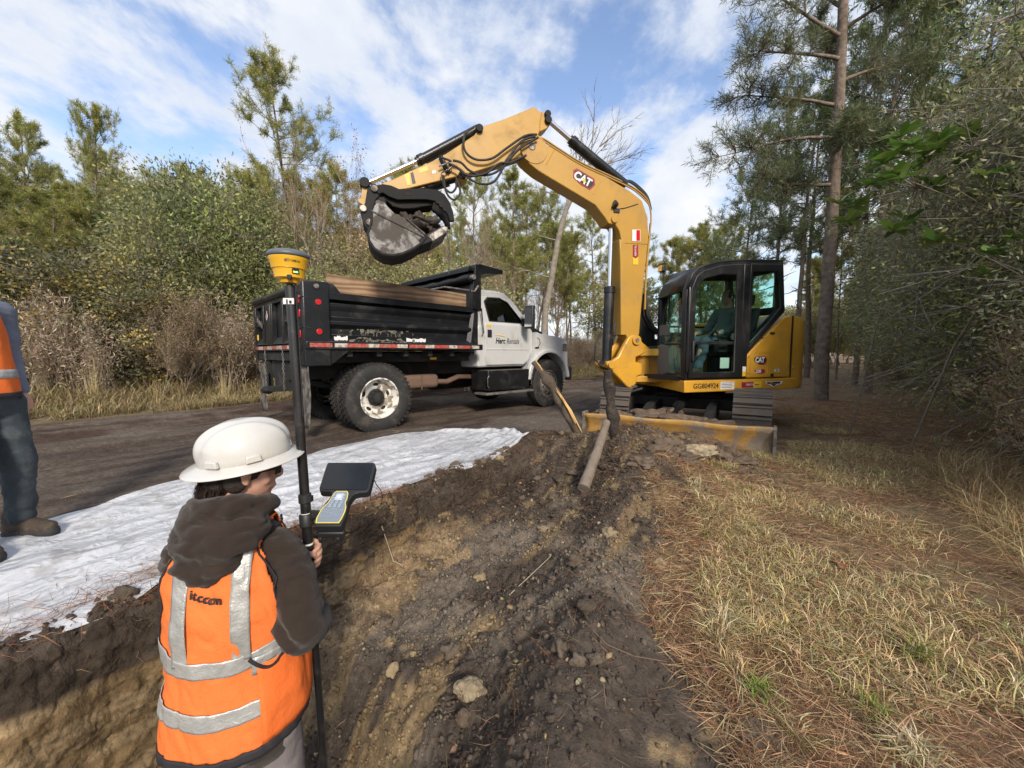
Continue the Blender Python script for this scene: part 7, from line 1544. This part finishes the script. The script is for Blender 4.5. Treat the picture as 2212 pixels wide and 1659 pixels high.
def fuse(name, mb, voxel, m, parent, smooth=6, disp=None):
    me = bpy.data.meshes.new('tmp'); me.from_pydata([tuple(v) for v in mb.v], [], mb.f); bm = bmesh.new(); bm.from_mesh(me); bmesh.ops.recalc_face_normals(bm, faces=bm.faces); bm.to_mesh(me); bm.free()
    o = bpy.data.objects.new('tmp', me); COL.objects.link(o); md = o.modifiers.new('r', 'REMESH'); md.mode = 'VOXEL'; md.voxel_size = voxel; md.adaptivity = 0
    s = o.modifiers.new('s', 'SMOOTH'); s.factor = .6; s.iterations = smooth
    dg = bpy.context.evaluated_depsgraph_get(); me2 = bpy.data.meshes.new_from_object(o.evaluated_get(dg)); bpy.data.objects.remove(o); me2.name = name
    if disp:
        n = len(me2.vertices); co = np.empty(n * 3, np.float32); no = np.empty(n * 3, np.float32); me2.vertices.foreach_get('co', co); me2.vertices.foreach_get('normal', no); co = co.reshape(-1, 3); no = no.reshape(-1, 3)
        co = co + no * disp(co, no)[:, None]; me2.vertices.foreach_set('co', co.ravel().astype(np.float32)); me2.update()
    inv = rootof(parent).matrix_basis.inverted(); me2.transform(inv); me2.materials.clear(); me2.materials.append(m); me2.shade_smooth(); return link(name, me2, parent)
def folds(amp=.006, f=9., seed=0, aniso=(1, 1, 1.8)):
    def fn(co, no):
        q = co * np.array(aniso) * f; a = fbm(q[:, 0] + q[:, 1] * .6 + seed, q[:, 2] + q[:, 1] * .35, 3, 300 + seed); b = fbm(q[:, 0] * 2.6 - q[:, 1], q[:, 2] * 2.2 + 7, 3, 320 + seed)
        return amp * (2 * np.abs(a * 2 - 1) ** .7 - .8) + amp * .4 * (b - .5) * 2
    return fn
M_SKIN = mat('skin', (.52, .29, .21), rough=.5, spec=.35, var=.12, vscale=30); MATS['skin'].node_tree.nodes['Principled BSDF'].inputs['Subsurface Weight'].default_value = .08
M_JKT = mat('brown_canvas', (.032, .022, .017), rough=.9, spec=.2, var=.2, vscale=10, bump=.35, bscale=300, sheen=.15)
M_VEST = mat('orange_mesh', (.78, .185, .045), rough=.75, spec=.2, var=.07, vscale=5, bump=.3, bscale=14, weave=330)
M_VSOL = mat('orange_fabric', (.78, .165, .035), rough=.7, spec=.2, var=.07, vscale=5, bump=.4, bscale=12)
M_REFL = mat('reflective_strip', (.42, .42, .40), rough=.35, metal=.3, var=.2, vscale=9, bump=.5, bscale=16)
M_BIND = mat('black_binding', (.02, .018, .022), rough=.8)
M_HAIR = mat('dark_hair', (.022, .014, .010), rough=.6, bump=.5, bscale=150)
M_HAT = mat('hardhat_shell', (.56, .55, .52), rough=.22, coat=.5, dirt=(.50, .44, .34), dirt_amt=.45, dscale=9, dlo=.5, dhi=.75)
M_PANT = mat('grey_trousers', (.20, .175, .17), rough=.9, bump=.3, bscale=200)
M_DENIM = mat('worn_denim', (.045, .058, .068), rough=.9, var=.35, vscale=5, dirt=(.17, .17, .15), dirt_amt=.5, dscale=5, bump=.4, bscale=120)
M_BLUE = mat('blue_jean', (.06, .085, .12), rough=.9, var=.2, vscale=6)
M_BOOT = mat('brown_boot', (.055, .038, .026), rough=.75, dirt=(.16, .13, .09), dirt_amt=.6, dscale=7, bump=.5, bscale=60)
M_SHIRT = mat('blue_grey_shirt', (.16, .18, .24), rough=.9, var=.15, vscale=6)
def head(mb, c, yaw, pitch=0, s=1.):
    """face towards local +y after yaw"""
    T = Matrix.Translation(c) @ Matrix.Rotation(yaw, 4, 'Z') @ Matrix.Rotation(pitch, 4, 'X') @ Matrix.Scale(s, 4)
    ell(mb, (0, -.01, .035), (.076, .098, .092), T); ell(mb, (0, .022, -.03), (.060, .070, .080), T); ell(mb, (0, .055, -.085), (.032, .030, .024), T); ell(mb, (0, .085, .03), (.045, .012, .014), T)
    limb(mb, [(0, .088, .022), (0, .104, -.014), (0, .098, -.024)], [.008, .012, .010], 10, M=T)   # nose
    ell(mb, (0, .088, -.052), (.024, .010, .0055), T); ell(mb, (0, .084, -.062), (.020, .010, .006), T)
    for x in (-1, 1): ell(mb, (x * .030, .079, .012), (.013, .009, .008), T); ell(mb, (x * .050, .05, -.025), (.016, .020, .020), T); ell(mb, (x * .077, -.008, -.006), (.008, .019, .031), T, Matrix.Rotation(x * .25, 4, 'Z')); ell(mb, (x * .079, -.006, -.028), (.007, .012, .011), T)
    return T
def hard_hat(parent, T, m=M_HAT):
    """full brim hat with three ridges, front towards +y"""
    def R_(th, ph):   # dome radius
        return 1.
    g = MB(T); rows = []; nt = 72; nr_ = 22
    for i in range(nr_ + 1):
        ph = i / nr_ * math.pi / 2; row = []
        for j in range(nt):
            a = 2 * math.pi * j / nt; x = .112 * math.sin(ph) * math.cos(a); y = .134 * math.sin(ph) * math.sin(a); z = .122 * math.cos(ph) ** .82
            front = max(0, math.sin(a)); rid = math.exp(-(x / .017) ** 2) * .011 * min(1, abs(math.sin(ph)) * 1.2) * (1 - (i / nr_) ** 6)
            r2 = math.exp(-((abs(x) - .052) / .010) ** 2) * .007 * (1 - (i / nr_) ** 4) * (1 if ph < 1.35 else 0); k = 1 + (rid + r2) / .12
            row.append((x * (1 + r2 * 3), y * k * (1 + .04 * front * math.sin(ph)), z * k if i < nr_ else 0))
        rows.append(row)
    for w, z in ((.117, -.003), (.132, -.010), (.150, -.017), (.160, -.021), (.1625, -.024)): rows.append([(w * .93 * math.cos(2 * math.pi * j / nt), (w + .010) * math.sin(2 * math.pi * j / nt) * 1.06, z - .006 * math.sin(2 * math.pi * j / nt) ** 2) for j in range(nt)])
    g.grid(rows, closed_v=True); o = obj('hat_shell', g, m, parent, smooth=60, solid=.003)
    for a in (math.pi * .0 + .05, math.pi - .05, -.9, math.pi + .9, math.pi / 2): 
        g = MB(T @ Matrix.Rotation(a, 4, 'Z') @ Matrix.Translation((.117 + .018 * abs(math.sin(a)), 0, .012))); g.box((0, 0, 0), (.014, .048, .022), taper=.8); obj('accessory_slot', g, m, o, bev=.003)
    g = MB(T); g.lathe([(.092, -.004), (.100, .0), (.100, .03), (.092, .03)], 40, Matrix.Diagonal((1, 1.15, 1, 1)), caps=False); obj('suspension_band', g, M_BIND, parent, smooth=40)
    return o
def boot(mb_u, mb_s, heel, toe, shaft_top):
    h, t = Vector(heel), Vector(toe); d = (t - h).normalized(); L = (t - h).length; u = Vector((0, 0, 1))
    limb(mb_u, [h + u * .055 + d * .03, h + d * .11 + u * .07, h + d * .2 + u * .052, t - d * .035 + u * .045], [.046, .050, .047, .040]); limb(mb_u, [h + d * .045 + u * .05, h + d * .05 + u * .12, Vector(shaft_top)], [.047, .052, .056])
    for i in range(1): limb(mb_s, [h + d * .02 + u * .012, h + d * .12 + u * .012, t - d * .03 + u * .014], [.040, .042, .044], M=None)
def person_a():
    H = R(10); F0 = Vector((-.895, 1.215, -.872)); M = Matrix.Translation(F0) @ Matrix.Rotation(H, 4, 'Z'); W_ = lambda x, y, z: M @ Vector((x, y, z)); iw = M.inverted()
    root = empty('person', M=M); tag(root, 'person in white hard hat, brown hooded jacket and orange vest holding the survey pole', 'person')
    hand_c = pz(1196); hl = iw @ hand_c
    # torso outline by height: centre y, half width, half depth
    TB = [(.74, .0, .160, .125), (.80, .0, .172, .145), (.95, -.002, .168, .140), (1.10, .0, .166, .136), (1.24, .004, .172, .138), (1.34, .008, .170, .130), (1.41, .012, .152, .115), (1.46, .016, .122, .096), (1.50, .020, .094, .084), (1.54, .025, .074, .076)]
    tb = np.array(TB)
    def tors(h, th, off=0., e=2.35):
        cy, rx, ry = [float(np.interp(h, tb[:, 0], tb[:, k])) for k in (1, 2, 3)]; rx += off; ry += off; c, s = math.cos(th), math.sin(th); k = (abs(c) ** e + abs(s) ** e) ** (-1 / e); return Vector((rx * k * c, cy + ry * k * s, h))
    # jacket
    g = MB(M); rows = [[tors(h, 2 * math.pi * j / 40) for j in range(40)] for h in np.linspace(.74, 1.54, 26)]; k0 = len(g.v); g.grid(rows, closed_v=True); g.f += [tuple(range(k0, k0 + 40)), tuple(range(k0 + 25 * 40, k0 + 26 * 40))]
    elR = (.212, -.060, 1.150); limb(g, [(.128, .0, 1.400), (.172, -.012, 1.34), (.200, -.04, 1.25), elR], [.066, .070, .070, .074]); limb(g, [(.212, -.055, 1.155), (.205, .03, 1.11), (.17, .12, 1.075)], [.075, .070, .058])
    elL = (-.06, .30, 1.22); wrL = tuple(hl + Vector((-.085, .030, -.005))); limb(g, [(-.130, .0, 1.405), (-.175, .10, 1.33), elL], [.068, .068, .064]); limb(g, [elL, (0, .25, 1.30), wrL], [.064, .056, .046])
    # hood: rolled collar and the sack hanging behind
    ring = [(.098 * math.cos(a), .022 + .098 * math.sin(a), 1.540 - .030 * math.sin(a)) for a in [2 * math.pi * i / 16 for i in range(17)]]
    g.tube(ring, [.030 + .010 * max(0, -math.sin(2 * math.pi * i / 16)) for i in range(17)], 12)
    ell(g, (0, -.105, 1.475), (.120, .060, .062)); ell(g, (-.01, -.115, 1.425), (.092, .050, .050)); ell(g, (.07, -.05, 1.50), (.066, .066, .048)); ell(g, (-.07, -.06, 1.50), (.070, .068, .050)); ell(g, (-.02, -.125, 1.39), (.052, .034, .034))
    def jd(co, no):
        d = folds(.0085, 6.0, 3)(co, no) + folds(.0030, 17, 8)(co, no); l = (co - np.array(F0)); z = l[:, 2]
        hood = ((z > 1.36) & (l[:, 1] < -.03)); d += np.where((z > 1.34) & (l[:, 1] < .0), folds(.011, 8.5, 15, (1, 1, 2.6))(co, no), 0); d += np.where(hood, .006 * np.sin(z * 95 + 14 * l[:, 0]) * np.exp(-((z - 1.46) / .07) ** 2), 0)
        arm = l[:, 0] > .15; d += np.where(arm, .009 * np.sin(z * 75 + 26 * l[:, 1] + 4 * np.sin(l[:, 0] * 30)) * np.exp(-((z - 1.16) / .07) ** 2), 0); return d
    jk = fuse('jacket', g, .0075, M_JKT, root, 5, jd)
    bvt = BVHTree.FromPolygons([tuple(v.co) for v in jk.data.vertices], [tuple(p.vertices) for p in jk.data.polygons])
    # seams on the sleeve
    def drape(pts, off=.0012):
        out = []
        for p, c in pts:
            p, c = Vector(p), Vector(c); d = (c - p).normalized(); hit = bvt.ray_cast(p, d)
            if hit[0] is not None: out.append(M @ (hit[0] - d * off))
        return out
    for pl_ in ([((.5, -.30, 1.40 - .30 * i / 20), (.20 + .004 * i, -.03, 1.40 - .28 * i / 20)) for i in range(21)], [((.5 * math.cos(t), -.5 * math.sin(t) - .0, 1.46 - .02 * t), (.16, 0, 1.36)) for t in np.linspace(.0, 1.45, 24)]):
        q = drape(pl_)
        if len(q) > 3: s_ = MB(); s_.tube(q, .0011, 4); obj('seam', s_, M_BIND, jk)
    # body: one continuous surface
    b = MB(M); limb(b, [(0, .0, .95), (0, .005, 1.15), (0, .01, 1.33)], [.115, .115, .125]); limb(b, [(-.11, 0, 1.40), (0, .01, 1.42), (.11, 0, 1.40)], [.05, .07, .05]); limb(b, [(0, .012, 1.40), (0, .03, 1.52), (.006, .035, 1.60)], [.062, .056, .058])
    for s in (-1, 1): limb(b, [(s * .085, 0, .92), (s * .10, .01, .5), (s * .105, -.01, .09)], [.085, .056, .04]); limb(b, [(s * .105, -.02, .05), (s * .12, .16, .03)], [.035, .028])
    limb(b, [(.125, 0, 1.395), (.172, -.012, 1.34), elR, (.19, .12, 1.08), (.16, .20, 1.06)], [.045, .042, .038, .028, .03]); limb(b, [(-.125, 0, 1.395), (-.175, .10, 1.33), elL, (0, .25, 1.30), wrL], [.045, .042, .036, .034, .028])
    HT = head(b, (.028, .045, 1.655), R(-58), R(-9))
    body = fuse('body', b, .0062, M_SKIN, root, 3)
    # left hand closed round the pole, five fingers; fused to the forearm
    ax = -PD; pc = hand_c; toward = Vector((pc.x, pc.y, 0)).normalized(); rt = Vector((1, .15, 0)).normalized(); aw = Vector((-rt.y, rt.x, 0))
    Q = lambda r_, f_, u_: pc + rt * r_ + aw * f_ + ax * u_
    hm = MB(); wr = M @ Vector(wrL); palm = Q(-.036, .016, .004)
    limb(hm, [wr, Q(-.075, .022, .0), Q(-.055, .020, .0)], [.024, .025, .027]); 
    for u in (-.026, -.008, .010, .026): limb(hm, [Q(-.062, .022, u * .8), Q(-.034, .020, u), Q(-.014, .028, u)], [.014, .0145, .0125], 12)
    fing = [(.030, .0092, 1.0), (.010, .0095, 1.06), (-.010, .0090, 1.0), (-.028, .0080, .86)]
    for u, r_, k in fing: limb(hm, [Q(-.016, .028, u), Q(.006, .0295, u + .002), Q(.0265 * k, .020, u - .003), Q(.0325 * k, .002, u - .010), Q(.024 * k, -.016, u - .016)], [r_ * 1.1, r_ * 1.05, r_, r_ * .96, r_ * .85], 12)
    limb(hm, [Q(-.058, .006, .010), Q(-.040, -.008, .020), Q(-.018, -.0255, .018), Q(.006, -.0275, .012), Q(.024, -.0225, .004)], [.017, .0155, .0125, .0110, .0092], 12)
    hd = fuse('hand', hm, .0028, M_SKIN, body, 2)
    g = MB(); a0 = wr.lerp(Q(-.075, .022, 0), .25); a1 = wr.lerp(Q(-.075, .022, 0), .75); g.tube([a0, a1], [.0275, .0275], 20); obj('wristband', g, mat('lime_band', (.65, .85, .05), rough=.5), root, smooth=50)
    # hair, ball cap back, hat
    hg = MB(M @ HT.inverted() @ HT) if False else MB(M)
    T = HT; ell(hg, (0, -.022, .028), (.083, .098, .088), T); ell(hg, (0, -.065, -.035), (.064, .045, .055), T)
    for s in (-1, 1): ell(hg, (s * .070, -.030, -.022), (.014, .034, .040), T); ell(hg, (s * .074, .018, .015), (.008, .014, .035), T)
    fuse('hair', hg, .005, M_HAIR, root, 2, lambda co, no: .004 * (fbm(co[:, 0] * 160, co[:, 2] * 40 + co[:, 1] * 60, 3, 401) - .4))
    # loose locks at the nape
    P = []; D = []
    for i in range(900):
        a = rng.uniform(-2.6, -.5); r0 = rng.uniform(.95, 1.05); z = rng.uniform(-.075, -.02); P.append(tuple(M @ (T @ Vector((.068 * math.cos(a) * r0, -.02 + .088 * math.sin(a) * r0, z))))); D.append(tuple((M @ T).to_3x3() @ Vector((.35 * math.cos(a) + rng.normal() * .3, .4 * math.sin(a), -1))))
    P = np.array(P); D = np.array(D); V, F, C = leaf_cards(P, D, rng.uniform(.018, .045, len(P)), rng.uniform(.0012, .0025, len(P)), pick([(.03, .018, .012), (.05, .03, .02), (.018, .012, .009)], len(P), .3), bend=.5)
    me = npmesh('hair_locks', V, F, C); me.transform(M.inverted()); me.materials.append(M_BLADE); o = link('hair_locks', me, root); o['kind'] = 'stuff'
    hb = MB(M @ T); hb.lathe([(.080, .0), (.086, .01), (.088, .04), (.080, .06)], 40, Matrix.Translation((0, -.014, .002)) @ Matrix.Diagonal((1, 1.2, 1, 1)), caps=False); obj('ratchet_band', hb, M_BIND, root, smooth=40)
    hk = MB(M @ T); hk.tube([(.075 * math.cos(a), -.03 + .100 * math.sin(a), -.018 - .006 * math.sin(a)) for a in np.linspace(-2.7, -.45, 14)], .014, 10); obj('cap_rear', hk, M_BIND, root, smooth=50)
    g = MB(M @ T); g.tube([(.083, .03, .012), (.075, .07, .014), (.055, .090, .014)], .0035, 6); g.prism([(.052, .094), (.078, .074), (.08, .070), (.055, .088)], -.004, .026, 'z'); obj('safety_glasses', g, M_BIND, root)
    beard = MB(M @ T); ell(beard, (0, .040, -.075), (.052, .050, .040)); ell(beard, (0, .05, -.09), (.034, .034, .022))
    hat_T = M @ T @ Matrix.Translation((0, -.004, .050)) @ Matrix.Rotation(R(15), 4, 'X') @ Matrix.Rotation(R(4), 4, 'Y') @ Matrix.Scale(.94, 4)
    hr = empty('hard_hat', M=Matrix.Translation((M @ T).translation)); tag(hr, 'scuffed white full brim hard hat on the head of the man holding the pole', 'hard hat'); hard_hat(hr, hat_T)
    # vest
    def vsurf(h, th, off): 
        p = tors(h, th, off); fl = .016 * max(0, (1.05 - h) / .25); k = 1 + fl / .17; p.x *= k; p.y = p.y * k
        n_ = mnoise.noise(Vector((th * 2.2, h * 5, 1.3))); n2 = mnoise.noise(Vector((th * 6 + h * 9, h * 14, 4.3))); n3 = abs(mnoise.noise(Vector((th * 3.1 + h * 6, h * 7 - th, 9.3)))); w = .010 * n_ + .005 * n2 - .016 * max(0, .22 - n3); d = Vector((p.x, p.y, 0)).normalized(); return p + d * w
    nth = 220; hs = list(np.linspace(.835, 1.505, 130)); hem = lambda th: .0
    def arm(p, h):
        if abs(p.x) < .112: return False
        return ((p.y - .01) / .100) ** 2 + ((h - 1.315) / .185) ** 2 < 1 and h > 1.0 or (abs(p.y - .01) < .085 and h > 1.32)
    def patch(h0, h1, t0, t1, off, nm, m, nh=20, nt=60, par=None, hf=None, cut=True, sol=.0022):
        g = MB(M); V_ = []; idx = {}; fs = []
        for i in range(nh + 1):
            for j in range(nt + 1):
                th = t0 + (t1 - t0) * j / nt; h = h0 + (h1 - h0) * i / nh + (hf(th) if hf else 0)
                p = vsurf(min(h, 1.52), th, off); V_.append(p)
        for i in range(nh):
            for j in range(nt):
                q = [i * (nt + 1) + j, i * (nt + 1) + j + 1, (i + 1) * (nt + 1) + j + 1, (i + 1) * (nt + 1) + j]; c = sum((V_[k] for k in q), Vector()) / 4
                if cut and arm(c, c.z): continue
                fs.append(tuple(q))
        g.add(V_, fs); return obj(nm, g, m, par or root, smooth=70, solid=sol)
    sag = lambda th: -.028 * max(0, -math.sin(th)) ** 2 - .010 * math.cos(th)
    vest = patch(.86, 1.50, 0, 2 * math.pi, .016, 'vest', M_VEST, 120, 240, hf=lambda th: 0)
    patch(.845, .875, 0, 2 * math.pi, .019, 'hem_binding', M_BIND, 3, 200, vest, hf=lambda th: -.015 * max(0, -math.sin(th)))
    patch(1.125, 1.175, 0, 2 * math.pi,   .0215, 'reflective_band', M_REFL, 8, 200, vest, hf=sag, cut=True)
    patch(.975, 1.025, 0, 2 * math.pi, .0215, 'reflective_band', M_REFL, 8, 200, vest, hf=sag, cut=False)
    for th0 in (-math.pi / 2 + .52, -math.pi / 2 - .52):
        g = MB(M); rows = []
        for i in range(46):
            h = 1.135 + (1.485 - 1.135) * i / 45; xc = .078 * (1 if th0 > -math.pi / 2 else -1); row = []
            for j in range(7):
                x = xc + (j / 6 - .5) * .044
                # angle whose surface point has this x
                lo, hi = -math.pi, 0.
                for _ in range(26):
                    mid_ = (lo + hi) / 2
                    if vsurf(h, mid_, .0195).x < x: lo = mid_
                    else: hi = mid_
                row.append(vsurf(h, (lo + hi) / 2, .0235))
            rows.append(row)
        g.grid(rows); obj('shoulder_stripe', g, M_REFL, vest, smooth=70, solid=.0015)
    # armhole binding on the near side
    for sx in (1, -1):
        pts = []
        for i in range(41):
            a = 2 * math.pi * i / 40; yy = .01 + .100 * math.cos(a); hh = 1.315 + .185 * math.sin(a)
            if hh > 1.33: yy = .01 + .092 * (1 if math.cos(a) > 0 else -1) * min(1, abs(math.cos(a)) * 2.2 + .25)
            hh = min(hh, 1.47); lo, hi = (-math.pi / 2, math.pi / 2)
            for _ in range(26):
                md = (lo + hi) / 2; th = md if sx > 0 else math.pi - md
                if vsurf(hh, th, .018).y < yy: lo = md
                else: hi = md
            th = (lo + hi) / 2; th = th if sx > 0 else math.pi - th; p = vsurf(hh, th, .019)
            if abs(p.x) < .109: p.x = .109 * sx
            pts.append(p)
        g = MB(M); g.tube(pts[:40], .0035, 6); obj('armhole_binding', g, M_BIND, vest, smooth=60)
    # side pocket with black trim near the forearm
    g = MB(M); rows = []
    for i in range(13):
        h = .87 + .235 * i / 12; rows.append([vsurf(h, -.95 + 1.35 * j / 20, .027 + .010 * math.sin(math.pi * i / 12)) for j in range(21)])
    g.grid(rows); pk = obj('side_panel', g, M_VSOL, vest, smooth=70, solid=.002)
    g = MB(M); g.tube([vsurf(1.135 - .05 * math.sin(math.pi * j / 14), -1.05 + .62 * j / 14, .030) for j in range(15)], .005, 6); obj('pocket_binding', g, M_BIND, vest, smooth=60)
    g = MB(M); g.grid([[vsurf(1.08 + .055 * i / 4, -1.02 + .50 * j / 8, .027) for j in range(9)] for i in range(5)]); obj('pocket_strip', g, M_REFL, vest, smooth=70, solid=.0015)
    # lettering across the back, partly under the hood
    for k, ch in enumerate('itccon'):
        th = -math.pi / 2 - .27 + .084 * k + (.035 if k == 0 else 0); h = 1.345 - .004 * k; p = vsurf(h, th, .026); q = vsurf(h, th + .05, .026); u = vsurf(h + .02, th, .026); M4 = frame(M @ p, M.to_3x3() @ (q - p), M.to_3x3() @ (u - p)); text(ch, .036, M_BIND, vest, M4, extrude=.0006, align='CENTER', bold=.0008)
    # trousers and boots
    g = MB(M); limb(g, [(0, 0, .98), (0, 0, .86)], [.135, .140])
    for s in (-1, 1): limb(g, [(s * .075, 0, .88), (s * .095, .005, .66), (s * .10, .012, .48), (s * .105, -.005, .12)], [.105, .088, .075, .066])
    fuse('trousers', g, .010, M_PANT, root, 4, folds(.006, 8, 5))
    for s in (-1, 1): g = MB(M); gs = MB(M); boot(g, gs, (s * .11, -.08, .0), (s * .13, .20, .0), (s * .107, -.025, .22)); fuse('boot', g, .008, M_BOOT, root, 3); obj('boot_sole', gs, M_RUB, root, smooth=60)
person_a()
def simple_person(name, label, M, J, cl, hat=None, scale=1., hz=None, vestm=None, hair=True, yaw=0.):
    """J: joints in local coordinates; cl: dict of clothing materials"""
    root = empty('person', M=M); tag(root, label, 'person'); b = MB(M)
    pel, chest, neck, hd = [Vector(J[k]) for k in ('pelvis', 'chest', 'neck', 'head')]
    limb(b, [pel, (pel + chest) / 2, chest], [.115, .11, .125]); limb(b, [J['shL'], chest + Vector((0, 0, .12)), J['shR']], [.05, .08, .05]); limb(b, [chest + Vector((0, 0, .08)), neck, hd], [.065, .055, .06]); T = head(b, hd + Vector((0, 0, .03)), yaw)
    sh = MB(M); pa = MB(M); up = MB(M); 
    limb(sh, [pel + Vector((0, 0, .0)), (pel * .5 + chest * .5), chest, chest + Vector((0, 0, .10))], [.150, .148, .155, .125]); limb(sh, [J['shL'], chest + Vector((0, 0, .13)), J['shR']], [.072, .095, .072]); limb(pa, [pel + Vector((0, 0, .04)), pel - Vector((0, 0, .04))], [.145, .150])
    for s in 'LR':
        a, e, w, h_ = J['sh' + s], J['el' + s], J['wr' + s], J['ha' + s]; limb(b, [a, e, w, Vector(w).lerp(Vector(h_), .5)], [.05, .040, .028, .034]); limb(sh, [a, Vector(a).lerp(Vector(e), .5), e, Vector(e).lerp(Vector(w), .95)], [.072, .066, .060, .046])
        w_, h2 = Vector(w), Vector(h_); d = (h2 - w_).normalized(); sd = d.cross(Vector((0, 0, 1))).normalized() if abs(d.z) < .9 else Vector((1, 0, 0)); nn = sd.cross(d)
        for k in range(4): o_ = (k - 1.5) * .019; p0 = w_ + d * .055 + sd * o_; L = (.07, .078, .074, .06)[k]; limb(b, [w_ + d * .02 + sd * o_ * .5, p0, p0 + d * L * .5 - nn * .008, p0 + d * L * .8 - nn * .03], [.014, .012, .0095, .008], 10)
        limb(b, [w_ + d * .015 + sd * .02, w_ + d * .05 + sd * .048 - nn * .01, w_ + d * .085 + sd * .045 - nn * .02], [.014, .012, .009], 10)
        hp, kn, an = J['hip' + s], J['kn' + s], J['an' + s]; limb(b, [hp, kn, an], [.085, .056, .04]); limb(pa, [hp, Vector(hp).lerp(Vector(kn), .5), kn, Vector(kn).lerp(Vector(an), .5), an], [.108, .095, .078, .076, .070])
        g = MB(M); gs = MB(M); boot(g, gs, J['he' + s], J['to' + s], Vector(an) + Vector((0, 0, .06))); bt = fuse('boot', g, .008, M_BOOT, root, 3, folds(.003, 14, 9)); obj('boot_sole', gs, M_RUB, bt, smooth=60)
        dv = (Vector(J['to' + s]) - Vector(J['he' + s])).normalized(); sdv = Vector((-dv.y, dv.x, 0)); c0 = Vector(J['he' + s]) + dv * .13 + Vector((0, 0, .112)); lc = MB(M)
        for k in range(5): q = c0 + dv * (.018 * k) + Vector((0, 0, -.009 * k)); lc.tube([q - sdv * .028 - Vector((0, 0, .006)), q + Vector((0, 0, .008)), q + sdv * .028 - Vector((0, 0, .006))], .003, 5)
        ob_ = obj('boot_laces', lc, M_BIND, bt, smooth=60); ob_['kind'] = 'stuff'
    fuse('body', b, .0065, M_SKIN, root, 2); st = fuse('shirt', sh, .010, cl['shirt'], root, 4, folds(.007, 7, 11)); fuse('trousers', pa, .010, cl['pants'], root, 4, folds(.012, 5.5, 13))
    if hair: hg = MB(M); ell(hg, (0, -.018, .034), (.083, .098, .090), T); ell(hg, (0, -.055, -.02), (.068, .05, .06), T); fuse('hair', hg, .006, M_HAIR, root, 2)
    if hat: hr = empty('hard_hat', M=Matrix.Translation((M @ T).translation)); tag(hr, hat, 'hard hat'); hard_hat(hr, M @ T @ Matrix.Translation((0, 0, .055)))
    return root, T
def person_b():
    M = Matrix.Translation((-3.12, 2.28, .015)) @ Matrix.Rotation(R(-90), 4, 'Z')   # local +y points along the sheet to the right
    J = dict(pelvis=(0, .0, .93), chest=(0, -.06, 1.26), neck=(0, -.09, 1.50), head=(0, -.07, 1.62), shL=(-.19, -.06, 1.40), shR=(.19, -.05, 1.40), elL=(-.24, -.10, 1.12), wrL=(-.22, -.02, .90), haL=(-.22, .02, .82), elR=(.25, -.12, 1.12), wrR=(.24, -.04, .90), haR=(.235, .0, .82),
             hipL=(-.09, 0, .88), knL=(-.12, .05, .50), anL=(-.13, .02, .13), heL=(-.13, -.08, 0), toL=(-.15, .21, 0), hipR=(.09, 0, .88), knR=(.12, .09, .50), anR=(.16, .06, .13), heR=(.16, -.02, 0), toR=(.18, .28, 0))
    root, T = simple_person('person', 'person in blue grey shirt, orange vest and dirty jeans standing on the plastic sheet', M, J, dict(shirt=M_SHIRT, pants=M_DENIM), hat='white full brim hard hat of the man standing on the plastic sheet')
    g = MB(M); rows = []
    tab = np.array([(.90, .0, .165, .165), (1.0, -.01, .165, .165), (1.15, -.035, .165, .16), (1.30, -.06, .172, .16), (1.40, -.07, .155, .14), (1.46, -.08, .12, .11)])
    def sf(h, th, off=0): cy, rx, ry = [float(np.interp(h, tab[:, 0], tab[:, k])) for k in (1, 2, 3)]; n_ = .006 * mnoise.noise(Vector((th * 3, h * 9, 2))); return Vector(((rx + off + n_) * math.cos(th), cy + (ry + off + n_) * math.sin(th), h))
    V_ = [sf(.90 + .56 * i / 50, 2 * math.pi * j / 90) for i in range(51) for j in range(91)]; fs = []
    for i in range(50):
        for j in range(90):
            q = [i * 91 + j, i * 91 + j + 1, (i + 1) * 91 + j + 1, (i + 1) * 91 + j]; c = sum((V_[k] for k in q), Vector()) / 4
            if abs(c.x) > .12 and ((c.y + .05) / .09) ** 2 + ((c.z - 1.33) / .17) ** 2 < 1: continue
            fs.append(tuple(q))
    g.add(V_, fs); v = obj('vest', g, M_VSOL, root, smooth=70, solid=.003)
    g = MB(M); g.grid([[sf(1.0 + .05 * i / 3, 2 * math.pi * j / 80, .004) for j in range(80)] for i in range(4)], closed_v=True); obj('reflective_band', g, M_REFL, v, smooth=70, solid=.001)
    g = MB(M); g.grid([[sf(.885 + .03 * i / 2, 2 * math.pi * j / 80, .003) for j in range(80)] for i in range(3)], closed_v=True); obj('hem_binding', g, M_BIND, v, smooth=70, solid=.002)
person_b()
def person_c():
    # operator; local +y is the machine's forward
    M = M_EX @ Matrix.Translation((0, .62, .84)) @ Matrix.Rotation(R(-90), 4, 'Z')
    J = dict(pelvis=(0, -.02, .50), chest=(0, -.10, .82), neck=(0, -.10, 1.06), head=(0, -.07, 1.15), shL=(-.20, -.10, .96), shR=(.20, -.08, .96), elL=(-.27, .04, .70), wrL=(-.24, .28, .63), haL=(-.23, .38, .62), elR=(.27, .04, .70), wrR=(.22, .28, .64), haR=(.20, .38, .62),
             hipL=(-.09, 0, .47), knL=(-.14, .46, .50), anL=(-.13, .58, .13), heL=(-.13, .50, 0), toL=(-.14, .78, 0), hipR=(.09, 0, .47), knR=(.14, .46, .50), anR=(.13, .58, .13), heR=(.13, .50, 0), toR=(.14, .78, 0))
    simple_person('person', 'person in grey shirt and blue jeans seated at the controls inside the excavator cab', M, J, dict(shirt=M_GRY, pants=M_BLUE), hair=True)
person_c()
